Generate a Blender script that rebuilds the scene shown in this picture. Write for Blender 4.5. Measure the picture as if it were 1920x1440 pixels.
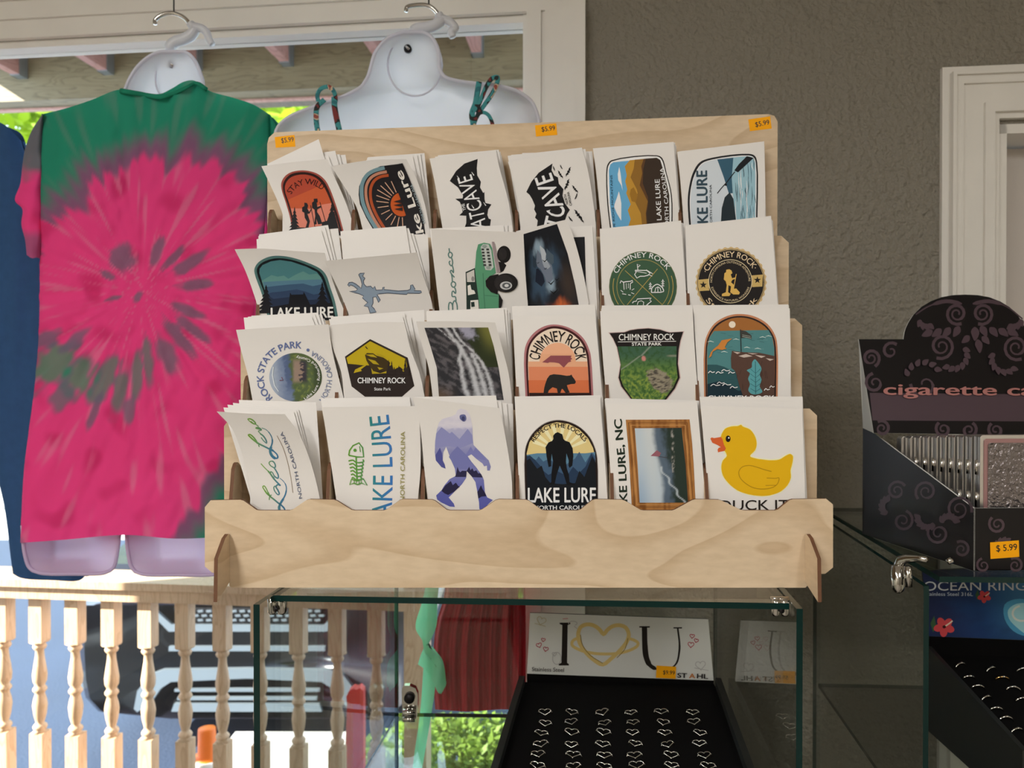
import bpy, bmesh, math, random
from mathutils import Vector, Matrix, noise
from mathutils.geometry import tessellate_polygon

for o in list(bpy.data.objects):
    bpy.data.objects.remove(o)
SC = bpy.context.scene
COL = SC.collection
random.seed(7)

# ------------------------------------------------------------------ camera
CAMZ = 1.5
cam_d = bpy.data.cameras.new('camera')
cam_d.sensor_width = 36.0
cam_d.lens = 27.0                     # 1440 px focal length in a 1920 px wide frame
cam_d.clip_start = 0.02
cam_d.clip_end = 300
cam_d.dof.use_dof = True
cam_d.dof.focus_distance = 0.78
cam_d.dof.aperture_fstop = 9.0
CAM = bpy.data.objects.new('camera', cam_d)
CAM.location = (0, 0, CAMZ)
CAM.rotation_euler = (math.radians(89.5), 0, 0)
COL.objects.link(CAM)
SC.camera = CAM
CROT = CAM.rotation_euler.to_matrix()

# ------------------------------------------------------------------ light
SC.view_settings.view_transform = 'Standard'
SC.view_settings.look = 'None'
SC.view_settings.gamma = 1
SC.view_settings.use_curve_mapping = False
SC.view_settings.exposure = 0.0
wd = bpy.data.worlds.new('sky')
SC.world = wd
wd.use_nodes = True
bgn = wd.node_tree.nodes['Background']
bgn.inputs[0].default_value = (0.62, 0.79, 1.0, 1)
bgn.inputs[1].default_value = 4.4

def add_light(name, kind, loc, aim, energy, color, **kw):
    ld = bpy.data.lights.new(name, kind)
    ld.energy = energy
    ld.color = color
    for k, v in kw.items():
        setattr(ld, k, v)
    lo = bpy.data.objects.new(name, ld)
    lo.location = loc
    lo.rotation_euler = (Vector(aim) - Vector(loc)).to_track_quat('-Z', 'Y').to_euler()
    COL.objects.link(lo)
    return lo

SUN_DIR = Vector((0.83, 0.30, -0.50)).normalized()      # the way the sunlight travels
add_light('sunlight', 'SUN', (-6, -2, 6), Vector((-6, -2, 6)) + SUN_DIR, 26.0, (1.0, 0.95, 0.87), angle=0.01)
LAMPS = [((-0.95, -0.55), 21.0), ((0.8, -1.4), 25.0), ((-1.25, -2.2), 60.0)]  # last one is unseen fill, added to brighten walls and shirt
for (lx, ly), e in LAMPS:
    add_light('ceiling_tube_light', 'AREA', (lx, ly, 2.545), (lx, ly, 0), e, (1.0, 0.985, 0.97), shape='RECTANGLE', size=0.30, size_y=1.1)

# ------------------------------------------------------------------ picking points
def ray(px, py):
    return (CROT @ Vector(((px - 960) / 1440.0, -(py - 720) / 1440.0, -1.0))).normalized()
CO = Vector((0, 0, CAMZ))
def at(px, py, Y):
    d = ray(px, py)
    return CO + d * (Y / d.y)
def on_plane(px, py, p0, n):
    d = ray(px, py)
    t = (Vector(p0) - CO).dot(n) / d.dot(n)
    return CO + d * t
def hexlin(h):
    h = h.lstrip('#')
    out = []
    for i in (0, 2, 4):
        c = int(h[i:i + 2], 16) / 255.0
        out.append(c / 12.92 if c <= 0.04045 else ((c + 0.055) / 1.055) ** 2.4)
    return tuple(out)
INK = 1.22                             # white paper reads 0.78 under these lamps: printed colours scaled to albedo
def ink(h):
    return tuple(min(0.88, c * INK) for c in hexlin(h))
def lerp(a, b, t):
    return tuple(x + (y - x) * t for x, y in zip(a, b))
def sstep(a, b, x):
    t = max(0.0, min(1.0, (x - a) / (b - a)))
    return t * t * (3 - 2 * t)

# ------------------------------------------------------------------ materials
def mat(name, color, rough=0.6, metal=0.0, spec=0.5, bump=None, var=None, **kw):
    """principled material; bump=(scale, strength, distance); var=(scale, amount) mottles the colour"""
    m = bpy.data.materials.new(name)
    m.use_nodes = True
    nt = m.node_tree
    b = nt.nodes['Principled BSDF']
    c = hexlin(color) if isinstance(color, str) else color
    b.inputs['Base Color'].default_value = (*c, 1)
    b.inputs['Roughness'].default_value = rough
    b.inputs['Metallic'].default_value = metal
    b.inputs['Specular IOR Level'].default_value = spec
    for k, v in kw.items():
        b.inputs[k.replace('_', ' ')].default_value = v
    if bump or var:
        tc = nt.nodes.new('ShaderNodeTexCoord')
    if var:
        n = nt.nodes.new('ShaderNodeTexNoise')
        n.inputs['Scale'].default_value = var[0]
        n.inputs['Detail'].default_value = 5
        nt.links.new(tc.outputs['Object'], n.inputs['Vector'])
        r = nt.nodes.new('ShaderNodeMix')
        r.data_type = 'RGBA'
        r.inputs[6].default_value = (*[x * (1 - var[1]) for x in c], 1)
        r.inputs[7].default_value = (*[min(1, x * (1 + var[1])) for x in c], 1)
        nt.links.new(n.outputs['Fac'], r.inputs[0])
        nt.links.new(r.outputs[2], b.inputs['Base Color'])
    if bump:
        n = nt.nodes.new('ShaderNodeTexNoise')
        n.inputs['Scale'].default_value = bump[0]
        n.inputs['Detail'].default_value = 3
        nt.links.new(tc.outputs['Object'], n.inputs['Vector'])
        bp = nt.nodes.new('ShaderNodeBump')
        bp.inputs['Strength'].default_value = bump[1]
        bp.inputs['Distance'].default_value = bump[2]
        nt.links.new(n.outputs['Fac'], bp.inputs['Height'])
        nt.links.new(bp.outputs['Normal'], b.inputs['Normal'])
    return m

def wood_mat(name, base, dark, axis_scale, ring_scale, amount, rough=0.5, dist=2.5):
    m = bpy.data.materials.new(name)
    m.use_nodes = True
    nt = m.node_tree
    L = nt.links.new
    b = nt.nodes['Principled BSDF']
    b.inputs['Roughness'].default_value = rough
    b.inputs['Specular IOR Level'].default_value = 0.3
    tc = nt.nodes.new('ShaderNodeTexCoord')
    mp = nt.nodes.new('ShaderNodeMapping')
    mp.inputs['Scale'].default_value = axis_scale
    L(tc.outputs['Object'], mp.inputs['Vector'])
    n1 = nt.nodes.new('ShaderNodeTexNoise')
    n1.inputs['Scale'].default_value = ring_scale
    n1.inputs['Detail'].default_value = 1.5
    n1.inputs['Distortion'].default_value = 0.4
    L(mp.outputs['Vector'], n1.inputs['Vector'])
    mul = nt.nodes.new('ShaderNodeMath'); mul.operation = 'MULTIPLY'; mul.inputs[1].default_value = dist * 4
    L(n1.outputs['Fac'], mul.inputs[0])
    fr = nt.nodes.new('ShaderNodeMath'); fr.operation = 'FRACT'
    L(mul.outputs[0], fr.inputs[0])
    rp = nt.nodes.new('ShaderNodeValToRGB')
    rp.color_ramp.elements[0].position = 0.0
    rp.color_ramp.elements[0].color = (*hexlin(base), 1)
    rp.color_ramp.elements[1].position = 1.0
    rp.color_ramp.elements[1].color = (*hexlin(base), 1)
    e = rp.color_ramp.elements.new(0.95); e.color = (*lerp(hexlin(base), hexlin(dark), amount), 1)
    e = rp.color_ramp.elements.new(0.55); e.color = (*lerp(hexlin(base), hexlin(dark), amount * 0.12), 1)
    L(fr.outputs[0], rp.inputs[0])
    mp2 = nt.nodes.new('ShaderNodeMapping')
    mp2.inputs['Scale'].default_value = tuple(a * 25 for a in axis_scale)
    L(tc.outputs['Object'], mp2.inputs['Vector'])
    n2 = nt.nodes.new('ShaderNodeTexNoise')
    n2.inputs['Scale'].default_value = ring_scale
    n2.inputs['Detail'].default_value = 4
    L(mp2.outputs['Vector'], n2.inputs['Vector'])
    mx = nt.nodes.new('ShaderNodeMix'); mx.data_type = 'RGBA'; mx.blend_type = 'MULTIPLY'
    mx.inputs[0].default_value = 0.35
    L(rp.outputs[0], mx.inputs[6])
    rp2 = nt.nodes.new('ShaderNodeValToRGB')
    rp2.color_ramp.elements[0].position = 0.3
    rp2.color_ramp.elements[0].color = (0.72, 0.68, 0.62, 1)
    rp2.color_ramp.elements[1].position = 0.65
    rp2.color_ramp.elements[1].color = (1, 1, 1, 1)
    L(n2.outputs['Fac'], rp2.inputs[0])
    L(rp2.outputs[0], mx.inputs[7])
    L(mx.outputs[2], b.inputs['Base Color'])
    return m

def glass_mat(name, tint, gain=1.0):
    m = bpy.data.materials.new(name)
    m.use_nodes = True
    nt = m.node_tree
    nt.nodes.clear()
    L = nt.links.new
    out = nt.nodes.new('ShaderNodeOutputMaterial')
    g = nt.nodes.new('ShaderNodeNewGeometry')
    dp = nt.nodes.new('ShaderNodeVectorMath'); dp.operation = 'DOT_PRODUCT'
    L(g.outputs['Incoming'], dp.inputs[0]); L(g.outputs['Normal'], dp.inputs[1])
    ab = nt.nodes.new('ShaderNodeMath'); ab.operation = 'ABSOLUTE'
    L(dp.outputs['Value'], ab.inputs[0])
    om = nt.nodes.new('ShaderNodeMath'); om.operation = 'SUBTRACT'; om.inputs[0].default_value = 1.0
    L(ab.outputs[0], om.inputs[1])
    pw = nt.nodes.new('ShaderNodeMath'); pw.operation = 'POWER'; pw.inputs[1].default_value = 5.0
    L(om.outputs[0], pw.inputs[0])
    ma = nt.nodes.new('ShaderNodeMath'); ma.operation = 'MULTIPLY_ADD'
    ma.inputs[1].default_value = 0.96 * gain; ma.inputs[2].default_value = 0.04 * gain
    L(pw.outputs[0], ma.inputs[0])
    tr = nt.nodes.new('ShaderNodeBsdfTransparent')
    tr.inputs[0].default_value = (*tint, 1)
    gl = nt.nodes.new('ShaderNodeBsdfGlossy')
    gl.inputs['Roughness'].default_value = 0.0
    mx = nt.nodes.new('ShaderNodeMixShader')
    L(ma.outputs[0], mx.inputs[0]); L(tr.outputs[0], mx.inputs[1]); L(gl.outputs[0], mx.inputs[2])
    L(mx.outputs[0], out.inputs[0])
    return m

def attr_mat(name, rough=0.5, spec=0.3, transl=0.0, bump=None):
    m = bpy.data.materials.new(name)
    m.use_nodes = True
    nt = m.node_tree
    b = nt.nodes['Principled BSDF']
    a = nt.nodes.new('ShaderNodeAttribute')
    a.attribute_name = 'Col'
    nt.links.new(a.outputs['Color'], b.inputs['Base Color'])
    b.inputs['Roughness'].default_value = rough
    b.inputs['Specular IOR Level'].default_value = spec
    if bump:
        tc = nt.nodes.new('ShaderNodeTexCoord')
        n = nt.nodes.new('ShaderNodeTexNoise')
        n.inputs['Scale'].default_value = bump[0]
        nt.links.new(tc.outputs['Object'], n.inputs['Vector'])
        bp = nt.nodes.new('ShaderNodeBump')
        bp.inputs['Strength'].default_value = bump[1]
        bp.inputs['Distance'].default_value = bump[2]
        nt.links.new(n.outputs['Fac'], bp.inputs['Height'])
        nt.links.new(bp.outputs['Normal'], b.inputs['Normal'])
    if transl:
        t = nt.nodes.new('ShaderNodeBsdfTranslucent')
        nt.links.new(a.outputs['Color'], t.inputs[0])
        mx = nt.nodes.new('ShaderNodeMixShader')
        mx.inputs[0].default_value = transl
        out = nt.nodes['Material Output']
        nt.links.new(b.outputs[0], mx.inputs[1]); nt.links.new(t.outputs[0], mx.inputs[2])
        nt.links.new(mx.outputs[0], out.inputs[0])
    return m

def transl_mat(name, color, f, rough=0.4, bump=None):
    m = mat(name, color, rough, bump=bump)
    nt = m.node_tree
    t = nt.nodes.new('ShaderNodeBsdfTranslucent')
    t.inputs[0].default_value = (*(hexlin(color) if isinstance(color, str) else color), 1)
    mx = nt.nodes.new('ShaderNodeMixShader')
    mx.inputs[0].default_value = f
    nt.links.new(nt.nodes['Principled BSDF'].outputs[0], mx.inputs[1])
    nt.links.new(t.outputs[0], mx.inputs[2])
    nt.links.new(mx.outputs[0], nt.nodes['Material Output'].inputs[0])
    return m

M = {}
M['wall'] = mat('textured_grey_paint', '#8d877a', 0.6, bump=(95, 0.9, 0.012), var=(3, 0.05))
M['wall_pale'] = mat('pale_cream_paint', '#d8d0c0', 0.8)
M['white_trim'] = mat('white_gloss_trim_paint', '#efebe3', 0.4, var=(14, 0.05))
M['ceil'] = mat('white_ceiling_paint', '#e4e0d8', 0.9)
M['floor'] = mat('grey_vinyl_floor', '#8f867a', 0.5, var=(8, 0.15))
M['door'] = mat('white_door_paint', '#d3cbc4', 0.5)
M['birch'] = wood_mat('birch_plywood', '#dcc5a6', '#bd9f7a', (1.6, 1.6, 5.0), 1.3, 0.55, dist=3.2)
M['birch_edge'] = mat('laser_burnt_plywood_edge', '#6a452c', 0.7, var=(120, 0.3))
M['pine'] = wood_mat('turned_pine', '#dfbd9b', '#b58c66', (9, 9, 1.2), 3.0, 0.5)
M['rafter'] = wood_mat('weathered_pink_bounce_rafter', '#e3ab9c', '#b07a66', (4, 1.0, 6), 3.0, 0.5)  # pink bounce light on the rafters put into the wood colour
M['beam'] = wood_mat('weathered_brown_beam', '#9a8a68', '#54482f', (1.2, 6, 14), 2.0, 0.5)
M['paper'] = mat('white_sticker_paper', '#e9e5e0', 0.55, spec=0.35)
M['ink'] = attr_mat('printed_ink', 0.5, 0.16)
M['print'] = attr_mat('glossy_print', 0.3, 0.5)
M['glass'] = glass_mat('clear_case_glass', (0.955, 0.975, 0.965))
M['pane'] = glass_mat('window_glass', (0.97, 0.98, 0.975), 0.8)
M['glass_edge'] = mat('dark_green_glass_edge', '#052724', 0.2, spec=0.35)
M['chrome'] = mat('chrome', '#c9c6c0', 0.12, 1.0)
M['steel'] = mat('galvanised_steel', '#a9b1b4', 0.4, 0.7)
M['orange'] = mat('orange_price_sticker', '#ffae10', 0.6, spec=0.15)
M['black_text'] = mat('black_print', '#1d1612', 0.5)
M['white_plastic'] = transl_mat('white_translucent_plastic', '#efeef6', 0.45, 0.25)
M['lav_plastic'] = transl_mat('lavender_tinted_plastic', '#dccbe6', 0.4, 0.3)
M['hook_plastic'] = transl_mat('frosted_hook_plastic', '#e6e6ea', 0.3, 0.3)
M['dye'] = attr_mat('tie_dyed_cotton', 0.85, 0.1, 0.34, (900, 0.3, 0.0006))
M['navy'] = mat('navy_jersey', '#35557f', 0.9, spec=0.1, bump=(700, 0.5, 0.001), var=(60, 0.15))
M['red_cloth'] = transl_mat('red_pleated_cloth', '#c41a2e', 0.25, 0.8)
M['mint_cloth'] = transl_mat('mint_green_cloth', '#9af2c8', 0.4, 0.8)
M['black_felt'] = mat('black_display_foam', '#0b0a0a', 0.9, spec=0.1)
M['tray'] = mat('black_tray_board', '#1b1d1b', 0.5)
M['silver'] = mat('polished_silver_wire', '#dedad2', 0.15, 1.0)
M['gold'] = mat('polished_gold_wire', '#d8b070', 0.2, 1.0)
M['box_black'] = mat('black_gloss_card', '#120f11', 0.3, spec=0.3)
M['box_plum'] = mat('plum_sheen_print', '#4b3942', 0.35)
M['card_white'] = mat('white_card_back', '#d8d8d2', 0.7)
M['pink_foil'] = mat('pink_foil_lettering', '#c98a86', 0.3, 0.5)
M['asphalt'] = mat('sky_tinted_asphalt', '#2f3d54', 0.7, var=(2.0, 0.2), bump=(60, 0.3, 0.01))  # blue sky cast of the shade put into the base colour
M['concrete'] = mat('pale_concrete', '#c9c7c2', 0.8, var=(4, 0.06))
M['deck'] = wood_mat('porch_deck_boards', '#7a6a58', '#4a3d30', (6, 1, 6), 2.0, 0.6)
M['car_black'] = mat('dark_car_paint', '#1d1d26', 0.18, 0.2, spec=0.8)
M['car_plastic'] = mat('black_car_plastic', '#15161a', 0.45)
M['car_silver'] = mat('silver_car_trim', '#87939a', 0.3, 0.4)
M['headlight'] = mat('headlight_lens', '#a9c4e6', 0.08, 0.6)
M['tyre'] = mat('tyre_rubber', '#141414', 0.8)
M['cone_orange'] = mat('cone_orange', '#ff7a08', 0.5)
M['cone_white'] = mat('reflective_white_collar', '#f2eee6', 0.4)
M['cone_red'] = mat('cone_red_plastic', '#e8403a', 0.5)
M['bark'] = mat('tree_bark', '#5a4a38', 0.9, bump=(20, 0.6, 0.02))
M['leaf_a'] = transl_mat('yellow_green_leaves', '#a9c22c', 0.4, 0.5)
M['leaf_c'] = transl_mat('reflection_shrub_leaves', '#7f9a3c', 0.35, 0.6)
M['leaf_b'] = transl_mat('mid_green_leaves', '#86b23c', 0.4, 0.5)
M['mesh_pink'] = mat('pink_case_enamel', '#a8807e', 0.35, 0.3)
M['case_steel'] = mat('brushed_case_steel', '#d4d0cb', 0.28, 0.9)
M['case_silver'] = mat('textured_silver_case', '#8f8786', 0.25, 0.8, bump=(160, 1.0, 0.004))
M['dark_slot'] = mat('dark_metal_slot', '#2c2a2c', 0.3, 0.8)
M['wire'] = mat('hanging_wire', '#55524f', 0.4, 0.8)

# ------------------------------------------------------------------ mesh building
class MB:
    def __init__(self):
        self.v = []; self.f = []; self.mi = []; self.c = []; self.sm = []; self.mats = []
    def m(self, mt):
        if mt not in self.mats:
            self.mats.append(mt)
        return self.mats.index(mt)
    def add(self, vs, fs, mt, col=None, smooth=False):
        k = len(self.v)
        self.v += [Vector(p) for p in vs]
        i = self.m(mt)
        for f in fs:
            self.f.append([k + j for j in f]); self.mi.append(i); self.sm.append(smooth)
        if col is None:
            col = (0.8, 0.8, 0.8)
        if len(vs) and isinstance(col, list):
            self.c += col
        else:
            self.c += [col] * len(vs)
    def hexa(self, p, mt, edge=None):
        """8 points: 0-3 one face, 4-7 the opposite face"""
        self.add(p, [(0, 3, 2, 1), (4, 5, 6, 7)], mt)
        k = len(self.v) - 8
        i = self.m(edge or mt)
        for a in range(4):
            b = (a + 1) % 4
            self.f.append([k + a, k + b, k + 4 + b, k + 4 + a]); self.mi.append(i); self.sm.append(False)
    def box(self, lo, hi, mt, edge=None):
        x0, y0, z0 = lo; x1, y1, z1 = hi
        self.hexa([(x0, y0, z0), (x1, y0, z0), (x1, y0, z1), (x0, y0, z1), (x0, y1, z0), (x1, y1, z0), (x1, y1, z1), (x0, y1, z1)], mt, edge)
    def prism(self, pts, vec, mt, edge=None):
        """flat outline extruded by vec"""
        n = len(pts)
        P = [Vector(p) for p in pts]
        Q = [p + Vector(vec) for p in P]
        tris = [tuple(t) for t in tessellate_polygon([P])]
        self.add(P + Q, tris + [tuple(n + i for i in reversed(t)) for t in tris], mt)
        k = len(self.v) - 2 * n
        i = self.m(edge or mt)
        for a in range(n):
            b = (a + 1) % n
            self.f.append([k + a, k + b, k + n + b, k + n + a]); self.mi.append(i); self.sm.append(False)
    def tube(self, pts, r, mt, seg=8, closed=False, col=None, flat=1.0):
        P = [Vector(p) for p in pts]
        n = len(P)
        R = r if isinstance(r, (list, tuple)) else [r] * n
        vs = []; fs = []
        up = None
        for i in range(n):
            a = P[i - 1] if (i > 0 or closed) else P[i]
            b = P[(i + 1) % n] if (i < n - 1 or closed) else P[i]
            t = (b - a).normalized() if (b - a).length > 1e-9 else Vector((0, 0, 1))
            if up is None:
                up = Vector((0, 1, 0)) if abs(t.y) < 0.9 else Vector((1, 0, 0))
            s = t.cross(up)
            if s.length < 1e-6:
                s = t.cross(Vector((1, 0, 0)))
            s.normalize()
            up = s.cross(t).normalized()
            for k in range(seg):
                q = 2 * math.pi * k / seg
                vs.append(P[i] + s * (math.cos(q) * R[i]) + up * (math.sin(q) * R[i] * flat))
        m = n if closed else n - 1
        for i in range(m):
            j = (i + 1) % n
            for k in range(seg):
                l = (k + 1) % seg
                fs.append((i * seg + k, i * seg + l, j * seg + l, j * seg + k))
        if not closed:
            fs.append(tuple(reversed(range(seg))))
            fs.append(tuple((n - 1) * seg + k for k in range(seg)))
        self.add(vs, fs, mt, col, True)
    def lathe(self, prof, loc, mt, seg=16, sq=None):
        """profile (r, z) round a vertical axis at loc"""
        vs = []; fs = []
        for r, z in prof:
            for k in range(seg):
                q = 2 * math.pi * k / seg
                vs.append((loc[0] + r * math.cos(q), loc[1] + r * math.sin(q), loc[2] + z))
        n = len(prof)
        for i in range(n - 1):
            for k in range(seg):
                l = (k + 1) % seg
                fs.append((i * seg + k, i * seg + l, (i + 1) * seg + l, (i + 1) * seg + k))
        fs.append(tuple(reversed(range(seg))))
        fs.append(tuple((n - 1) * seg + k for k in range(seg)))
        self.add(vs, fs, mt, None, True)
    def grid(self, P, mt, col=None, smooth=True, flip=False):
        """P[row][col] of points"""
        nr = len(P); nc = len(P[0])
        vs = [p for r in P for p in r]
        fs = []
        for i in range(nr - 1):
            for j in range(nc - 1):
                q = (i * nc + j, i * nc + j + 1, (i + 1) * nc + j + 1, (i + 1) * nc + j)
                fs.append(tuple(reversed(q)) if flip else q)
        cc = [c for r in col for c in r] if col else None
        self.add(vs, fs, mt, cc, smooth)
    def build(self, name, parent=None, loc=None):
        me = bpy.data.meshes.new(name)
        off = Vector((0, 0, 0))
        if parent is not None:
            off = wloc(parent)
        elif loc is not None:
            off = Vector(loc)
        me.from_pydata([v - off for v in self.v], [], self.f)
        for mt in self.mats:
            me.materials.append(mt)
        me.polygons.foreach_set('material_index', self.mi)
        me.polygons.foreach_set('use_smooth', self.sm)
        ca = me.color_attributes.new('Col', 'FLOAT_COLOR', 'POINT')
        flat = []
        for c in self.c:
            flat += [c[0], c[1], c[2], 1.0]
        ca.data.foreach_set('color', flat)
        me.update()
        o = bpy.data.objects.new(name, me)
        COL.objects.link(o)
        if parent is not None:
            o.parent = parent
        elif loc is not None:
            o.location = off
        return o

def wloc(o):
    v = Vector(o.location)
    while o.parent:
        o = o.parent
        v += Vector(o.location)
    return v
def tag(o, label=None, cat=None, group=None, kind=None):
    if label: o['label'] = label
    if cat: o['category'] = cat
    if group: o['group'] = group
    if kind: o['kind'] = kind
    return o
def thing(name, loc, label, cat, group=None, kind=None):
    o = bpy.data.objects.new(name, None)
    o.empty_display_size = 0.05
    o.location = loc
    COL.objects.link(o)
    return tag(o, label, cat, group, kind)
def structure(name, mb, parent=None):
    o = mb.build(name, parent)
    if parent is None:
        o['kind'] = 'structure'
    return o

# ------------------------------------------------------------------ 2-D helpers
def resample(pts, n):
    P = [Vector((p[0], p[1])) for p in pts]
    L = [0]
    for a, b in zip(P, P[1:]):
        L.append(L[-1] + (b - a).length)
    out = []
    for i in range(n):
        t = L[-1] * i / (n - 1)
        k = 0
        while k < len(L) - 2 and L[k + 1] < t:
            k += 1
        d = L[k + 1] - L[k]
        out.append(P[k].lerp(P[k + 1], (t - L[k]) / d if d > 0 else 0))
    return out
def spline(pts, closed=False, sub=6):
    """centripetal Catmull-Rom through the points"""
    P = [Vector((p[0], p[1])) for p in pts]
    n = len(P)
    if n < 3:
        return P
    out = []
    m = n if closed else n - 1
    for i in range(m):
        p1 = P[i]; p2 = P[(i + 1) % n]
        p0 = P[i - 1] if (closed or i > 0) else p1 * 2 - p2
        p3 = P[(i + 2) % n] if (closed or i < n - 2) else p2 * 2 - p1
        d1 = max(1e-6, (p1 - p0).length) ** 0.5; d2 = max(1e-6, (p2 - p1).length) ** 0.5; d3 = max(1e-6, (p3 - p2).length) ** 0.5
        m1 = ((p1 - p0) / d1 - (p2 - p0) / (d1 + d2) + (p2 - p1) / d2) * d2
        m2 = ((p2 - p1) / d2 - (p3 - p1) / (d2 + d3) + (p3 - p2) / d3) * d2
        for k in range(sub):
            t = k / sub
            out.append(p1 * (2 * t ** 3 - 3 * t * t + 1) + m1 * (t ** 3 - 2 * t * t + t) + p2 * (3 * t * t - 2 * t ** 3) + m2 * (t ** 3 - t * t))
    if not closed:
        out.append(P[-1])
    return out
def spline3(pts, closed=False, sub=6):
    P = [Vector(p) for p in pts]
    n = len(P)
    out = []
    m = n if closed else n - 1
    for i in range(m):
        p1 = P[i]; p2 = P[(i + 1) % n]
        p0 = P[i - 1] if (closed or i > 0) else p1 * 2 - p2
        p3 = P[(i + 2) % n] if (closed or i < n - 2) else p2 * 2 - p1
        for k in range(sub):
            t = k / sub
            out.append(0.5 * ((2 * p1) + (p2 - p0) * t + (2 * p0 - 5 * p1 + 4 * p2 - p3) * t * t + (3 * p1 - p0 - 3 * p2 + p3) * t ** 3))
    if not closed:
        out.append(P[-1])
    return out
def coons(T, Bm, Lf, Rt, nc, nr):
    """pixel grid bounded by four polylines (top, bottom left->right; left, right top->bottom)"""
    T = resample(T, nc); Bm = resample(Bm, nc); Lf = resample(Lf, nr); Rt = resample(Rt, nr)
    G = []
    for i in range(nr):
        t = i / (nr - 1)
        row = []
        for j in range(nc):
            s = j / (nc - 1)
            p = T[j] * (1 - t) + Bm[j] * t + Lf[i] * (1 - s) + Rt[i] * s \
                - (T[0] * ((1 - s) * (1 - t)) + T[-1] * (s * (1 - t)) + Bm[0] * ((1 - s) * t) + Bm[-1] * (s * t))
            row.append(p)
        G.append(row)
    return G

_glyph = {}
def glyph(s, bold=0.0, space=1.0):
    key = (s, bold, space)
    if key in _glyph:
        return _glyph[key]
    cu = bpy.data.curves.new('lettering', 'FONT')
    cu.body = s
    cu.offset = bold
    cu.space_character = space
    cu.resolution_u = 4
    o = bpy.data.objects.new('lettering', cu)
    COL.objects.link(o)
    dg = bpy.context.evaluated_depsgraph_get()
    ev = o.evaluated_get(dg)
    me = ev.to_mesh()
    vs = [(v.co.x, v.co.y) for v in me.vertices]
    me.calc_loop_triangles()
    tr = [tuple(t.vertices) for t in me.loop_triangles]
    ev.to_mesh_clear()
    bpy.data.objects.remove(o)
    bpy.data.curves.remove(cu)
    _glyph[key] = (vs, tr)
    return _glyph[key]

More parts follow.
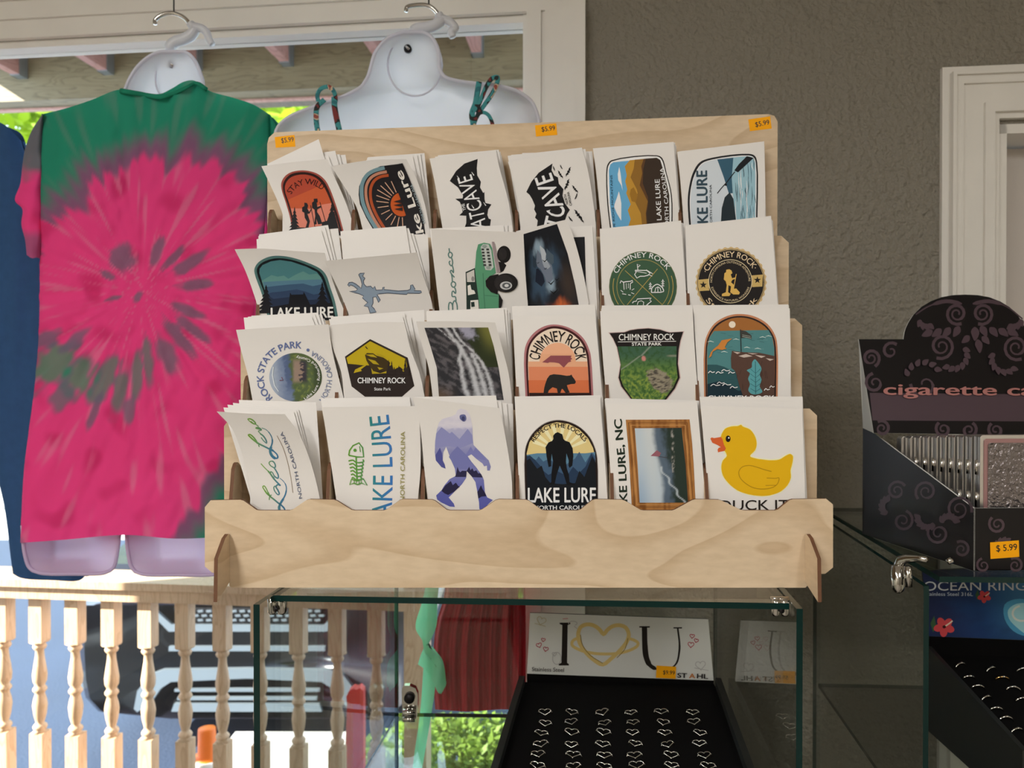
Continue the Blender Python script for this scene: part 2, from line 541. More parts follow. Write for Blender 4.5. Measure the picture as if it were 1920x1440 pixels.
class Art:
    """flat printed shapes given in (zoomed) photo pixels, laid onto a surface function surf(px, py, lift)"""
    def __init__(self, surf, Z=(0, 0, 1), maxlen=None, eps=0.00004, base=0.00015):
        self.surf = surf; self.ox, self.oy, self.s = Z
        self.maxlen = maxlen; self.eps = eps; self.base = base
        self.mb = MB(); self.n = 0
        self.mt = M['ink']
    def px(self, p):
        return (self.ox + p[0] / self.s, self.oy + p[1] / self.s)
    def put(self, vs, tris, col, layer=None):
        """vs in zoomed px"""
        if layer is None:
            self.n += 1
            layer = self.n
        lift = self.base + self.eps * layer
        V = [self.px(p) for p in vs]
        tris = list(tris)
        if self.maxlen:
            out = []
            stack = tris
            V = list(V); cache = {}
            while stack:
                t = stack.pop()
                best = 0; bi = 0
                for i in range(3):
                    a = V[t[i]]; b = V[t[(i + 1) % 3]]
                    d = (a[0] - b[0]) ** 2 + (a[1] - b[1]) ** 2
                    if d > best:
                        best = d; bi = i
                if best > self.maxlen ** 2:
                    a, b, c = t[bi], t[(bi + 1) % 3], t[(bi + 2) % 3]
                    k = (min(a, b), max(a, b))
                    if k not in cache:
                        V.append(((V[a][0] + V[b][0]) / 2, (V[a][1] + V[b][1]) / 2))
                        cache[k] = len(V) - 1
                    m = cache[k]
                    stack += [(a, m, c), (m, b, c)]
                else:
                    out.append(t)
            tris = out
        P = [self.surf(p[0], p[1], lift) for p in V]
        fixed = []
        for a, b, c in tris:
            nz = (V[b][0] - V[a][0]) * (V[c][1] - V[a][1]) - (V[b][1] - V[a][1]) * (V[c][0] - V[a][0])
            fixed.append((a, b, c) if nz < 0 else (a, c, b))
        if callable(col):
            cc = [col((p[0] - self.ox) * self.s, (p[1] - self.oy) * self.s) for p in V]
        else:
            c = ink(col) if isinstance(col, str) else col
            cc = [c] * len(P)
        self.mb.add(P, fixed, self.mt, cc)
    def poly(self, pts, col, sm=0, layer=None):
        if sm:
            pts = spline(pts, sm > 0, abs(sm))
        pts = [(p[0], p[1]) for p in pts]
        tris = tessellate_polygon([[Vector((p[0], p[1], 0)) for p in pts]])
        self.put(pts, [tuple(t) for t in tris], col, layer)
    def ell(self, cx, cy, rx, ry, col, n=32, rot=0, layer=None, scallop=0, amp=0):
        pts = []
        if scallop: n = scallop * 6
        for k in range(n):
            q = 2 * math.pi * k / n
            e = 1 + (amp * math.cos(q * scallop) if scallop else 0)
            x = rx * e * math.cos(q); y = ry * e * math.sin(q)
            pts.append((cx + x * math.cos(rot) - y * math.sin(rot), cy + x * math.sin(rot) + y * math.cos(rot)))
        vs = [(cx, cy)] + pts
        self.put(vs, [(0, 1 + k, 1 + (k + 1) % n) for k in range(n)], col, layer)
    def line(self, pts, w, col, sm=0, closed=False, layer=None, taper=False):
        if sm:
            P = spline(pts, closed, sm)
        else:
            P = [Vector((p[0], p[1])) for p in pts]
        n = len(P)
        vs = []
        for i in range(n):
            a = P[i - 1] if (i > 0 or closed) else P[i]
            b = P[(i + 1) % n] if (i < n - 1 or closed) else P[i]
            t = (b - a)
            if t.length < 1e-6: t = Vector((1, 0))
            t.normalize()
            nn = Vector((-t.y, t.x))
            ww = w[i * (len(w) - 1) // max(1, n - 1)] if isinstance(w, (list, tuple)) else w
            vs.append(P[i] + nn * ww / 2); vs.append(P[i] - nn * ww / 2)
        tr = []
        for i in range(n if closed else n - 1):
            j = (i + 1) % n
            tr += [(2 * i, 2 * i + 1, 2 * j + 1), (2 * i, 2 * j + 1, 2 * j)]
        self.put([(p[0], p[1]) for p in vs], tr, col, layer)
    def ring(self, cx, cy, rx, ry, w, col, a0=0, a1=360, n=48):
        pts = [(cx + rx * math.cos(math.radians(a0 + (a1 - a0) * k / n)), cy - ry * math.sin(math.radians(a0 + (a1 - a0) * k / n))) for k in range(n + 1)]
        self.line(pts, w, col)
    def text(self, s, path, h, col, bold=0.0, space=1.0, layer=None, slant=0.0, sm=8):
        """baseline along path, cap height h"""
        P = spline(path, False, sm) if len(path) > 2 else [Vector((p[0], p[1])) for p in path]
        L = [0]
        for a, b in zip(P, P[1:]):
            L.append(L[-1] + (b - a).length)
        vs, tr = glyph(s, 0.0, space)
        if not vs:
            return
        x0 = min(v[0] for v in vs); x1 = max(v[0] for v in vs)
        cap = 0.7
        b_ = bold * 0.9
        # heavier strokes: the letters struck several times, slightly apart
        shifts = ((-b_, 0), (b_, 0), (0, b_ * 0.7), (0, -b_ * 0.7)) if bold else ((0, 0),)
        if layer is None:
            self.n += 1
            layer = self.n
        for i_, (sx, sy) in enumerate(shifts):
            out = []
            for x, y in vs:
                x += slant * y + sx; y += sy
                t = max(0.0, min(1.0, (x - x0) / (x1 - x0))) * L[-1] + (min(0.0, x - x0) + max(0.0, x - x1)) / (x1 - x0) * L[-1]
                k = 0
                while k < len(L) - 2 and L[k + 1] < t:
                    k += 1
                d = (P[k + 1] - P[k]).normalized()
                p = P[k] + d * (t - L[k])
                nn = Vector((d.y, -d.x))
                q = p + nn * (y / cap * h)
                out.append((q[0], q[1]))
            self.put(out, tr, col, layer + 0.5 * i_)
        self.n = max(self.n, layer + 0.5 * (len(shifts) - 1))
    def photo(self, L, R, nc, nr, fn, T=None, Bm=None):
        """grid picture: fn(s, t) -> linear colour, s across, t down"""
        G = coons(T or [L[0], R[0]], Bm or [L[-1], R[-1]], L, R, nc, nr)
        self.n += 1
        lift = self.base + self.eps * self.n
        P = [[self.surf(*self.px(p), lift) for p in row] for row in G]
        C = [[fn(j / (nc - 1), i / (nr - 1)) for j in range(nc)] for i in range(nr)]
        self.mb.grid(P, self.mt, C, True, True)
    def tree(self, x, y0, y1, w, col, tiers=5):
        pts = []
        for k in range(tiers):
            t = (k + 0.9) / tiers
            pts.append((x + w * t, y0 + (y1 - y0) * t))
            pts.append((x + w * t * 0.45, y0 + (y1 - y0) * t))
        right = pts
        left = [(2 * x - p[0], p[1]) for p in pts]
        self.poly([(x, y0)] + right + list(reversed(left)), col)
    def build(self, name, parent):
        return self.mb.build(name, parent)
def fbm(x, y, z=0.0, o=4):
    return noise.fractal(Vector((x, y, z)), 0.9, 2.0, o)
# ================================================================== the room
TH = math.atan(0.111)
WO = Vector((0.05, 1.42, 0)); WU = Vector((math.cos(TH), -math.sin(TH), 0)); WN = Vector((-math.sin(TH), -math.cos(TH), 0))
def W(u, z, w=0.0):
    return WO + WU * u + Vector((0, 0, z)) + WN * w
def wbox(mb, u0, u1, z0, z1, w0, w1, mt, edge=None):
    mb.hexa([W(u0, z0, w1), W(u1, z0, w1), W(u1, z1, w1), W(u0, z1, w1), W(u0, z0, w0), W(u1, z0, w0), W(u1, z1, w0), W(u0, z1, w0)], mt, edge)

ZC = 2.6
UL, UR = -1.66, -0.022          # window opening
ZB, ZT = 0.40, 2.170
DU0, DU1, DZ = 0.792, 1.60, 1.936
b = MB()
wbox(b, -2.50, UL, 0, ZC, -0.05, 0, M['wall'])
wbox(b, UL, UR, 0, ZB, -0.05, 0, M['wall'])
wbox(b, UL, UR, ZT, ZC, -0.05, 0, M['wall'])
wbox(b, UR, DU0, 0, ZC, -0.05, 0, M['wall'])
wbox(b, DU0, DU1, DZ, ZC, -0.05, 0, M['wall'])
wbox(b, DU1, 2.1, 0, ZC, -0.05, 0, M['wall'])
structure('wall_back', b)
b = MB(); b.box((-2.52, -3.1, 0), (-2.42, 1.66, ZC), M['wall_pale']); structure('wall_left', b)
b = MB(); b.box((2.10, -3.1, 0), (2.22, 1.25, ZC), M['wall_pale']); structure('wall_right', b)
b = MB(); b.box((-2.52, -3.2, 0), (2.22, -3.08, ZC), M['wall']); structure('wall_front', b)
b = MB(); b.box((-2.52, -3.2, -0.1), (2.22, 1.72, 0.0), M['floor']); structure('floor', b)
b = MB(); b.box((-2.52, -3.2, ZC), (2.22, 1.72, ZC + 0.12), M['ceil']); structure('ceiling', b)

# ceiling tube fixtures that carry the room's lamps, the rearmost an added fill
for i, ((lx, ly), e) in enumerate(LAMPS):
    t = thing('ceiling_light', (lx, ly, ZC), ['white tube light on the ceiling nearest the sticker rack', 'white tube light on the ceiling right of the camera', 'white fill tube light added on the ceiling at the back of the shop'][i], 'light', 'ceiling tube lights')
    b = MB(); b.box((lx - 0.17, ly - 0.57, 2.56), (lx + 0.17, ly + 0.57, ZC), M['white_trim']); b.build('light_housing', t)

# window_1
win = thing('window_1', W(-0.84, ZB), None, None, kind='structure')
b = MB()
wbox(b, UL - 0.09, UR + 0.107, ZT, ZT + 0.035, 0, 0.012, M['white_trim'])
wbox(b, UL - 0.09, UR + 0.107, ZT + 0.035, ZT + 0.07, 0, 0.018, M['white_trim'])
wbox(b, UL - 0.09, UR + 0.107, ZT + 0.07, ZT + 0.10, 0, 0.027, M['white_trim'])
b.build('head_casing', win)
b = MB()
wbox(b, UR + 0.0, UR + 0.026, ZB, ZT, 0, 0.012, M['white_trim'])
wbox(b, UR + 0.026, UR + 0.034, ZB, ZT, 0, 0.007, M['white_trim'])
wbox(b, UR + 0.034, UR + 0.066, ZB, ZT, 0, 0.017, M['white_trim'])
wbox(b, UR + 0.066, UR + 0.090, ZB, ZT, 0, 0.021, M['white_trim'])
wbox(b, UR + 0.090, UR + 0.107, ZB, ZT, 0, 0.028, M['white_trim'])
b.build('side_casing', win)
b = MB(); wbox(b, UL - 0.09, UL, ZB, ZT, 0, 0.02, M['white_trim']); b.build('side_casing', win)
b = MB(); wbox(b, UL - 0.1, UR + 0.11, ZB - 0.03, ZB, -0.05, 0.05, M['white_trim']); b.build('window_sill', win)
b = MB()
wbox(b, UR - 0.008, UR, ZB, ZT, -0.048, 0, M['white_trim'])
wbox(b, UL, UL + 0.03, ZB, ZT, -0.048, 0, M['white_trim'])
wbox(b, UL, UR, ZT - 0.014, ZT, -0.048, -0.002, M['white_trim'])
wbox(b, UL, UR, ZB, ZB + 0.03, -0.048, 0, M['white_trim'])
b.build('window_frame', win)
b = MB(); wbox(b, UL + 0.03, UR - 0.008, ZB + 0.03, ZT - 0.014, -0.034, -0.029, M['pane']); b.build('window_pane', win)

# door_1
dr = thing('door_1', W(1.2, 0), None, None, kind='structure')
b = MB()
steps = [(0.0, 0.012, 0.010), (0.012, 0.018, 0.024), (0.018, 0.032, 0.018), (0.032, 0.066, 0.013), (0.066, 0.082, 0.020), (0.082, 0.092, 0.012)]
for a, c, w in steps:
    wbox(b, 0.700 + a, 0.700 + c, 0, 2.036 - a, 0, w, M['white_trim'])
    wbox(b, DU1 + 0.092 - c, DU1 + 0.092 - a, 0, 2.036 - a, 0, w, M['white_trim'])
    wbox(b, 0.700 + c, DU1 + 0.092 - c, 2.036 - c, 2.036 - a, 0, w, M['white_trim'])
b.build('door_casing', dr)
b = MB()
wbox(b, DU0, DU0 + 0.016, 0, DZ, -0.13, 0.004, M['white_trim'])
wbox(b, DU1 - 0.016, DU1, 0, DZ, -0.13, 0.004, M['white_trim'])
wbox(b, DU0, DU1, DZ - 0.016, DZ, -0.13, 0.004, M['white_trim'])
b.build('door_jamb', dr)
b = MB(); wbox(b, DU0 + 0.02, DU1 - 0.02, 0.01, DZ - 0.02, -0.13, -0.09, M['door'])
wbox(b, DU0 + 0.02, DU1 - 0.02, 1.78, DZ - 0.02, -0.09, -0.078, M['door'])
wbox(b, DU0 + 0.02, DU0 + 0.13, 0.01, 1.78, -0.09, -0.078, M['door'])
wbox(b, DU1 - 0.13, DU1 - 0.02, 0.01, 1.78, -0.09, -0.078, M['door'])
b.build('door_panel', dr)
b = MB(); b.tube([W(1.51, 0.95, -0.08), W(1.51, 0.95, -0.03)], [0.012, 0.028], M['chrome'], 12); b.build('door_knob', dr)

# ================================================================== the porch and the car park
GZ = -0.45
b = MB(); b.box((-30, 1.9, GZ - 0.2), (30, 9.2, GZ), M['asphalt']); tag(b.build('parking_lot'), kind='structure')
b = MB(); b.box((-30, 9.2, GZ - 0.2), (30, 60, GZ + 0.02), M['concrete']); tag(b.build('concrete_apron'), kind='structure')
b = MB(); wbox(b, -2.8, 3.0, -0.12, 0.0, -1.0, -0.05, M['deck']); tag(b.build('porch_floor'), kind='structure')
b = MB(); wbox(b, -2.8, 3.0, 2.965, 3.02, -2.6, -0.06, M['deck']); tag(b.build('porch_roof'), kind='structure')

RY = 2.15
def rp(u, z, d=0.0):          # point on the railing plane (u along it)
    p0 = Vector((0, RY, 0))
    return p0 + WU * u - WN * d + Vector((0, 0, z))
def rpu(px):
    """u on the railing plane under a pixel column"""
    d = ray(px, 1150)
    y = RY / (1 + 0.111 * d.x / d.y)
    return (d.x / d.y * y) / WU.x
rail = thing('porch_railing', rp(-1.0, 0), 'turned pine porch railing outside the window below the shirts', 'railing')
def rbox(mb, u0, u1, z0, z1, d0, d1, mt):
    mb.hexa([rp(u0, z0, d0), rp(u1, z0, d0), rp(u1, z1, d0), rp(u0, z1, d0), rp(u0, z0, d1), rp(u1, z0, d1), rp(u1, z1, d1), rp(u0, z1, d1)], mt)
uend = rpu(783)
b = MB(); rbox(b, -2.5, uend, 0.884, 0.906, -0.06, 0.08, M['pine']); rbox(b, -2.5, uend, 0.846, 0.884, -0.045, 0.055, M['pine']); b.build('top_rail', rail)
b = MB(); rbox(b, -2.5, uend, 0.08, 0.12, -0.03, 0.05, M['pine']); b.build('bottom_rail', rail)
b = MB(); rbox(b, uend - 0.032, uend + 0.032, 0.0, 1.02, -0.032, 0.032, M['pine']); b.build('newel_post', rail)
def baluster(mb, u):
    s = 0.0205
    rbox(mb, u - s, u + s, 0.705, 0.846, -s, s, M['pine'])
    rbox(mb, u - s, u + s, 0.12, 0.432, -s, s, M['pine'])
    p = rp(u, 0)
    prof = [(0.028, 0.705), (0.014, 0.700), (0.017, 0.696), (0.0195, 0.690), (0.017, 0.684), (0.0115, 0.678), (0.0125, 0.66), (0.017, 0.63), (0.0205, 0.605), (0.019, 0.585), (0.0135, 0.574), (0.015, 0.570), (0.0195, 0.563), (0.0195, 0.558), (0.014, 0.551), (0.0135, 0.546), (0.018, 0.53), (0.0205, 0.512), (0.0175, 0.485), (0.0125, 0.464), (0.011, 0.458), (0.016, 0.455), (0.0200, 0.449), (0.019, 0.443), (0.014, 0.438), (0.022, 0.432)]
    mb.lathe(list(reversed(prof)), (p.x, p.y, 0), M['pine'], 14)
u0 = rpu(8)
k = -8
while True:
    u = u0 + 0.1157 * k
    if u > uend - 0.08: break
    b = MB(); baluster(b, u); b.build('baluster', rail)
    k += 1

# beam and rafters of the porch roof
BY = 3.2
def bp(u, z, d=0.0):
    return Vector((0, BY, 0)) + WU * u - WN * d + Vector((0, 0, z))
def bbox(mb, u0, u1, z0, z1, d0, d1, mt):
    mb.hexa([bp(u0, z0, d0), bp(u1, z0, d0), bp(u1, z1, d0), bp(u0, z1, d0), bp(u0, z0, d1), bp(u1, z0, d1), bp(u1, z1, d1), bp(u0, z1, d1)], mt)
b = MB(); bbox(b, -3.2, 3.2, 2.735, 2.96, 0, 0.09, M['beam'])
bm = b.build('porch_beam'); tag(bm, 'weathered brown beam across the top of the window outside', 'beam')
b = MB(); bbox(b, -3.2, 3.2, 2.728, 2.752, 0.0905, 0.12, M['rafter']); b.build('fascia_board', bm)
ru = (ray(205, 140).x / ray(205, 140).y); ru = ru * BY / (1 + 0.111 * ru) / WU.x
names = ['far left', 'second from the left', 'third from the left', 'fourth from the left', 'fifth from the left', 'rightmost']
raf0 = None
order = ['leftmost', 'second from the left', 'third from the left, behind the shirt hook', 'fourth from the left, between the two white hooks', 'fifth from the left, behind the white form neck', 'rightmost, by the window casing']
for i in range(6):
    u = ru + 0.411 * (i - 1)
    b = MB(); bbox(b, u - 0.02, u + 0.02, 2.835, 2.96, -1.62, -0.002, M['rafter'])
    r = b.build('porch_rafter')
    tag(r, 'pink bounce-tinted weathered porch rafter, ' + order[i], 'rafter', 'porch rafters above the window')
    b = MB()
    bbox(b, u - 0.0235, u + 0.0235, 2.8315, 2.8345, -0.05, -0.001, M['steel'])
    bbox(b, u - 0.024, u - 0.0205, 2.8315, 2.93, -0.05, -0.001, M['steel'])
    bbox(b, u + 0.0205, u + 0.024, 2.8315, 2.93, -0.05, -0.001, M['steel'])
    b.build('joist_hanger', r)

# trees behind the car park
def tree(name, loc, h, crown_r, crown_z, n, mt, label, leaf=0.13):
    t = thing(name, loc, label, 'tree', 'trees beyond the car park')
    b = MB()
    L = Vector(loc)
    b.tube([L, L + Vector((0.1, 0, h * 0.4)), L + Vector((-0.05, 0.1, h * 0.8))], [0.16, 0.12, 0.05], M['bark'], 8)
    for k in range(7):
        q = k * 2.4
        s = L + Vector((0, 0, h * (0.35 + 0.06 * k)))
        b.tube([s, s + Vector((math.cos(q) * crown_r * 0.7, math.sin(q) * crown_r * 0.7, 0.7))], [0.05, 0.02], M['bark'], 5)
    b.build('trunk', t)
    b = MB()
    rnd = random.Random(int(loc[0] * 100))
    cl = []
    for k in range(26):
        q = rnd.uniform(0, 6.28); e = rnd.uniform(-0.9, 1.0)
        rr = crown_r * (rnd.uniform(0.35, 0.95))
        cl.append((L + Vector((math.cos(q) * rr * math.sqrt(1 - e * e * 0.8), math.sin(q) * rr * math.sqrt(1 - e * e * 0.8), crown_z + e * crown_r * 0.9)), rnd.uniform(0.35, 0.6)))
    vs = []; fs = []
    for k in range(n):
        c, r0 = rnd.choice(cl)
        p = c + Vector((rnd.gauss(0, 1), rnd.gauss(0, 1), rnd.gauss(0, 0.8))) * r0 * 0.55
        a = Vector((rnd.gauss(0, 1), rnd.gauss(0, 1), rnd.gauss(0, 0.6))).normalized()
        bb = a.cross(Vector((rnd.gauss(0, 1), rnd.gauss(0, 1), rnd.gauss(0, 1)))).normalized()
        s = leaf * rnd.uniform(0.6, 1.3)
        i = len(vs)
        vs += [p - a * s, p + bb * s * 0.45, p + a * s, p - bb * s * 0.45]
        fs.append((i, i + 1, i + 2, i + 3))
    b.add(vs, fs, mt)
    b.build('foliage', t)
tree('leafy_tree', (-8.2, 11.0, GZ), 6.5, 2.1, 4.6, 6500, M['leaf_a'], 'yellow green tree beyond the porch, above the navy garment at far left')
tree('leafy_tree', (-3.7, 11.0, GZ), 6.5, 2.1, 4.6, 6500, M['leaf_a'], 'yellow green tree beyond the porch, either side of the tie-dye shirt collar')
tree('leafy_tree', (0.8, 11.0, GZ), 6.5, 2.1, 4.6, 6500, M['leaf_b'], 'mid green tree beyond the porch behind the white form right shoulder')
tree('leafy_tree', (-6.1, 16.5, GZ), 8.5, 2.9, 5.9, 6000, M['leaf_b'], 'taller mid green tree farther back between the two left trees', 0.17)
tree('leafy_tree', (-0.3, 17.0, GZ), 8.5, 2.9, 5.9, 6000, M['leaf_a'], 'taller yellow green tree farthest back behind the white form', 0.17)
tree('leafy_tree', (5.5, 12.0, GZ), 7.0, 2.2, 5.0, 4500, M['leaf_a'], 'yellow green tree added unseen behind the grey wall for reflections')  # out-of-view tree added so the glass has foliage to reflect
def shrub(loc, r, h, n, mt, label):
    t = thing('reflection_shrub', loc, label, 'shrub')
    b = MB(); L = Vector(loc); rnd = random.Random(4)
    for k in range(6):
        q = k * 1.05
        b.tube([L, L + Vector((math.cos(q) * r * 0.5, math.sin(q) * r * 0.4, h * 0.8))], [0.014, 0.005], M['bark'], 5)
    b.build('stems', t)
    b = MB(); vs = []; fs = []
    for k in range(n):
        u = rnd.uniform(-1, 1); v = rnd.uniform(-1, 1)
        if u * u + v * v > 1: continue
        p = L + Vector((u * r, v * r * 0.5, h * (0.1 + 0.9 * rnd.random() ** 0.8 * math.sqrt(1 - 0.6 * (u * u + v * v)))))
        a = Vector((rnd.gauss(0, 1), rnd.gauss(0, 1), rnd.gauss(0, 0.6))).normalized()
        bb = a.cross(Vector((rnd.gauss(0, 1), rnd.gauss(0, 1), rnd.gauss(0, 1)))).normalized()
        s = 0.02 * rnd.uniform(0.6, 1.4); i = len(vs)
        vs += [p - a * s, p + bb * s * 0.45, p + a * s, p - bb * s * 0.45]; fs.append((i, i + 1, i + 2, i + 3))
    b.add(vs, fs, mt); b.build('foliage', t)
q_ = at(880, 1345, 3.1)
shrub((q_.x, q_.y, GZ), 0.55, q_.z - GZ, 12000, M['leaf_c'], 'low green shrub added outside to give the glass shelf its green tree reflection')  # added shrub stands in for the trees' reflection in the shelf glass

# ------------------------------------------------------------------ the parked car
car = thing('parked_car', (-1.35, 5.5, GZ), 'dark parked car with silver bumper trim facing the porch railing', 'car')
CY = 4.05
XM = 485
def cpoly(mb, pts, d0, d1, mt, mirror=False):
    """pixel outline on the car's nose, from d0 in front of the nose plane to d1 behind it"""
    if mirror:
        pts = [(2 * XM - p[0], p[1]) for p in pts]
    P = [at(p[0], p[1], CY) + Vector((0, -d0, 0)) for p in pts]
    mb.prism(P, (0, d0 + d1, 0), mt)
b = MB()
prof = [(-0.10, 0.0), (-0.03, 0.02), (0.0, 0.08)]
half = [(158, 1118), (157, 1200), (160, 1258), (168, 1296), (192, 1322), (330, 1336)]
full = half + [(2 * XM - p[0], p[1]) for p in reversed(half)]
rings = []
for sc_, dd in [(0.90, -0.16), (0.955, -0.11), (0.99, -0.04), (1.0, 0.06), (1.0, 0.9)]:
    rings.append([at(XM + (p[0] - XM) * sc_, 1200 + (p[1] - 1200) * (sc_ if p[1] > 1200 else 1.0), CY) + Vector((0, dd, 0)) for p in full])
n = len(full)
b.add([p for r in rings for p in r], [(i * n + k, i * n + (k + 1) % n, (i + 1) * n + (k + 1) % n, (i + 1) * n + k) for i in range(len(rings) - 1) for k in range(n)] + [tuple(range(n))], M['car_black'], None, True)
b.build('bumper', car)
nose = 0.17
b = MB()
hz = [(at(165, 1118, CY), at(805, 1118, CY))]
A = at(165, 1118, CY); B = at(805, 1118, CY)
pr = [(0.0, 0.0), (-0.06, 0.06), (0.05, 0.16), (0.5, 0.24), (1.1, 0.30)]
vs = []
for d, z in pr:
    vs += [A + Vector((0.03, d, z)), B + Vector((-0.03, d, z))]
fs = [(2 * i, 2 * i + 1, 2 * i + 3, 2 * i + 2) for i in range(len(pr) - 1)]
b.add(vs, fs, M['car_black'])
b.build('hood', car)
b = MB(); b.box((A.x, CY + 0.5, GZ + 0.14), (B.x, CY + 4.4, A.z + 0.26), M['car_black']); b.build('car_body', car)
b = MB(); b.hexa([(A.x + .05, CY + 1.15, A.z + .27), (B.x - .05, CY + 1.15, A.z + .27), (B.x - .2, CY + 1.9, A.z + .85), (A.x + .2, CY + 1.9, A.z + .85), (A.x + .05, CY + 4.0, A.z + .27), (B.x - .05, CY + 4.0, A.z + .27), (B.x - .2, CY + 3.6, A.z + .85), (A.x + .2, CY + 3.6, A.z + .85)], M['car_plastic']); b.build('cabin', car)
for wx in (A.x + 0.14, B.x - 0.14):
    for wy in (CY + 0.75, CY + 3.5):
        b = MB(); b.tube([(wx - 0.11, wy, GZ + 0.34), (wx + 0.11, wy, GZ + 0.34)], 0.34, M['tyre'], 24); b.build('wheel', car)
b = MB()
cpoly(b, [(352, 1122), (618, 1122), (614, 1150), (360, 1150)], nose, -0.1, M['car_plastic'])
for r in range(3):
    for k in range(17):
        x = 366 + k * 15 + (r % 2) * 7
        cpoly(b, [(x, 1126 + r * 8), (x + 9, 1125 + r * 8), (x + 11, 1128 + r * 8), (x + 2, 1129 + r * 8)], nose + 0.01, -0.12, M['car_silver'])
b.build('grille', car)
b = MB()
cpoly(b, [(305, 1122), (318, 1122), (350, 1150), (622, 1152), (654, 1122), (666, 1122), (628, 1163), (345, 1163)], nose + 0.012, -0.1, M['car_silver'])
cpoly(b, [(345, 1190), (625, 1190), (625, 1198), (345, 1198)], nose + 0.012, -0.1, M['car_silver'])
b.build('grille_surround', car)
for mr in (False, True):
    b = MB(); cpoly(b, [(222, 1122), (262, 1126), (300, 1150), (306, 1162), (262, 1148), (226, 1138)], nose - 0.03, -0.05, M['headlight'], mr)
    cpoly(b, [(222, 1160), (264, 1166), (292, 1172), (310, 1172), (310, 1192), (292, 1192), (262, 1188), (226, 1178)], nose - 0.03, -0.05, M['headlight'], mr); b.build('headlight', car)
    b = MB(); cpoly(b, [(224, 1209), (258, 1212), (258, 1241), (230, 1238)], nose - 0.02, -0.05, M['headlight'], mr); b.build('fog_lamp', car)
    b = MB(); cpoly(b, [(158, 1252), (214, 1270), (286, 1276), (286, 1296), (214, 1288), (160, 1270)], nose - 0.06, 0.0, M['car_silver'], mr); b.build('corner_lip', car)
b = MB()
hl = [(284, 1300), (290, 1268), (312, 1240), (335, 1231), (485, 1229)]
ll = [(485, 1246), (350, 1252), (332, 1264), (314, 1290), (290, 1306)]
cpoly(b, hl + ll, nose + 0.02, -0.1, M['car_silver'])
cpoly(b, hl + ll, nose + 0.02, -0.1, M['car_silver'], True)
b.build('bumper_trim', car)
b = MB()
cpoly(b, [(355, 1266), (615, 1266), (615, 1271), (355, 1271)], nose + 0.01, -0.1, M['car_silver'])
cpoly(b, [(360, 1281), (610, 1281), (610, 1286), (360, 1286)], nose + 0.01, -0.1, M['car_silver'])
cpoly(b, [(355, 1292), (615, 1292), (620, 1306), (350, 1306)], nose + 0.015, -0.1, M['car_silver'])
b.build('lower_grille', car)

# cone, orange post, wheel stop
c = at(388, 1366, 2.72)
cone = thing('traffic_cone', (c.x, c.y, GZ), 'orange traffic cone with a white collar just outside the railing', 'cone')
h = c.z - GZ
b = MB(); b.lathe([(0.145, 0.03), (0.118, h * 0.35)], (c.x, c.y, GZ), M['cone_red'], 20); b.lathe([(0.105, h * 0.44), (0.05, h * 0.86), (0.032, h * 0.87), (0.03, h)], (c.x, c.y, GZ), M['cone_orange'], 20); b.build('cone_body', cone)
b = MB(); b.lathe([(0.119, h * 0.35), (0.085, h * 0.62), (0.057, h * 0.855)], (c.x, c.y, GZ), M['cone_white'], 20); b.build('reflective_collar', cone)
b = MB(); b.box((c.x - 0.18, c.y - 0.18, GZ), (c.x + 0.18, c.y + 0.18, GZ + 0.03), M['tyre']); b.build('cone_base', cone)
p = at(665, 1290, 2.62)
post = thing('orange_red_post', (p.x, p.y, GZ), 'orange-red post-like strip with an uneven top seen through the left end of the case', 'post')  # unidentified orange-red strip, modelled as a post
b = MB()
w = 0.029
out = [(-w, GZ), (w, GZ), (w * 1.02, p.z - 0.2), (w, p.z - 0.01), (w * 0.6, p.z), (w * 0.2, p.z - 0.006), (-w * 0.2, p.z - 0.002), (-w * 0.7, p.z - 0.012), (-w * 1.0, p.z - 0.03), (-w * 0.9, p.z - 0.06), (-w * 1.1, p.z - 0.2)]
b.prism([(p.x + a, p.y, z) for a, z in out], (0, 0.04, 0), M['cone_red']); b.build('post_body', post)
b = MB(); b.box((p.x - 0.09, p.y - 0.07, GZ), (p.x + 0.09, p.y + 0.11, GZ + 0.03), M['tyre']); b.build('post_base', post)
a0 = at(425, 1393, 3.72); a1 = at(665, 1393, 3.72)
b = MB(); b.hexa([(a0.x, 3.70, GZ), (a1.x, 3.70, GZ), (a1.x, 3.74, a0.z), (a0.x, 3.74, a0.z), (a0.x, 3.88, GZ), (a1.x, 3.88, GZ), (a1.x, 3.84, a0.z), (a0.x, 3.84, a0.z)], M['concrete'])
tag(b.build('wheel_stop'), 'pale concrete wheel stop on the ground in front of the car', 'wheel stop')
# ================================================================== the wooden sticker rack
RB = [0.760, 0.7975, 0.840, 0.881, 0.919]                      # depths of the boards, front to back
ZTOP = [CAMZ + (707.4 - y) / 1440 * d for y, d in zip((936, 765, 597, 441, 232), RB)]
ZGL = CAMZ - 0.2085                                            # top of the glass case
XS = [-0.2797 + 0.095 * i for i in range(7)]                   # side panels and dividers
TK = 0.0036
rack = thing('sticker_rack', (0, 0.84, ZGL), 'tiered birch plywood rack of stickers standing on the glass display case', 'rack')

def board_px(pts, Y):
    return [at(p[0], p[1], Y) for p in pts]
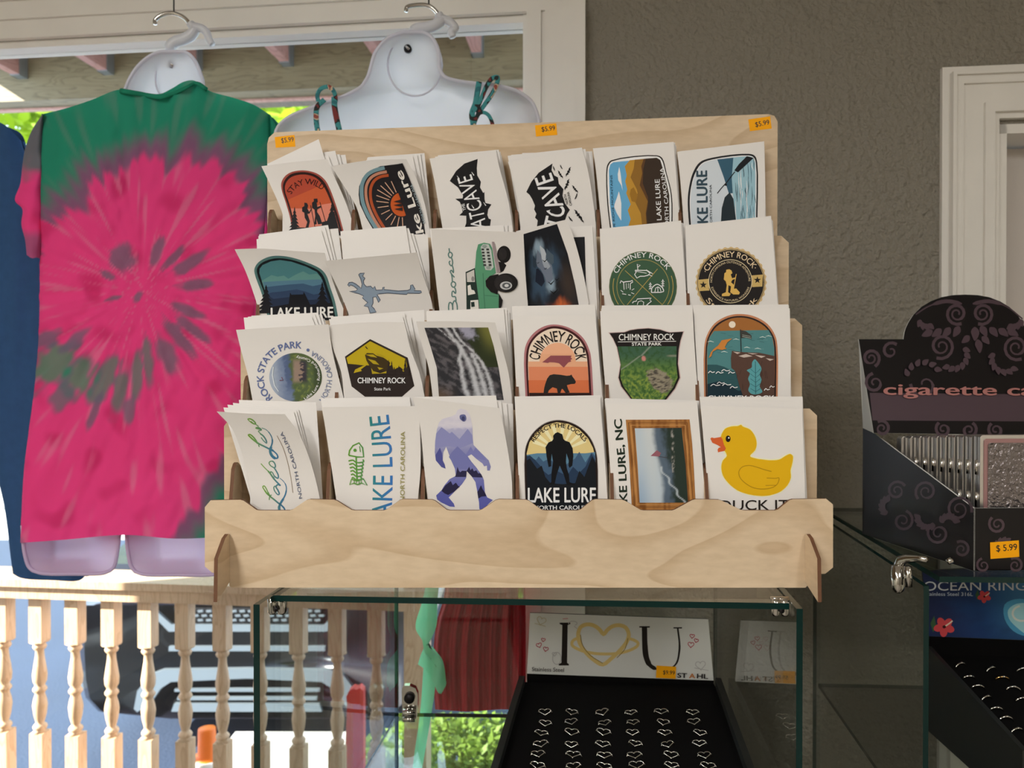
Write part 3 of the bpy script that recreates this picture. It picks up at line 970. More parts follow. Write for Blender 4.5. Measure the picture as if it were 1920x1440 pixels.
# front board with six finger dips
dips = [(455, 485, 545, 577), (630, 663, 722, 752), (814, 842, 900, 932), (990, 1020, 1085, 1113), (1170, 1205, 1262, 1300), (1352, 1393, 1455, 1483)]
o = [(384, 951), (395, 938)]
for a, c, d, e in dips:
    o += [(a - 4, 937), (a + 2, 939), (c - 4, 956), (c + 2, 957), (d - 2, 957), (d + 4, 955), (e - 3, 938), (e + 4, 936)]
o += [(1549, 935), (1562, 946), (1562, 1064), (1547, 1076), (1514, 1076), (1514, 1098), (1510, 1102), (434, 1102), (430, 1098), (430, 1074), (398, 1074), (384, 1062)]
b = MB(); b.prism(board_px(o, RB[0]), (0, TK, 0), M['birch'], M['birch_edge']); b.build('front_board', rack)
# tier boards
for i, (xl, xr, yt) in enumerate([(420, 1532, 765), (451, 1504, 596), (480, 1479, 441)]):
    Y = RB[i + 1]
    zb = ZTOP[i] - 0.062
    P = board_px([(xl, yt + 34), (xl + 22, yt + 6), (xr - 14, yt + 1), (xr, yt + 14)], Y)
    P += [Vector((P[3].x, Y, zb)), Vector((P[0].x, Y, zb))]
    b = MB(); b.prism(P, (0, TK, 0), M['birch'], M['birch_edge']); b.build('tier_board', rack)
P = board_px([(501, 270), (504, 258), (515, 248), (1440, 214), (1452, 217), (1458, 228)], RB[4])
P += [Vector((P[5].x, RB[4], ZTOP[3] - 0.062)), Vector((P[0].x, RB[4], ZTOP[3] - 0.062))]
bb = MB(); bb.prism(P, (0, TK, 0), M['birch'], M['birch_edge']); bb.build('back_board', rack)
# side panels and dividers: stepped plates in the depth direction
def stair(x, foot, low=False):
    pts = []
    if foot:
        pts += [(RB[0] - 0.0003, ZGL + 0.006), (RB[0] - 0.033, ZGL - 0.0048), (RB[0] - 0.031, ZGL + 0.036), (RB[0] - 0.012, ZGL + 0.0515), (RB[0] - 0.004, ZGL + 0.054), (RB[0] - 0.0003, ZGL + 0.053), (RB[0] - 0.0003, ZGL + 0.02), (RB[0] + TK + 0.0003, ZGL + 0.02)]
    else:
        pts += [(RB[0] + TK + 0.0003, ZTOP[0] - 0.06)]
    for i in range(4):
        yf = RB[i] + TK + 0.0003
        yb = RB[i + 1] - 0.0003
        zt = ZTOP[i] + (0.0 if low else 0.034)
        pts += [(yf, ZTOP[i] - 0.02), (yf + 0.010, zt - 0.006), (yf + 0.015, zt - 0.001), (yf + 0.019, zt), (yf + 0.023, zt - 0.002), (yb, zt - 0.008)]
        if i < 3:
            pts += [(yb, ZTOP[i] - 0.0625), (RB[i + 1] + TK + 0.0003, ZTOP[i] - 0.0625)]
    pts += [(RB[4] - 0.0003, ZTOP[3] - 0.0625), (RB[3] + 0.02, ZTOP[2] - 0.068)]
    if foot:
        pts += [(RB[3] + 0.03, ZGL + 0.001), (RB[2], ZGL + 0.001), (RB[1] + 0.02, ZGL + 0.006)]
    else:
        pts += [(RB[2] + 0.02, ZTOP[1] - 0.068), (RB[1] + 0.02, ZTOP[0] - 0.066)]
    return pts
for i, x in enumerate(XS):
    foot = i in (0, 6)
    b = MB()
    x0 = x - TK if i == 0 else (x if i == 6 else x - TK / 2)
    b.prism([(x0, y, z) for y, z in stair(x, foot, i == 6)], (TK, 0, 0), M['birch'], M['birch_edge'])
    b.build('side_panel' if foot else 'divider', rack)
for i in range(4):
    b = MB()
    b.box((XS[0] + 0.0005, RB[i] + TK, ZTOP[i] - 0.0620), (XS[6] - 0.0005, RB[i + 1], ZTOP[i] - 0.0585), M['birch'], M['birch_edge'])
    b.build('pocket_floor', rack)

def price_sticker(parent, surf, corners, txt, tpath, h, label):
    a = Art(surf, (0, 0, 1), None, 0.00006, 0.00015)
    a.mt = M['orange']
    a.poly(corners, '#ff9e10')
    a.mt = M['black_text']
    a.text(txt, tpath, h, '#1d1612', 0.01)
    o_ = a.build('price_sticker', parent)
    o_['label'] = label
back_surf = lambda px, py, l: at(px, py, RB[4] - l)
price_sticker(rack, back_surf, [(515, 257), (552, 253), (554, 275), (517, 277)], '$5.99', [(528, 268), (551, 265)], 9, 'orange price sticker at the left end of the rack top')
price_sticker(rack, back_surf, [(1003, 235), (1043, 231), (1045, 253), (1005, 256)], '$5.99', [(1016, 247), (1041, 244)], 9, 'orange price sticker in the middle of the rack top')
price_sticker(rack, back_surf, [(1403, 224), (1444, 218), (1447, 241), (1406, 246)], '$5.99', [(1417, 238), (1443, 233)], 9, 'orange price sticker at the right end of the rack top')

# ------------------------------------------------------------------ the sticker cards
Z1 = (480, 250, 6.0); Z2 = (790, 250, 5.818); Z3 = (1100, 250, 5.333); Z4 = (430, 410, 5.0526); Z5 = (780, 410, 5.4857); Z6 = (1110, 400, 5.333)
Z7 = (430, 580, 5.189); Z8 = (770, 570, 5.333); Z9 = (1110, 570, 4.923); Z10 = (400, 740, 4.923); Z11 = (770, 740, 5.189); Z12 = (1120, 740, 4.571)

def make_surf(row, dY, a, c, tw=0.0, xc=0.0):
    yf = RB[row]; zb = ZTOP[row]
    def g(X, Zz):
        h = Zz - zb
        hh = max(0.0, h - 0.012)
        return yf + TK + dY + a * max(h, -0.02) + c * hh * hh + tw * (X - xc) * hh
    def surf(px, py, lift=0.0):
        d = ray(px, py)
        Y = yf
        for _ in range(12):
            p = CO + d * (Y / d.y)
            Y = g(p.x, p.z)
        p = CO + d * (Y / d.y)
        return Vector((p.x, p.y - lift, p.z))
    surf.g = g
    return surf
def card_mesh(Z, L, R, T, surf, row, curved, side_art=None):
    toP = lambda p: (Z[0] + p[0] / Z[2], Z[1] + p[1] / Z[2])
    L = [toP(p) for p in L]; R = [toP(p) for p in R]
    T = [toP(p) for p in T] if T else [L[0], R[0]]
    nr = 22 if curved else 4; nc = 10 if curved else 3
    Ls = [(p[0], p[1]) for p in (spline(L) if len(L) > 2 else L)]
    Rs = [(p[0], p[1]) for p in (spline(R) if len(R) > 2 else R)]
    G = coons(spline(T) if len(T) > 2 else T, [Ls[-1], Rs[-1]], Ls, Rs, nc, nr)
    P = [[surf(p[0], p[1]) for p in r] for r in G]
    zf = ZTOP[row] - 0.0582
    last = P[-1]
    for k in (0.35, 0.7, 1.0):
        row_ = []
        for p in last:
            zz = p.z + (zf - p.z) * k
            row_.append(Vector((p.x, surf.g(p.x, zz), zz)))
        P.append(row_)
    th = 0.0004
    b = MB()
    nr = len(P)
    F = [p for r in P for p in r]
    Bk = [p + Vector((0, th, 0)) for p in F]
    n = nr * nc
    fs = []
    for i in range(nr - 1):
        for j in range(nc - 1):
            q = (i * nc + j, (i + 1) * nc + j, (i + 1) * nc + j + 1, i * nc + j + 1)
            fs.append(q); fs.append(tuple(n + x for x in reversed(q)))
    rim = [j for j in range(nc)] + [i * nc + nc - 1 for i in range(1, nr)] + [(nr - 1) * nc + j for j in range(nc - 2, -1, -1)] + [i * nc for i in range(nr - 2, 0, -1)]
    for a_, c_ in zip(rim, rim[1:] + rim[:1]):
        fs.append((a_, c_, n + c_, n + a_))
    b.add(F + Bk, fs, M['paper'], None, False)
    return b, P

PLACE = {3: 'top row', 2: 'second row from the top', 1: 'third row from the top', 0: 'bottom row'}
def card(Z, L, R, row, a, c, label, short, T=None, tw=0.0, backs=(), dY=0.0, art=None, curved=None):
    """front card of a pocket and the cards showing behind it"""
    curved = (c != 0 or tw != 0) if curved is None else curved
    xm = at(Z[0] + (L[-1][0] + R[-1][0]) / 2 / Z[2], Z[1] + L[-1][1] / Z[2], RB[row]).x
    s = make_surf(row, 0.0095 + dY, a, c, tw, xm)
    b, P = card_mesh(Z, L, R, T, s, row, curved)
    mid = P[-1][len(P[-1]) // 2]
    t = thing('sticker_card', (mid.x, mid.y, mid.z), label, 'sticker', 'sticker cards in the rack')
    b.build('card', t)
    if art:
        A = Art(s, Z, 9 if curved else None, 0.00006 if abs(c) > 2.5 else 0.00004)
        art(A)
        A.build('printed_design', t)
    ordn = ['directly behind', 'second behind', 'third behind', 'fourth behind', 'fifth behind', 'sixth behind', 'seventh behind', 'eighth behind']
    for i, bk in enumerate(backs):
        TL, TR = bk[0], bk[1]
        w0 = R[-1][0] - L[-1][0]
        BL = bk[2] if len(bk) > 2 else (L[-1][0] + 6 * i, L[-1][1])
        BR = bk[3] if len(bk) > 3 else (R[-1][0] + 8 * i, R[-1][1])
        s2 = make_surf(row, 0.0115 + 0.0019 * i + max(0, dY), max(a, 0.03) + 0.012, 0)
        b2, P2 = card_mesh(Z, [TL, BL], [TR, BR], None, s2, row, False)
        mid = P2[-1][1]
        o_ = b2.build('sticker_card', None, (mid.x, mid.y, mid.z))
        if len(bk) > 4:
            A2 = Art(s2, Z); bk[4](A2); A2.build('printed_design', o_)
        tag(o_, 'blank-edged white card %s the %s card' % (ordn[i], short), 'sticker', 'spare cards standing behind the front cards')
    return t

BLK = '#1b1a1c'
# ---- row 1 (top)
def art11(A):
    A.poly([(410, 1150), (385, 960), (335, 780), (290, 640), (285, 560), (320, 490), (390, 440), (500, 418), (600, 425), (700, 460), (780, 530), (830, 620), (880, 750), (930, 900), (975, 1060), (1000, 1150)], '#96493e', -4)
    A.poly([(425, 1150), (400, 960), (350, 780), (308, 650), (305, 575), (340, 505), (400, 458), (500, 437), (595, 443), (690, 478), (765, 545), (815, 635), (865, 765), (915, 905), (960, 1070), (985, 1150)], '#2a1512', -4)
    A.poly([(445, 1150), (420, 960), (370, 780), (330, 660), (328, 590), (360, 525), (415, 485), (505, 465), (590, 470), (670, 500), (740, 565), (790, 650), (845, 780), (890, 910), (930, 1050), (955, 1150)], '#a5432f', -4)
    A.poly([(365, 745), (720, 590), (760, 595), (800, 670), (845, 780), (890, 910), (930, 1050), (955, 1150), (445, 1150), (420, 960)], '#b9532f')
    A.poly([(392, 845), (620, 850), (700, 810), (848, 785), (890, 910), (930, 1050), (955, 1150), (445, 1150), (420, 960)], '#cf7c68')
    A.text('STAY WILD', [(398, 688), (440, 630), (510, 588), (590, 575), (665, 592), (742, 640)], 66, '#32100e', 0.012)
    A.tree(435, 825, 1100, 70, BLK, 7); A.tree(855, 780, 1120, 95, BLK, 7)
    A.poly([(745, 1000), (800, 985), (830, 900), (880, 880), (955, 1150), (445, 1150), (450, 1060), (600, 1060), (740, 1040)], BLK)
    A.poly([(545, 780), (575, 785), (588, 815), (578, 845), (600, 885), (625, 845), (632, 850), (602, 905), (578, 905), (592, 940), (608, 990), (592, 1060), (560, 1060), (578, 1000), (550, 950), (545, 895), (520, 880), (520, 835), (545, 820)], BLK)
    A.poly([(650, 738), (690, 735), (697, 770), (682, 780), (692, 830), (730, 815), (737, 832), (692, 855), (688, 885), (718, 930), (742, 1000), (768, 1015), (700, 1025), (678, 960), (685, 1020), (655, 1030), (668, 930), (660, 860), (632, 840), (632, 780), (652, 765)], BLK)
    A.line([(615, 810), (665, 1060)], 7, BLK); A.line([(720, 775), (785, 1000)], 7, BLK)
card(Z1, [(60, 370), (170, 600), (290, 880), (345, 1090)], [(800, 290), (880, 480), (1010, 780), (1120, 1090)], 3, 0.02, -2.2,
     'orange arched STAY WILD sticker with two hikers, leftmost of the top row', 'two-hikers', T=[(60, 370), (430, 322), (800, 290)],
     backs=[((125, 345), (705, 65), (300, 900), (960, 900)), ((330, 290), (812, 250)), ((350, 270), (890, 196)), ((370, 280), (940, 235)), ((380, 290), (1005, 240))], art=art11)
def art12(A):
    A.poly([(1340, 1120), (1240, 950), (1170, 800), (1155, 690), (1160, 600), (1200, 500), (1290, 420), (1400, 370), (1650, 340), (1730, 520), (1810, 730), (1870, 900), (1905, 1130)], '#1f1d20')
    A.line([(1447, 388), (1330, 420), (1250, 470), (1198, 560), (1188, 660), (1203, 780), (1260, 920), (1370, 1100)], 42, '#6f8f98', 4)
    A.line([(1472, 433), (1370, 455), (1292, 502), (1246, 580), (1236, 670), (1252, 780), (1310, 930), (1420, 1110)], 32, '#b57f68', 4)
    A.line([(1492, 473), (1400, 490), (1336, 530), (1296, 602), (1287, 690), (1302, 790), (1360, 930), (1470, 1110)], 32, '#a64c28', 4)
    A.ell(1640, 800, 125, 135, '#bb5422')
    for x, y in [(1522, 540), (1452, 553), (1402, 590), (1366, 636), (1356, 700), (1355, 765), (1370, 837), (1410, 912), (1460, 977), (1520, 1032), (1590, 1060), (1655, 1080)]:
        d = math.hypot(1640 - x, 800 - y)
        k = 148 / d
        A.line([(1640 + (x - 1640) * k, 800 + (y - 800) * k), (x, y)], 9, '#cfa48a')
    A.poly([(1548, 770), (1640, 745), (1640, 790)], '#2a2020'); A.poly([(1548, 810), (1645, 790), (1645, 830)], '#2a2020'); A.poly([(1555, 855), (1650, 835), (1650, 875)], '#2a2020')
    A.poly([(1450, 378), (1650, 340), (1730, 520), (1810, 730), (1870, 900), (1905, 1160), (1740, 1160), (1690, 930), (1620, 720), (1550, 540), (1500, 470)], '#1f1d20')
    A.text('Lake Lure', [(1905, 1330), (1890, 1130), (1830, 920), (1780, 760), (1710, 570), (1640, 420)], 88, '#dcd7cf', 0.028)
    A.text('NORTH CAROLINA', [(1908, 1010), (1870, 860), (1760, 575)], 30, '#93a3a8', 0.01)
card(Z1, [(845, 370), (1000, 610), (1130, 830), (1200, 1080)], [(1690, 290), (1800, 500), (1900, 800), (1960, 1130)], 3, 0.0, -3.4,
     'retro sunburst Lake Lure sticker with blue and orange arcs in the top row', 'retro-sunburst', T=[(845, 370), (1280, 302), (1690, 290)],
     backs=[((1240, 300), (1760, 250)), ((1250, 275), (1812, 240)), ((1260, 270), (1850, 226)), ((1260, 268), (1895, 222))], art=art12)
WHT = '#e6e3de'
def art13(A):
    A.poly([(310, 520), (380, 410), (470, 330), (615, 280), (605, 380), (610, 460), (650, 530), (640, 590), (675, 650), (688, 640), (690, 720), (700, 760), (765, 775), (730, 830), (720, 890), (735, 930), (760, 940), (750, 1010), (735, 1100), (445, 1100), (490, 980), (490, 900), (415, 895), (450, 860), (440, 800), (420, 750), (370, 715), (450, 710), (455, 680), (430, 640), (400, 590)], '#171617')
    A.text('ATCAVE', [(705, 1030), (690, 900), (645, 740), (590, 590), (545, 445)], 165, WHT, 0.0)
    A.text('THE', [(488, 838), (468, 765)], 34, WHT, 0.01)
    for x, y in [(560, 440), (400, 480), (640, 760), (560, 800), (690, 770), (380, 590)]:
        A.line([(x - 12, y - 18), (x + 14, y + 20)], [3, 12], WHT)
card(Z2, [(90, 275), (150, 560), (200, 850), (230, 1030)], [(800, 190), (870, 440), (950, 740), (1000, 1050)], 3, -0.03, -0.7,
     'black bat-wing THE BATCAVE sticker standing alone on grey white card, top row', 'single-wing batcave',
     backs=[((150, 255), (815, 180)), ((180, 240), (845, 178)), ((200, 250), (862, 200)), ((220, 260), (875, 240))], art=art13)
def art14(A):
    A.poly([(1145, 640), (1200, 530), (1280, 430), (1430, 330), (1420, 400), (1450, 460), (1490, 480), (1500, 550), (1550, 610), (1540, 680), (1570, 770), (1620, 835), (1590, 880), (1570, 940), (1540, 1060), (1255, 1060), (1270, 950), (1240, 920), (1255, 880), (1230, 830), (1240, 790), (1210, 720), (1180, 670)], '#171617')
    A.text('TCAVE', [(1520, 1060), (1560, 840), (1510, 680), (1460, 560), (1415, 430)], 195, WHT, 0.012)
    for x, y, s, q in [(1605, 420, 62, -1.1), (1515, 450, 55, 1.0), (1590, 560, 70, -1.2), (1675, 610, 55, 0.9), (1690, 690, 40, -1.2), (1710, 890, 75, 0.9), (1625, 935, 40, 0.9), (1445, 385, 30, 1.2), (1525, 370, 30, 1.1), (1745, 940, 45, 1.0)]:
        B = [(-1, 0), (-0.6, -0.22), (-0.15, -0.12), (-0.06, -0.25), (0.06, -0.25), (0.15, -0.12), (0.6, -0.22), (1, 0), (0.6, 0.02), (0.4, 0.22), (0.2, 0.06), (0, 0.28), (-0.2, 0.06), (-0.4, 0.22), (-0.6, 0.02)]
        A.poly([(x + s * (p[0] * math.cos(q) - p[1] * math.sin(q)), y + s * (p[0] * math.sin(q) + p[1] * math.cos(q))) for p in B], '#171617')
    A.text('NORTH', [(1602, 770), (1578, 665)], 26, '#171617', 0.012); A.text('CAROLINA', [(1642, 785), (1612, 638)], 26, '#171617', 0.012)
card(Z2, [(945, 310), (1010, 550), (1060, 800), (1080, 1020)], [(1755, 175), (1820, 420), (1870, 720), (1905, 1000)], 3, -0.03, -0.5,
     'black bat-wing sticker with a flock of small bats beside the lettering, top row', 'flock-of-bats',
     backs=[((942, 245), (1752, 155)), ((980, 235), (1790, 170)), ((1000, 240), (1812, 200)), ((1100, 215), (1865, 195))], art=art14)
def art15(A):
    A.poly([(240, 1000), (205, 700), (198, 350), (215, 300), (250, 268), (700, 220), (755, 248), (800, 400), (852, 620), (858, 1000)], '#2a2420', -4)
    A.poly([(252, 1000), (217, 700), (210, 355), (226, 310), (256, 280), (698, 231), (744, 257), (790, 400), (841, 620), (846, 1000)], '#ece6dc', -4)
    I = [(828, 1000), (825, 620), (775, 400), (735, 268), (700, 246)]
    A.poly([(270, 1000), (232, 700), (222, 370), (236, 312), (266, 290)] + I[::-1], '#5f9fc6')
    A.poly([(430, 270), (380, 330), (400, 420), (385, 480), (405, 560), (395, 600), (440, 710), (410, 770), (440, 860), (390, 1000)] + I, '#b2852f')
    A.poly([(480, 264), (470, 350), (438, 440), (500, 560), (510, 600), (470, 640), (485, 690), (540, 800), (565, 1000)] + I, '#866023')
    A.poly([(440, 560), (430, 610), (450, 680), (490, 690), (510, 620), (470, 540)], '#93691f')
    A.poly([(570, 256), (545, 330), (555, 400), (530, 520), (610, 680), (600, 740), (590, 800), (605, 1000)] + I, '#55391d')
    A.poly([(590, 254), (565, 360), (560, 500), (612, 640), (612, 720), (598, 800), (612, 1000)] + I, '#33261b')
    A.poly([(325, 335), (310, 410), (315, 470), (345, 520), (360, 575), (348, 480), (338, 400)], '#e9e9e8'); A.poly([(322, 580), (300, 650), (278, 710), (275, 740), (300, 800), (345, 875), (346, 700), (332, 620)], '#e9e9e8')
    A.text('BLUE RIDGE MOUNTAINS', [(292, 1010), (268, 700), (256, 420)], 22, '#1d3c50', 0.006)
    A.text('LAKE LURE', [(748, 868), (727, 460)], 48, '#ece6dc', 0.012); A.text('NORTH CAROLINA', [(822, 985), (808, 640), (765, 345)], 38, '#ece6dc', 0.006)
card(Z3, [(62, 150), (110, 500), (150, 940)], [(870, 85), (900, 480), (930, 880)], 3, 0.06, 0,
     'blue and brown mountain sticker titled BLUE RIDGE MOUNTAINS in the top row', 'blue-and-brown mountain',
     backs=[((70, 152), (885, 92)), ((75, 165), (895, 120))], art=art15)
def art16(A):
    A.poly([(1030, 1000), (1010, 700), (1020, 560), (1060, 400), (1130, 290), (1250, 245), (1620, 205), (1680, 225), (1705, 290), (1705, 1000)], '#1c1c1e', -4)
    A.poly([(1050, 1000), (1030, 700), (1040, 565), (1078, 415), (1146, 306), (1258, 262), (1618, 222), (1668, 240), (1690, 292), (1690, 1000)], '#dfe2e3', -4)
    A.poly([(1056, 1000), (1036, 700), (1046, 567), (1084, 419), (1150, 312), (1260, 268), (1616, 229), (1662, 245), (1684, 294), (1684, 1000)], '#c3cbd2', -4)
    A.poly([(1305, 262), (1370, 440), (1420, 600), (1480, 600), (1468, 244)], '#31566a')
    A.poly([(1335, 1000), (1350, 750), (1380, 640), (1430, 590), (1490, 700), (1500, 1000)], '#1e2a30')
    A.poly([(1465, 244), (1450, 450), (1460, 600), (1490, 850), (1500, 1000), (1684, 1000), (1684, 294), (1662, 245), (1616, 229)], '#8fb3c0')
    rnd = random.Random(3)
    for k in range(34):
        x = rnd.uniform(1480, 1676); y = rnd.uniform(235, 800); l = rnd.uniform(60, 240)
        A.line([(x, y), (x + rnd.uniform(-6, 10), y + l * 0.5), (x + rnd.uniform(-5, 18), min(940, y + l))], [2, 7, 2], rnd.choice(['#27414e', '#31566a', '#dfe8ea', '#dfe8ea', '#27414e']), layer=8)
    A.n = 9
    A.line([(1305, 602), (1345, 550), (1400, 490), (1480, 385)], 9, '#15181c'); A.ell(1390, 515, 12, 12, '#15181c')
    A.poly([(1475, 372), (1520, 310), (1600, 230), (1668, 247), (1600, 310), (1512, 392)], '#15181c')
    A.text('LAKE LURE', [(1212, 1060), (1210, 890), (1200, 375)], 106, '#2f4450', 0.03); A.text('NORTH CAROLINA', [(1254, 930), (1247, 515)], 22, '#39424a', 0.006)
card(Z3, [(905, 185), (940, 500), (970, 910)], [(1775, 80), (1785, 500), (1785, 850)], 3, 0.06, 0,
     'blue fishing rod and lake sticker, rightmost of the top row', 'fishing-rod',
     backs=[((925, 180), (1765, 85)), ((935, 190), (1778, 120))], art=art16)
# ---- row 2
def art21(A):
    A.poly([(370, 960), (310, 720), (240, 520), (240, 470), (280, 410), (380, 360), (480, 352), (600, 370), (750, 420), (870, 480), (920, 540), (960, 660), (1000, 780), (1035, 960)], '#4a6e6c', -4)
    A.poly([(395, 960), (335, 720), (262, 510), (265, 470), (300, 425), (390, 385), (480, 375), (600, 392), (740, 440), (850, 495), (895, 550), (935, 665), (975, 785), (1010, 960)], '#12181c', -4)
    I = [(910, 670), (955, 790), (995, 960), (415, 960), (350, 720)]
    A.poly([(285, 515), (288, 475), (315, 440), (395, 405), (480, 392), (590, 408), (730, 455), (830, 505), (872, 560)] + I, '#45757a')
    A.poly([(308, 590), (400, 535), (460, 550), (520, 540), (560, 570), (640, 525), (700, 500), (760, 530), (830, 520), (862, 550)] + I, '#5a8783')
    A.poly([(322, 600), (600, 585), (880, 575)] + I, '#4f7488')
    A.poly([(340, 650), (420, 640), (560, 625), (700, 615), (790, 640), (890, 620)] + I, '#38526c')
    A.poly([(400, 700), (500, 690), (640, 670), (720, 690), (800, 720), (900, 700)] + I, '#2c3d58')
    A.poly([(420, 760), (600, 740), (760, 770), (930, 760)] + I, '#212c42')
    A.tree(350, 625, 900, 95, '#17171c', 7); A.tree(882, 595, 900, 90, '#17171c', 7)
    A.poly([(575, 720), (578, 700), (590, 722), (702, 718), (706, 692), (722, 722), (775, 830), (560, 840)], '#15151a')
    A.poly([(380, 840), (560, 810), (770, 815), (960, 800), (995, 960), (415, 960)], '#15151a')
    A.text('LAKE LURE', [(398, 945), (985, 935)], 100, '#dedbd6', 0.03)
card(Z4, [(50, 290), (150, 490), (240, 740), (290, 905)], [(905, 325), (970, 560), (1050, 780), (1110, 915)], 2, -0.1, -4.2,
     'dark teal arched LAKE LURE lakeside dock sticker bending forward, left end of second row', 'dark-teal dock', T=[(50, 290), (300, 283), (600, 305), (905, 325)],
     backs=[((258, 195), (870, 108)), ((275, 165), (905, 80)), ((282, 150), (935, 60)), ((320, 150), (1030, 92)), ((330, 170), (1035, 130)), ((340, 190), (1045, 200))], art=art21)
def art22(A):
    lake = [(1140, 690), (1200, 685), (1215, 668), (1180, 640), (1150, 628), (1135, 642), (1122, 628), (1135, 605), (1165, 602), (1200, 620), (1225, 640), (1250, 660), (1258, 620), (1245, 570), (1225, 530), (1240, 518), (1280, 515), (1262, 545), (1285, 565), (1270, 590), (1275, 620), (1300, 645), (1340, 640), (1360, 660), (1378, 640), (1390, 678), (1450, 675), (1455, 652), (1470, 648), (1465, 672), (1600, 685), (1690, 680), (1715, 668), (1718, 632), (1735, 625), (1760, 668), (1750, 682), (1815, 684), (1822, 698), (1800, 708), (1690, 706), (1680, 718), (1500, 705), (1420, 712), (1400, 720), (1430, 770), (1415, 795), (1390, 740), (1360, 745), (1362, 800), (1348, 830), (1370, 850), (1392, 885), (1335, 895), (1315, 835), (1276, 828), (1310, 795), (1262, 752), (1272, 732), (1230, 712), (1190, 702)]
    A.poly(lake, '#8797a8'); A.line(lake, 7, '#4a5260', 0, True)
card(Z4, [(900, 400), (1000, 600), (1090, 800), (1130, 905)], [(1775, 320), (1840, 550), (1910, 760), (1930, 870)], 2, -0.25, -4.2,
     'grey-shaded card with a blue lake outline map, second row', 'lake-outline map',
     backs=[((1052, 120), (1672, 68), None or (1120, 905), (1800, 880)), ((1070, 115), (1700, 90)), ((1080, 130), (1745, 140)), ((1190, 170), (1880, 145), (1240, 905), (1915, 870))], art=art22)
def art24(A):
    def f(s, t):
        x = 1105 + s * 520; y = 100 + t * 760
        c = (0.012, 0.013, 0.017)
        path = [(1300, 270), (1320, 420), (1340, 500), (1370, 630)]
        d = min(math.hypot((x - p[0]) * 1.25, (y - p[1]) * 0.8) for p in path)
        n_ = fbm(x * 0.012, y * 0.005, 3) * 55
        c = lerp(c, (0.33, 0.45, 0.55), 0.85 * sstep(105, 10, d + n_))
        d2 = min(math.hypot((x - p[0]), (y - p[1]) * 0.7) for p in [(1230, 480), (1250, 620), (1420, 430)])
        c = lerp(c, (0.06, 0.12, 0.20), 0.6 * sstep(170, 20, d2 + n_) * (1 - sstep(0, 1, c[2] * 2)))
        d3 = math.hypot((x - 1450) * 0.8, (y - 860))
        c = lerp(c, (0.75, 0.16, 0.04), 0.9 * sstep(120, 10, d3 + n_))
        d4 = math.hypot((x - 1560), (y - 640) * 0.5)
        c = lerp(c, (0.07, 0.045, 0.03), 0.6 * sstep(140, 10, d4))
        return c
    A.photo([(1105, 160), (1130, 600), (1152, 920)], [(1450, 55), (1560, 360), (1640, 700), (1680, 920)], 46, 60, f)
    cv = lambda pts: [((980 + x / 8.467 - Z5[0]) * Z5[2], (410 + y / 8.467 - Z5[1]) * Z5[2]) for x, y in pts]
    A.poly(cv([(160, 580), (190, 625), (225, 650), (240, 720), (200, 790), (165, 760)]), '#2c3a48'); A.poly(cv([(380, 470), (430, 530), (490, 580), (495, 700), (440, 760), (400, 690), (372, 600)]), '#46545f')
    A.poly(cv([(222, 570), (238, 495), (262, 530), (285, 590), (312, 650), (400, 682), (460, 740), (468, 850), (482, 960), (430, 1022), (380, 1015), (345, 910), (285, 805), (232, 760), (215, 690)]), '#67707f')
    A.poly(cv([(268, 440), (282, 425), (290, 440), (300, 450), (345, 490), (372, 560), (362, 640), (400, 690), (330, 720), (305, 650), (285, 540)]), '#a9b0b6'); A.poly(cv([(310, 690), (400, 690), (440, 760), (400, 800), (340, 770)]), '#9299a2')
    A.poly(cv([(215, 800), (245, 790), (320, 880), (350, 1000), (300, 1080), (200, 1000)]), '#161d2c')
    for x, y, s in [(1325, 432, 26), (1390, 660, 32), (1420, 752, 42), (1330, 515, 14), (1450, 625, 22), (1255, 455, 12)]:
        A.line([(x - s, y - s * 0.3), (x - s * 0.1, y + s * 0.45), (x + s, y - s * 0.7)], [4, s * 0.5, 4], '#0c0d10', layer=9)
card(Z5, [(1030, 128), (1090, 600), (1140, 880)], [(1545, 10), (1620, 190), (1720, 560), (1775, 850)], 2, 0.03, -1.6,
     'dark cave photo card with flying bats, leaning right of the green truck card', 'dark cave photo',
     backs=[((1110, 120), (1815, 82), (1170, 880), (1862, 870), lambda A: A.poly([(1500, 197), (1735, 187), (1754, 880), (1560, 880)], '#17171a')), ((1120, 115), (1835, 70), (1180, 880), (1870, 870)), ((1130, 120), (1850, 95), (1190, 880), (1885, 870))], art=art24, dY=0.0016)
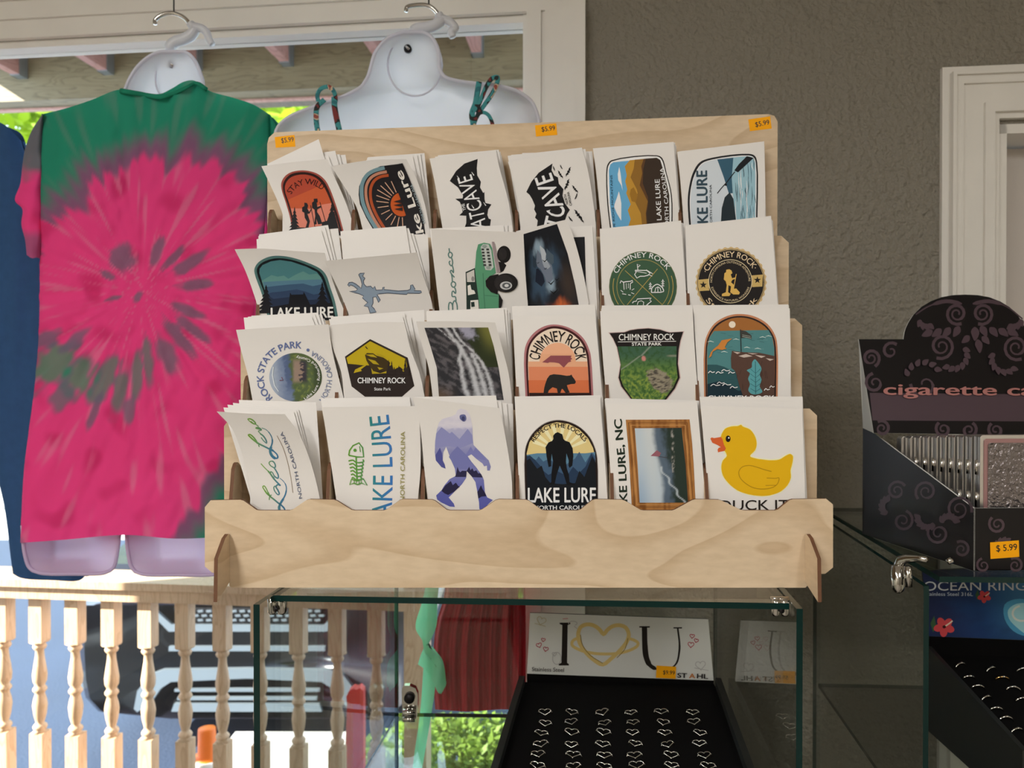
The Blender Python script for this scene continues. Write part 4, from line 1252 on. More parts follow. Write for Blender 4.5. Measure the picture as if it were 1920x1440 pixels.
def art23(A):
    G = '#55906e'
    cv = lambda pts: [((820 + x / 10.29 - Z5[0]) * Z5[2], (450 + y / 10.29 - Z5[1]) * Z5[2]) for x, y in pts]
    for pts in ([(226, 160), (236, 232)], [(250, 232), (285, 265), (285, 310), (250, 345), (215, 300), (220, 255), (250, 232)], [(270, 335), (292, 400), (294, 460), (270, 500), (240, 470), (230, 425), (250, 405)], [(285, 480), (308, 560), (310, 632), (272, 585), (250, 605), (270, 650), (330, 722)], [(270, 650), (285, 720), (290, 800)],
                [(310, 800), (350, 835), (345, 890), (305, 912), (270, 870), (275, 825), (310, 800)], [(325, 905), (352, 960), (350, 1032), (305, 985), (285, 1010), (290, 1090), (345, 1095), (362, 1180)], [(225, 1420), (218, 1270), (240, 1205), (275, 1220), (294, 1280), (298, 1420)], [(298, 1340), (300, 1230), (332, 1172), (365, 1205), (383, 1280), (386, 1420)]):
        A.line(cv(pts), 13, '#5b7a74', 4, layer=1)
    A.ell(905, 368, 70, 88, '#1c1a1a'); A.ell(890, 365, 45, 62, '#2a2727')
    A.poly([(830, 440), (900, 450), (930, 480), (900, 540), (860, 560)], '#1c1a1a')
    A.poly([(510, 550), (605, 508), (625, 640), (640, 780), (655, 960), (520, 960), (518, 780)], '#26342f')
    A.poly([(520, 562), (598, 525), (606, 652), (526, 652)], '#c4c0ba'); A.poly([(530, 690), (560, 680), (570, 730), (600, 740), (612, 772), (535, 788)], '#dcd8d0'); A.poly([(560, 842), (640, 835), (648, 960), (560, 960)], '#dcd8d0')
    A.ell(585, 620, 16, 26, '#8a8684'); A.poly([(565, 860), (600, 855), (605, 905), (570, 910)], '#26342f')
    A.poly([(660, 960), (640, 800), (620, 640), (606, 520), (620, 340), (640, 265), (700, 248), (760, 260), (782, 300), (790, 360), (812, 500), (822, 560), (720, 620), (720, 700), (780, 760), (852, 770), (852, 960)], G)
    A.line([(690, 560), (700, 800), (712, 960)], 6, '#3d6e54'); A.line([(845, 800), (705, 790)], 5, '#3d6e54')
    A.poly([(665, 292), (690, 262), (745, 265), (775, 330), (798, 500), (770, 532), (715, 528), (692, 450)], '#b8bfba')
    for k in range(6):
        y = 308 + k * 32
        A.poly([(672 + k * 4, y), (700 + k * 4, y), (702 + k * 4, y + 20), (674 + k * 4, y + 20)], '#3a3d3c'); A.poly([(722 + k * 5, y), (750 + k * 5, y), (752 + k * 5, y + 20), (724 + k * 5, y + 20)], '#3a3d3c')
    A.ell(705, 285, 24, 15, '#8f9a94'); A.ell(745, 505, 24, 15, '#8f9a94')
    A.poly([(780, 240), (805, 240), (870, 552), (832, 556)], '#948688')
    A.poly([(852, 770), (892, 840), (882, 900), (852, 960)], '#1c1a1a')
    A.poly([(715, 640), (760, 590), (850, 570), (840, 780), (770, 755), (722, 700)], '#1c1a1a')
    A.ell(925, 662, 122, 98, '#1f1d1d'); A.ell(900, 662, 95, 84, '#2b2828'); A.ell(926, 690, 62, 42, '#b9b9b9'); A.ell(930, 690, 44, 30, '#55585a'); A.ell(932, 690, 22, 16, '#c9c9c9')
card(Z5, [(155, 105), (190, 500), (240, 930)], [(1105, 140), (1120, 500), (1150, 880)], 2, -0.16, -1.5,
     'grey-white card with a green off-road truck drawn sideways, second row', 'green truck', T=[(155, 105), (600, 122), (1105, 140)],
     backs=[((140, 102), (900, 68), (240, 930), (1000, 880)), ((150, 104), (940, 66), (240, 930), (1010, 880)), ((160, 106), (985, 70), (250, 930), (1040, 880))], art=art23, dY=-0.0014)
def art25(A):
    cx, cy = 510, 732
    A.ell(cx, cy, 340, 353, '#55613f'); A.ell(cx, cy, 332, 345, '#38543e')
    A.ring(cx, cy, 262, 268, 6, '#9a8d50')
    A.line([(330, 572), (700, 912)], 6, '#a8934f'); A.line([(655, 556), (350, 916)], 6, '#a8934f')
    A.ring(cx, cy, 300, 312, 7, '#a8934f', 165, 215, 12); A.ring(cx, cy, 300, 312, 7, '#a8934f', -35, 20, 12)
    pts = [(cx + 285 * math.cos(math.radians(q)), cy - 292 * math.sin(math.radians(q))) for q in range(154, 29, -8)]
    A.text('CHIMNEY ROCK', pts, 52, '#e9e7e0', 0.004)
    w = '#e6e5df'
    A.line([(458, 570), (452, 508), (482, 522), (458, 538)], 8, w); A.line([(430, 570), (440, 590), (425, 612), (448, 648), (480, 630), (520, 630), (560, 620), (580, 600), (545, 572), (430, 570)], 9, w); A.line([(440, 580), (545, 600)], 6, w); A.line([(540, 565), (605, 605)], 7, w); A.line([(560, 610), (600, 630)], 6, w)
    A.line([(592, 792), (600, 745), (650, 710), (702, 745), (714, 782), (592, 792)], 9, w, 3); A.line([(628, 785), (636, 748), (658, 736), (680, 750), (688, 782)], 7, w); A.line([(656, 740), (658, 785)], 6, w)
    for x, y0, y1 in [(582, 690, 760), (706, 660, 740)]:
        A.line([(x, y0), (x, y1)], 6, w)
        for k in range(3):
            yy = y0 + 10 + k * 22
            A.line([(x - 14, yy + 16), (x, yy), (x + 14, yy + 16)], 6, w)
    A.line([(280, 700), (290, 675), (310, 690), (340, 685), (380, 682), (402, 672), (405, 690), (385, 700)], 9, w); A.line([(315, 695), (320, 765)], 8, w); A.line([(382, 700), (380, 765)], 8, w); A.line([(340, 700), (342, 760)], 5, w); A.line([(362, 700), (362, 750)], 5, w)
    A.line([(285, 770), (310, 790)], 6, w); A.line([(300, 805), (340, 812)], 8, w); A.line([(360, 815), (385, 822)], 8, w); A.line([(395, 770), (420, 755)], 6, w); A.line([(390, 795), (420, 808)], 6, w)
    A.line([(402, 900), (412, 885), (440, 880), (450, 858), (590, 850), (575, 868), (592, 880), (560, 905), (540, 925)], 9, w); A.line([(450, 915), (460, 885), (490, 875), (515, 890), (510, 920)], 7, w)
card(Z6, [(80, 245), (95, 500), (100, 915)], [(900, 205), (920, 500), (950, 915)], 2, 0.02, 0,
     'round green CHIMNEY ROCK sticker with four white camp icons, second row', 'round green',
     backs=[((78, 155), (890, 72)), ((85, 160), (905, 95)), ((90, 168), (925, 98)), ((96, 180), (932, 110))], art=art25)
def art26(A):
    cx, cy = 1390, 692
    A.ell(cx, cy, 352, 352, '#c2a878', scallop=36, amp=0.018); A.ell(cx, cy, 338, 335, '#1c1715')
    A.ring(cx, cy, 330, 327, 5, '#c2a878')
    A.poly([(1058, 665), (1165, 655), (1172, 772), (1068, 778)], '#bfa263'); A.poly([(1590, 622), (1708, 612), (1702, 732), (1600, 738)], '#bfa263')
    A.ell(cx - 8, cy - 12, 216, 216, '#1c1715'); A.ring(cx - 8, cy - 12, 216, 216, 6, '#d6c6a0')
    for x, y in [(1112, 716), (1652, 668)]:
        A.poly([(x + (38 if k % 2 == 0 else 15) * math.sin(math.radians(36 * k)), y - (38 if k % 2 == 0 else 15) * math.cos(math.radians(36 * k))) for k in range(10)], '#1c1715')
    pts = [(cx + 254 * math.cos(math.radians(q)), cy - 254 * math.sin(math.radians(q))) for q in range(158, 29, -8)]
    A.text('\u00b7CHIMNEY ROCK\u00b7', pts, 58, '#d8c3a0', 0.006)
    pts = [(cx - 8 + 182 * math.cos(math.radians(q)), cy - 12 - 182 * math.sin(math.radians(q))) for q in range(184, -6, -8)]
    A.text('NORTH CAROLINA OUTDOOR ADVENTURE', pts, 20, '#cdbb97', 0.004)
    pts = [(cx - 8 + 202 * math.cos(math.radians(q)), cy - 12 - 202 * math.sin(math.radians(q))) for q in range(198, 345, 8)]
    A.text('EXPERIENCE NATURAL WONDERS', pts, 20, '#cdbb97', 0.004)
    pts = [(cx + 312 * math.cos(math.radians(q)), cy - 312 * math.sin(math.radians(q))) for q in range(215, 330, 8)]
    A.text('State Park', pts, 50, '#d8c3a0', 0.004)
    A.poly([(1340, 566), (1370, 560), (1392, 572), (1402, 600), (1385, 612), (1398, 650), (1428, 642), (1436, 652), (1400, 668), (1388, 690), (1415, 715), (1412, 755), (1440, 752), (1476, 792), (1468, 812), (1410, 812), (1380, 790), (1388, 730), (1362, 720), (1358, 790), (1385, 805), (1370, 828), (1296, 830), (1298, 806), (1336, 790), (1345, 720), (1335, 680), (1315, 662), (1322, 600), (1338, 590)], '#d0aa58')
    A.line([(1440, 608), (1412, 758)], 8, '#d0aa58')
card(Z6, [(930, 120), (945, 500), (960, 910)], [(1790, 25), (1830, 500), (1855, 880)], 2, 0.06, 0,
     'round black and tan hiker badge sticker, right end of the second row', 'black and tan badge',
     backs=[((945, 118), (1800, 60)), ((950, 125), (1808, 72))], art=art26)
# ---- row 3
def blob(x, y, seed, sc=0.02):
    return fbm(x * sc, y * sc, seed, 5)
def art31(A):
    A.n = 1
    n1, n2 = 60, 24
    cx, cy, rx, ry = 645, 660, 256, 236
    def f(x, y):
        n_ = blob(x, y, 1.0, 0.03)
        xx = x - 0.12 * (y - 660)
        c = lerp((0.42, 0.48, 0.58), (0.20, 0.26, 0.40), sstep(400, 540, xx + n_ * 20))
        c = lerp(c, (0.10, 0.14, 0.26), sstep(535, 560, xx + n_ * 22) * sstep(880, 700, y) )
        c = lerp(c, (0.10, 0.14, 0.06), sstep(590, 615, xx + n_ * 25))
        c = lerp(c, (0.22, 0.27, 0.07), sstep(0.1, 0.5, n_) * sstep(600, 640, xx))
        if 610 < x < 800 and 470 < y < 750:
            k = sstep(0.9, 0.5, max(abs(x - 690) / 95, abs(y - 600) / 150))
            c = lerp(c, (0.33, 0.24, 0.19) if x < 700 + n_ * 40 else (0.05, 0.045, 0.06), k)
        c = lerp(c, (0.04, 0.06, 0.03), sstep(790, 850, x + n_ * 30) * 0.8)
        return c
    vs = [(cx, cy)]; tr = []
    for j in range(1, n2 + 1):
        for k in range(n1):
            q = 2 * math.pi * k / n1
            vs.append((cx + rx * j / n2 * math.cos(q), cy + ry * j / n2 * math.sin(q)))
    for k in range(n1):
        tr.append((0, 1 + k, 1 + (k + 1) % n1))
    for j in range(1, n2):
        for k in range(n1):
            a = 1 + (j - 1) * n1 + k; b_ = 1 + (j - 1) * n1 + (k + 1) % n1; c = a + n1; d = b_ + n1
            tr += [(a, b_, d), (a, d, c)]
    A.put(vs, tr, f, 2)
    A.n = 3
    pts = [(cx + 312 * math.cos(math.radians(q)), cy - 282 * math.sin(math.radians(q))) for q in range(224, 73, -8)]
    A.text('ROCK STATE PARK', pts, 66, '#5f6c96', 0.028)
    A.ell(766, 396, 15, 15, '#5f6c96')
    A.text('NORTH CAROLINA', [(915, 905), (980, 790), (1002, 660), (975, 550), (905, 465), (812, 402)], 50, '#76809c', 0.008)
    A.text('Lake Lure - Rutherford County', [(742, 882), (845, 790), (884, 660), (858, 550), (780, 485), (655, 452)], 28, '#efeee9', 0.012)
    A.line([(490, 692), (525, 690), (510, 660)], 6, '#7a3a44'); A.line([(430, 560), (420, 640), (440, 740), (480, 800)], 8, '#d5dbe4')
card(Z7, [(65, 200), (120, 420), (180, 640), (225, 885)], [(965, 145), (1000, 400), (1060, 650), (1110, 850)], 1, -0.1, -1.6,
     'round ROCK STATE PARK photo sticker with blue ring lettering, left end of third row', 'blue ring lettering',
     backs=[((140, 80), (800, 70)), ((180, 72), (830, 45)), ((215, 62), (862, 32)), ((250, 66), (900, 50)), ((280, 80), (925, 90))], art=art31)
def art32(A):
    A.poly([(1125, 460), (1370, 290), (1735, 470), (1800, 745), (1680, 850), (1320, 850), (1190, 750)], '#2d2522')
    A.poly([(1140, 472), (1370, 310), (1715, 482), (1748, 630), (1700, 612), (1685, 580), (1660, 560), (1630, 570), (1600, 590), (1580, 540), (1545, 560), (1480, 545), (1300, 545), (1220, 535), (1155, 530)], '#b29c1c')
    A.poly([(1210, 620), (1225, 585), (1300, 550), (1340, 540), (1280, 585), (1290, 600)], '#b29c1c')
    A.poly([(1320, 445), (1340, 425), (1400, 428), (1430, 450), (1500, 470), (1530, 490), (1565, 520), (1545, 592), (1500, 600), (1400, 605), (1370, 560), (1335, 500)], '#3c3018')
    for pts in ([(1325, 440), (1400, 438), (1440, 470), (1380, 462)], [(1345, 480), (1420, 500), (1460, 540), (1400, 530)], [(1380, 570), (1400, 600), (1470, 622), (1530, 600), (1528, 622), (1390, 628)], [(1430, 430), (1450, 455), (1530, 470), (1480, 440)], [(1690, 575), (1705, 612), (1685, 600)], [(1440, 560), (1500, 575), (1460, 590)]):
        A.poly(pts, '#a8931d')
    for x, y in [(1550, 488), (1580, 500), (1605, 560), (1650, 545), (1712, 480), (1735, 520)]:
        A.tree(x, y, 640, 26, '#2d2522', 4)
    A.line([(1325, 362), (1345, 385)], 8, '#2d2522')
    A.text('CHIMNEY ROCK', [(1250, 718), (1715, 718)], 54, '#ebe8e2', 0.028); A.text('State Park', [(1412, 788), (1572, 788)], 28, '#ebe8e2', 0.015)
card(Z7, [(960, 155), (1010, 380), (1090, 620), (1115, 850)], [(1700, 125), (1760, 380), (1850, 620), (1900, 850)], 1, -0.08, -1.2,
     'yellow and black hexagon CHIMNEY ROCK sticker, third row', 'yellow hexagon', T=[(960, 155), (1300, 128), (1700, 125)],
     backs=[((970, 95), (1685, 68)), ((985, 72), (1700, 34)), ((1010, 90), (1765, 72)), ((1180, 60), (1895, 5), (1220, 850), (1925, 850))], art=art32)
def art33(A):
    def f(s, t):
        n_ = fbm(s * 7 + t * 3, t * 16 - s * 9, 2.2, 5)
        n2 = fbm(s * 18, t * 24, 5.0, 4)
        c = lerp((0.035, 0.035, 0.04), (0.13, 0.12, 0.13), sstep(-0.25, 0.6, n_))
        c = lerp(c, (0.20, 0.13, 0.08), 0.7 * sstep(0.75, 1.0, t) * sstep(0.35, 0.0, s))
        if t < 0.5 and s > 0.75 - 0.5 * t * 0:
            pass
        e = s - (0.52 + 0.40 * max(0, t - 0.05))
        if e > 0 and t < 0.55:
            k = sstep(0.0, 0.08, e + n2 * 0.05)
            sky = sstep(0.20, 0.1, t + n2 * 0.05) * sstep(0.82, 0.7, s + n2 * 0.05)
            g = lerp((0.035, 0.045, 0.02), (0.20, 0.20, 0.05), sstep(0.75, 1.0, s) * sstep(0.45, 0.05, t))
            g = lerp(g, (0.40, 0.39, 0.50), sky)
            c = lerp(c, g, k)
        falls = [([(0.33, 0.0), (0.40, 0.15), (0.46, 0.25), (0.52, 0.42), (0.56, 0.62), (0.60, 0.8), (0.62, 1.0)], 0.05), ([(0.44, 0.0), (0.50, 0.18), (0.66, 0.34), (0.76, 0.5), (0.82, 0.7), (0.85, 1.0)], 0.03), ([(0.50, 0.25), (0.40, 0.45), (0.40, 0.65), (0.42, 0.85), (0.48, 1.0)], 0.035), ([(0.20, 0.0), (0.36, 0.16), (0.46, 0.25)], 0.012), ([(0.62, 0.36), (0.68, 0.6), (0.72, 0.8), (0.74, 1.0)], 0.04)]
        for pl, w in falls:
            for (x0, y0), (x1, y1) in zip(pl, pl[1:]):
                if y0 <= t <= y1:
                    x = x0 + (x1 - x0) * (t - y0) / (y1 - y0)
                    d = abs(s - x) + 0.02 * n2
                    c = lerp(c, (0.62, 0.63, 0.66), 0.95 * sstep(w * (1 + t), 0, d))
        return c
    A.photo([(138, 238), (200, 430), (262, 640), (285, 960)], [(775, 235), (830, 420), (880, 640), (930, 960)], 64, 76, f)
card(Z8, [(55, 175), (110, 400), (180, 640), (220, 930)], [(845, 185), (920, 460), (980, 700), (1010, 930)], 1, -0.1, -2.0,
     'white-bordered photo card of a waterfall over dark rock, third row', 'waterfall photo', T=[(55, 175), (450, 172), (845, 185)],
     backs=[((155, 78), (930, 42)), ((160, 70), (960, 38)), ((185, 95), (985, 60)), ((200, 110), (1000, 90))], art=art33)
def art34(A):
    A.poly([(1150, 980), (1135, 500), (1160, 390), (1230, 290), (1330, 225), (1430, 205), (1550, 225), (1660, 280), (1740, 360), (1790, 470), (1805, 550), (1830, 980)], '#a26a6d', -4)
    A.poly([(1170, 980), (1155, 505), (1180, 400), (1245, 310), (1340, 245), (1430, 222), (1540, 240), (1645, 295), (1725, 375), (1772, 480), (1785, 555), (1812, 980)], '#3c191b', -4)
    A.poly([(1188, 980), (1175, 520), (1198, 410), (1260, 325), (1350, 265), (1430, 245), (1535, 262), (1630, 312), (1708, 390), (1752, 490), (1765, 560), (1790, 980)], '#dccab6', -4)
    A.ell(1470, 560, 178, 172, '#dca482')
    for y, c in [(500, '#d79f7c'), (628, '#d0805c'), (762, '#cb6d44')]:
        if y == 500:
            A.poly([(1300, 500), (1640, 500), (1660, 628), (1280, 628)], c)
            A.poly([(1176, 575), (1766, 575), (1770, 640), (1177, 640)], c)
        else:
            A.poly([(1178, y), (1770 + (y - 628) * 0.06, y), (1790, 980), (1188, 980)], c)
    A.text('CHIMNEY ROCK', [(1288, 562), (1305, 490), (1350, 425), (1400, 390), (1470, 375), (1540, 392), (1600, 435), (1642, 500), (1652, 562)], 108, '#201716', 0.016)
    A.poly([(1315, 582), (1345, 560), (1400, 516), (1608, 516), (1600, 535), (1615, 548), (1598, 560), (1604, 575), (1575, 585), (1530, 636), (1482, 592), (1440, 585), (1390, 582), (1370, 590)], '#86484e')
    A.poly([(1328, 890), (1335, 840), (1345, 800), (1365, 745), (1390, 712), (1430, 702), (1500, 708), (1560, 718), (1592, 715), (1608, 705), (1615, 722), (1640, 755), (1652, 780), (1640, 798), (1600, 800), (1562, 812), (1572, 845), (1590, 885), (1550, 890), (1520, 850), (1510, 850), (1495, 890), (1470, 890), (1462, 845), (1418, 832), (1382, 862), (1372, 890)], '#262422')
    A.poly([(1186, 888), (1786, 888), (1790, 980), (1188, 980)], '#2c1b1a')
card(Z8, [(1025, 120), (1040, 500), (1060, 930)], [(1845, 112), (1880, 500), (1915, 930)], 1, -0.02, 0,
     'pink and orange arched CHIMNEY ROCK sticker with a walking bear, third row', 'walking bear',
     backs=[((1012, 22), (1842, 5)), ((1020, 30), (1850, 20)), ((1025, 60), (1862, 60)), ((1030, 80), (1868, 90))], art=art34)
def art35(A):
    Bd = [(160, 268), (300, 262), (350, 243), (420, 232), (520, 225), (630, 238), (690, 258), (720, 264), (842, 256), (815, 340), (800, 420), (792, 550), (810, 680), (765, 780), (690, 875), (640, 930), (400, 930), (355, 870), (270, 760), (245, 680), (265, 560), (232, 400), (195, 320)]
    A.poly([(500 + (x - 500) * 1.03, 560 + (y - 560) * 1.02) for x, y in Bd], '#bfa8a4'); A.poly(Bd, '#1c1615')
    def f(s, t):
        n_ = fbm(s * 14, t * 15, 9.0, 5)
        n2 = fbm(s * 30, t * 32, 4.0, 3)
        c = lerp((0.05, 0.12, 0.07), (0.10, 0.20, 0.05), sstep(0.1, 0.4, t))
        c = lerp(c, (0.27, 0.36, 0.06), sstep(0.25, 0.6, t) * sstep(-0.1, 0.6, n_ + n2 * 0.5))
        c = lerp(c, (0.03, 0.09, 0.02), 0.7 * sstep(0.05, -0.5, n_ + n2 * 0.4))
        k = sstep(1.0, 0.8, math.hypot((s - 0.72) / 0.28, (t - 0.52 - (s - 0.6) * 0.45) / 0.20) + n_ * 0.2)
        c = lerp(c, lerp((0.32, 0.28, 0.20), (0.07, 0.06, 0.05), sstep(0.0, 0.5, fbm(s * 9, t * 40, 2.0, 3) + 0.1)), k)
        c = lerp(c, (0.62, 0.25, 0.22), sstep(0.045, 0.03, math.hypot(s - 0.42, (t - 0.2) * 0.9)))
        if t < 0.4:
            d = abs(s - (0.5 - (t - 0.05) * 1.1)) if t < 0.15 else abs(s - (0.42 - (t - 0.12) * 1.6))
            c = lerp(c, (0.40, 0.42, 0.36), 0.6 * sstep(0.03, 0.0, d))
        c = lerp(c, (0.45, 0.40, 0.33), 0.7 * sstep(0.018, 0.0, abs(t - 0.155)) * sstep(0.8, 0.9, s))
        return c
    A.photo([(238, 392), (268, 560), (262, 680), (290, 760), (400, 915)], [(780, 390), (778, 560), (790, 680), (745, 775), (640, 915)], 62, 62, f)
    A.text('CHIMNEY ROCK', [(248, 335), (758, 332)], 58, '#e5e0d8', 0.012); A.line([(238, 350), (775, 344)], 5, '#e5e0d8'); A.text('STATE PARK', [(368, 385), (640, 382)], 28, '#e5e0d8', 0.022)
card(Z9, [(75, 65), (95, 450), (135, 870)], [(930, 58), (950, 450), (985, 890)], 1, 0.0, 0,
     'black shield CHIMNEY ROCK sticker with a green forest photo, third row', 'black shield',
     backs=[((85, 45), (928, 40)), ((88, 30), (930, 24)), ((90, 14), (932, 10))], art=art35)
def art36(A):
    A.poly([(1035, 930), (1035, 400), (1060, 290), (1130, 180), (1250, 110), (1370, 92), (1500, 115), (1620, 185), (1690, 290), (1712, 400), (1712, 930)], '#b57a58', -4)
    A.poly([(1050, 930), (1050, 400), (1075, 295), (1140, 195), (1255, 128), (1370, 110), (1490, 132), (1605, 198), (1675, 298), (1697, 405), (1697, 930)], '#281c1a', -4)
    A.poly([(1062, 930), (1062, 405), (1085, 305), (1150, 208), (1260, 142), (1370, 125), (1485, 146), (1595, 210), (1663, 305), (1682, 410), (1682, 930)], '#95602f', -4)
    A.poly([(1125, 250), (1300, 246), (1628, 240), (1663, 305), (1682, 410), (1682, 930), (1062, 930), (1062, 405), (1085, 305)], '#4a7b7d')
    A.poly([(1062, 560), (1150, 560), (1220, 580), (1300, 620), (1682, 520), (1682, 930), (1062, 930)], '#2b5054'); A.poly([(1062, 740), (1180, 710), (1350, 800), (1682, 760), (1682, 930), (1062, 930)], '#172c36')
    rnd = random.Random(5)
    for k in range(30):
        y = rnd.uniform(262, 720); x = rnd.uniform(1085, 1560)
        A.line([(x, y), (x + rnd.uniform(30, 90), y + rnd.uniform(-8, 8))], [2, 7, 2], rnd.choice(['#2f5558', '#2f5558', '#6c9a98', '#23393f']), layer=7)
    for x, y in [(1065, 350), (1300, 330), (1190, 445), (1500, 415), (1400, 405), (1545, 310), (1600, 300)]:
        A.line([(x, y), (x + 28, y - 8), (x + 60, y + 2)], [2, 6, 2], '#cfdad6', layer=8)
    A.n = 9
    A.ell(1293, 190, 31, 31, '#ddd0bc'); A.line([(1368, 235), (1376, 440)], 8, '#26211f')
    A.poly([(1368, 240), (1420, 252), (1470, 290), (1472, 326), (1420, 312), (1376, 316)], '#3a3a36'); A.line([(1385, 300), (1468, 316)], 6, '#8f958c'); A.line([(1385, 285), (1462, 300)], 5, '#8f958c')
    A.poly([(1290, 432), (1400, 445), (1540, 450), (1682, 480), (1682, 930), (1420, 930), (1360, 760), (1322, 620), (1284, 590), (1280, 500)], '#503a31')
    for pts in ([(1300, 440), (1370, 448), (1340, 462)], [(1350, 480), (1420, 462), (1480, 482), (1400, 495)], [(1500, 470), (1600, 482), (1560, 498)], [(1600, 500), (1678, 510), (1640, 525)], [(1430, 452), (1530, 458), (1480, 466)]):
        A.poly(pts, '#b9aaa0')
    for k in range(16):
        x = rnd.uniform(1330, 1660); y = rnd.uniform(520, 800)
        A.line([(x, y), (x + rnd.uniform(-20, 20), y + rnd.uniform(30, 80))], [2, 7, 2], '#2c201c', layer=20)
    A.n = 21
    A.poly([(1500, 510), (1530, 540), (1562, 600), (1545, 650), (1562, 700), (1545, 760), (1570, 810), (1530, 832), (1470, 830), (1440, 795), (1455, 740), (1438, 690), (1455, 640), (1425, 612), (1470, 588), (1475, 540)], '#53959b', 3)
    A.line([(1505, 530), (1508, 830)], 6, '#2c5a60')
    for k in range(5):
        A.line([(1460, 600 + k * 45), (1507, 640 + k * 42), (1550, 600 + k * 45)], 4, '#2c5a60')
    A.poly([(1075, 500), (1092, 450), (1120, 415), (1160, 385), (1195, 335), (1292, 318), (1245, 355), (1222, 400), (1240, 412), (1195, 425), (1155, 415), (1112, 440), (1100, 480)], '#bd7a36')
    for x, y, w_ in [(1070, 630, 60), (1140, 635, 70), (1190, 615, 80), (1255, 635, 60), (1090, 750, 90), (1150, 730, 70), (1200, 745, 80), (1270, 770, 70), (1585, 790, 50), (1635, 765, 45)]:
        A.line([(x, y + 8), (x + w_ * 0.3, y - 10), (x + w_ * 0.6, y + 2), (x + w_, y - 4)], 7, '#e0e4e0', 3)
    A.text('CHIMNEY ROCK', [(1066, 895), (1680, 895)], 52, '#e9e6e0', 0.012)
card(Z9, [(935, 40), (960, 450), (985, 870)], [(1825, 40), (1835, 450), (1832, 870)], 1, 0.04, 0,
     'arched teal cliff sticker with a flag and an orange bird, right end of third row', 'teal cliff',
     backs=[((930, 12), (1812, 4)), ((940, 20), (1818, 12))], art=art36)
# ---- row 4 (bottom)
def grad(x0, x1, a, b_):
    A_, B_ = ink(a), ink(b_)
    return lambda x, y: lerp(A_, B_, sstep(x0, x1, x))
def art41(A):
    cv = lambda pts: [((450 + x / 7.579 - Z10[0]) * Z10[2], (770 + y / 7.579 - Z10[1]) * Z10[2]) for x, y in pts]
    def sl(pts, w, x0, x1):
        A.line(cv(pts), w, grad((450 + x0 / 7.579 - Z10[0]) * Z10[2], (450 + x1 / 7.579 - Z10[0]) * Z10[2], '#6f9a3a', '#3a6f92'), 5, layer=1)
    sl([(430, 1215), (395, 1190), (350, 1130), (324, 1082), (343, 1068), (375, 1110), (400, 1165), (428, 1215), (480, 1258), (540, 1308), (590, 1345), (630, 1390), (645, 1440)], [13, 10, 9, 14, 15, 14, 14], 320, 640)
    sl([(566, 958), (615, 1000), (648, 1050), (660, 1110), (645, 1190), (610, 1260), (575, 1320), (556, 1375), (570, 1430), (600, 1455), (640, 1440)], [6, 9, 13, 20, 24, 18, 13], 320, 640)
    sl([(415, 1268), (424, 1218), (450, 1195)], 9, 320, 640)
    sl([(505, 1068), (482, 1085), (484, 1118), (512, 1168), (545, 1195), (558, 1180), (540, 1130), (512, 1080), (540, 1050), (578, 1066)], [10, 13, 10], 300, 640)
    sl([(298, 752), (350, 810), (420, 880), (480, 965), (530, 1020), (578, 1066)], [8, 15, 14, 10], 300, 620); sl([(490, 960), (440, 905), (436, 868), (462, 880), (490, 930), (540, 960), (545, 920), (505, 840), (485, 812)], [10, 12, 9], 300, 620)
    sl([(485, 812), (432, 778), (414, 738), (440, 718), (470, 722), (498, 760), (502, 800), (480, 812)], [10, 12, 10], 300, 620)
    sl([(420, 545), (340, 505), (260, 465), (200, 422), (150, 378), (120, 345), (140, 338), (180, 365), (225, 420), (252, 470)], [15, 14, 12, 13, 13], 110, 520)
    sl([(310, 245), (370, 270), (420, 320), (455, 390), (460, 450), (440, 520), (430, 580), (455, 640), (500, 675), (535, 670), (530, 630), (490, 585), (440, 550), (420, 545)], [6, 9, 14, 24, 25, 14, 12, 18, 12], 110, 520)
    sl([(276, 515), (266, 486), (292, 470)], 9, 110, 520)
    sl([(300, 380), (340, 432), (380, 462), (372, 422), (330, 358), (284, 324)], [9, 13, 9], 110, 520); sl([(330, 358), (284, 318), (262, 290), (305, 275), (262, 240), (225, 246), (300, 268)], [8, 12, 8], 110, 520)
    sl([(265, 225), (225, 195), (178, 180), (128, 140), (112, 118), (150, 118), (200, 150), (222, 185), (195, 186), (150, 150)], [8, 12, 9], 110, 520)
    A.n = 2
    A.line([(588, 378), (640, 480), (680, 600), (715, 760), (735, 905)], 5, '#8a7a68', 3)
    A.text('NORTH CAROLINA', [(822, 955), (800, 830), (765, 660), (715, 500), (640, 340)], 30, '#4a5470', 0.004)
card(Z10, [(30, 155), (170, 310), (260, 530), (320, 760), (355, 960)], [(660, 180), (800, 380), (900, 630), (960, 850), (985, 970)], 0, -0.12, -3.2,
     'curling white card with slanted green-blue Lake Lure script, left end of bottom row', 'slanted script', T=[(30, 155), (350, 175), (660, 180)],
     backs=[((92, 118), (742, 160), (345, 960), (970, 960)), ((130, 92), (765, 150), (345, 960), (975, 960)), ((180, 75), (785, 140), (345, 960), (985, 960)), ((235, 48), (948, 72), (340, 960), (1010, 960))], art=art41)
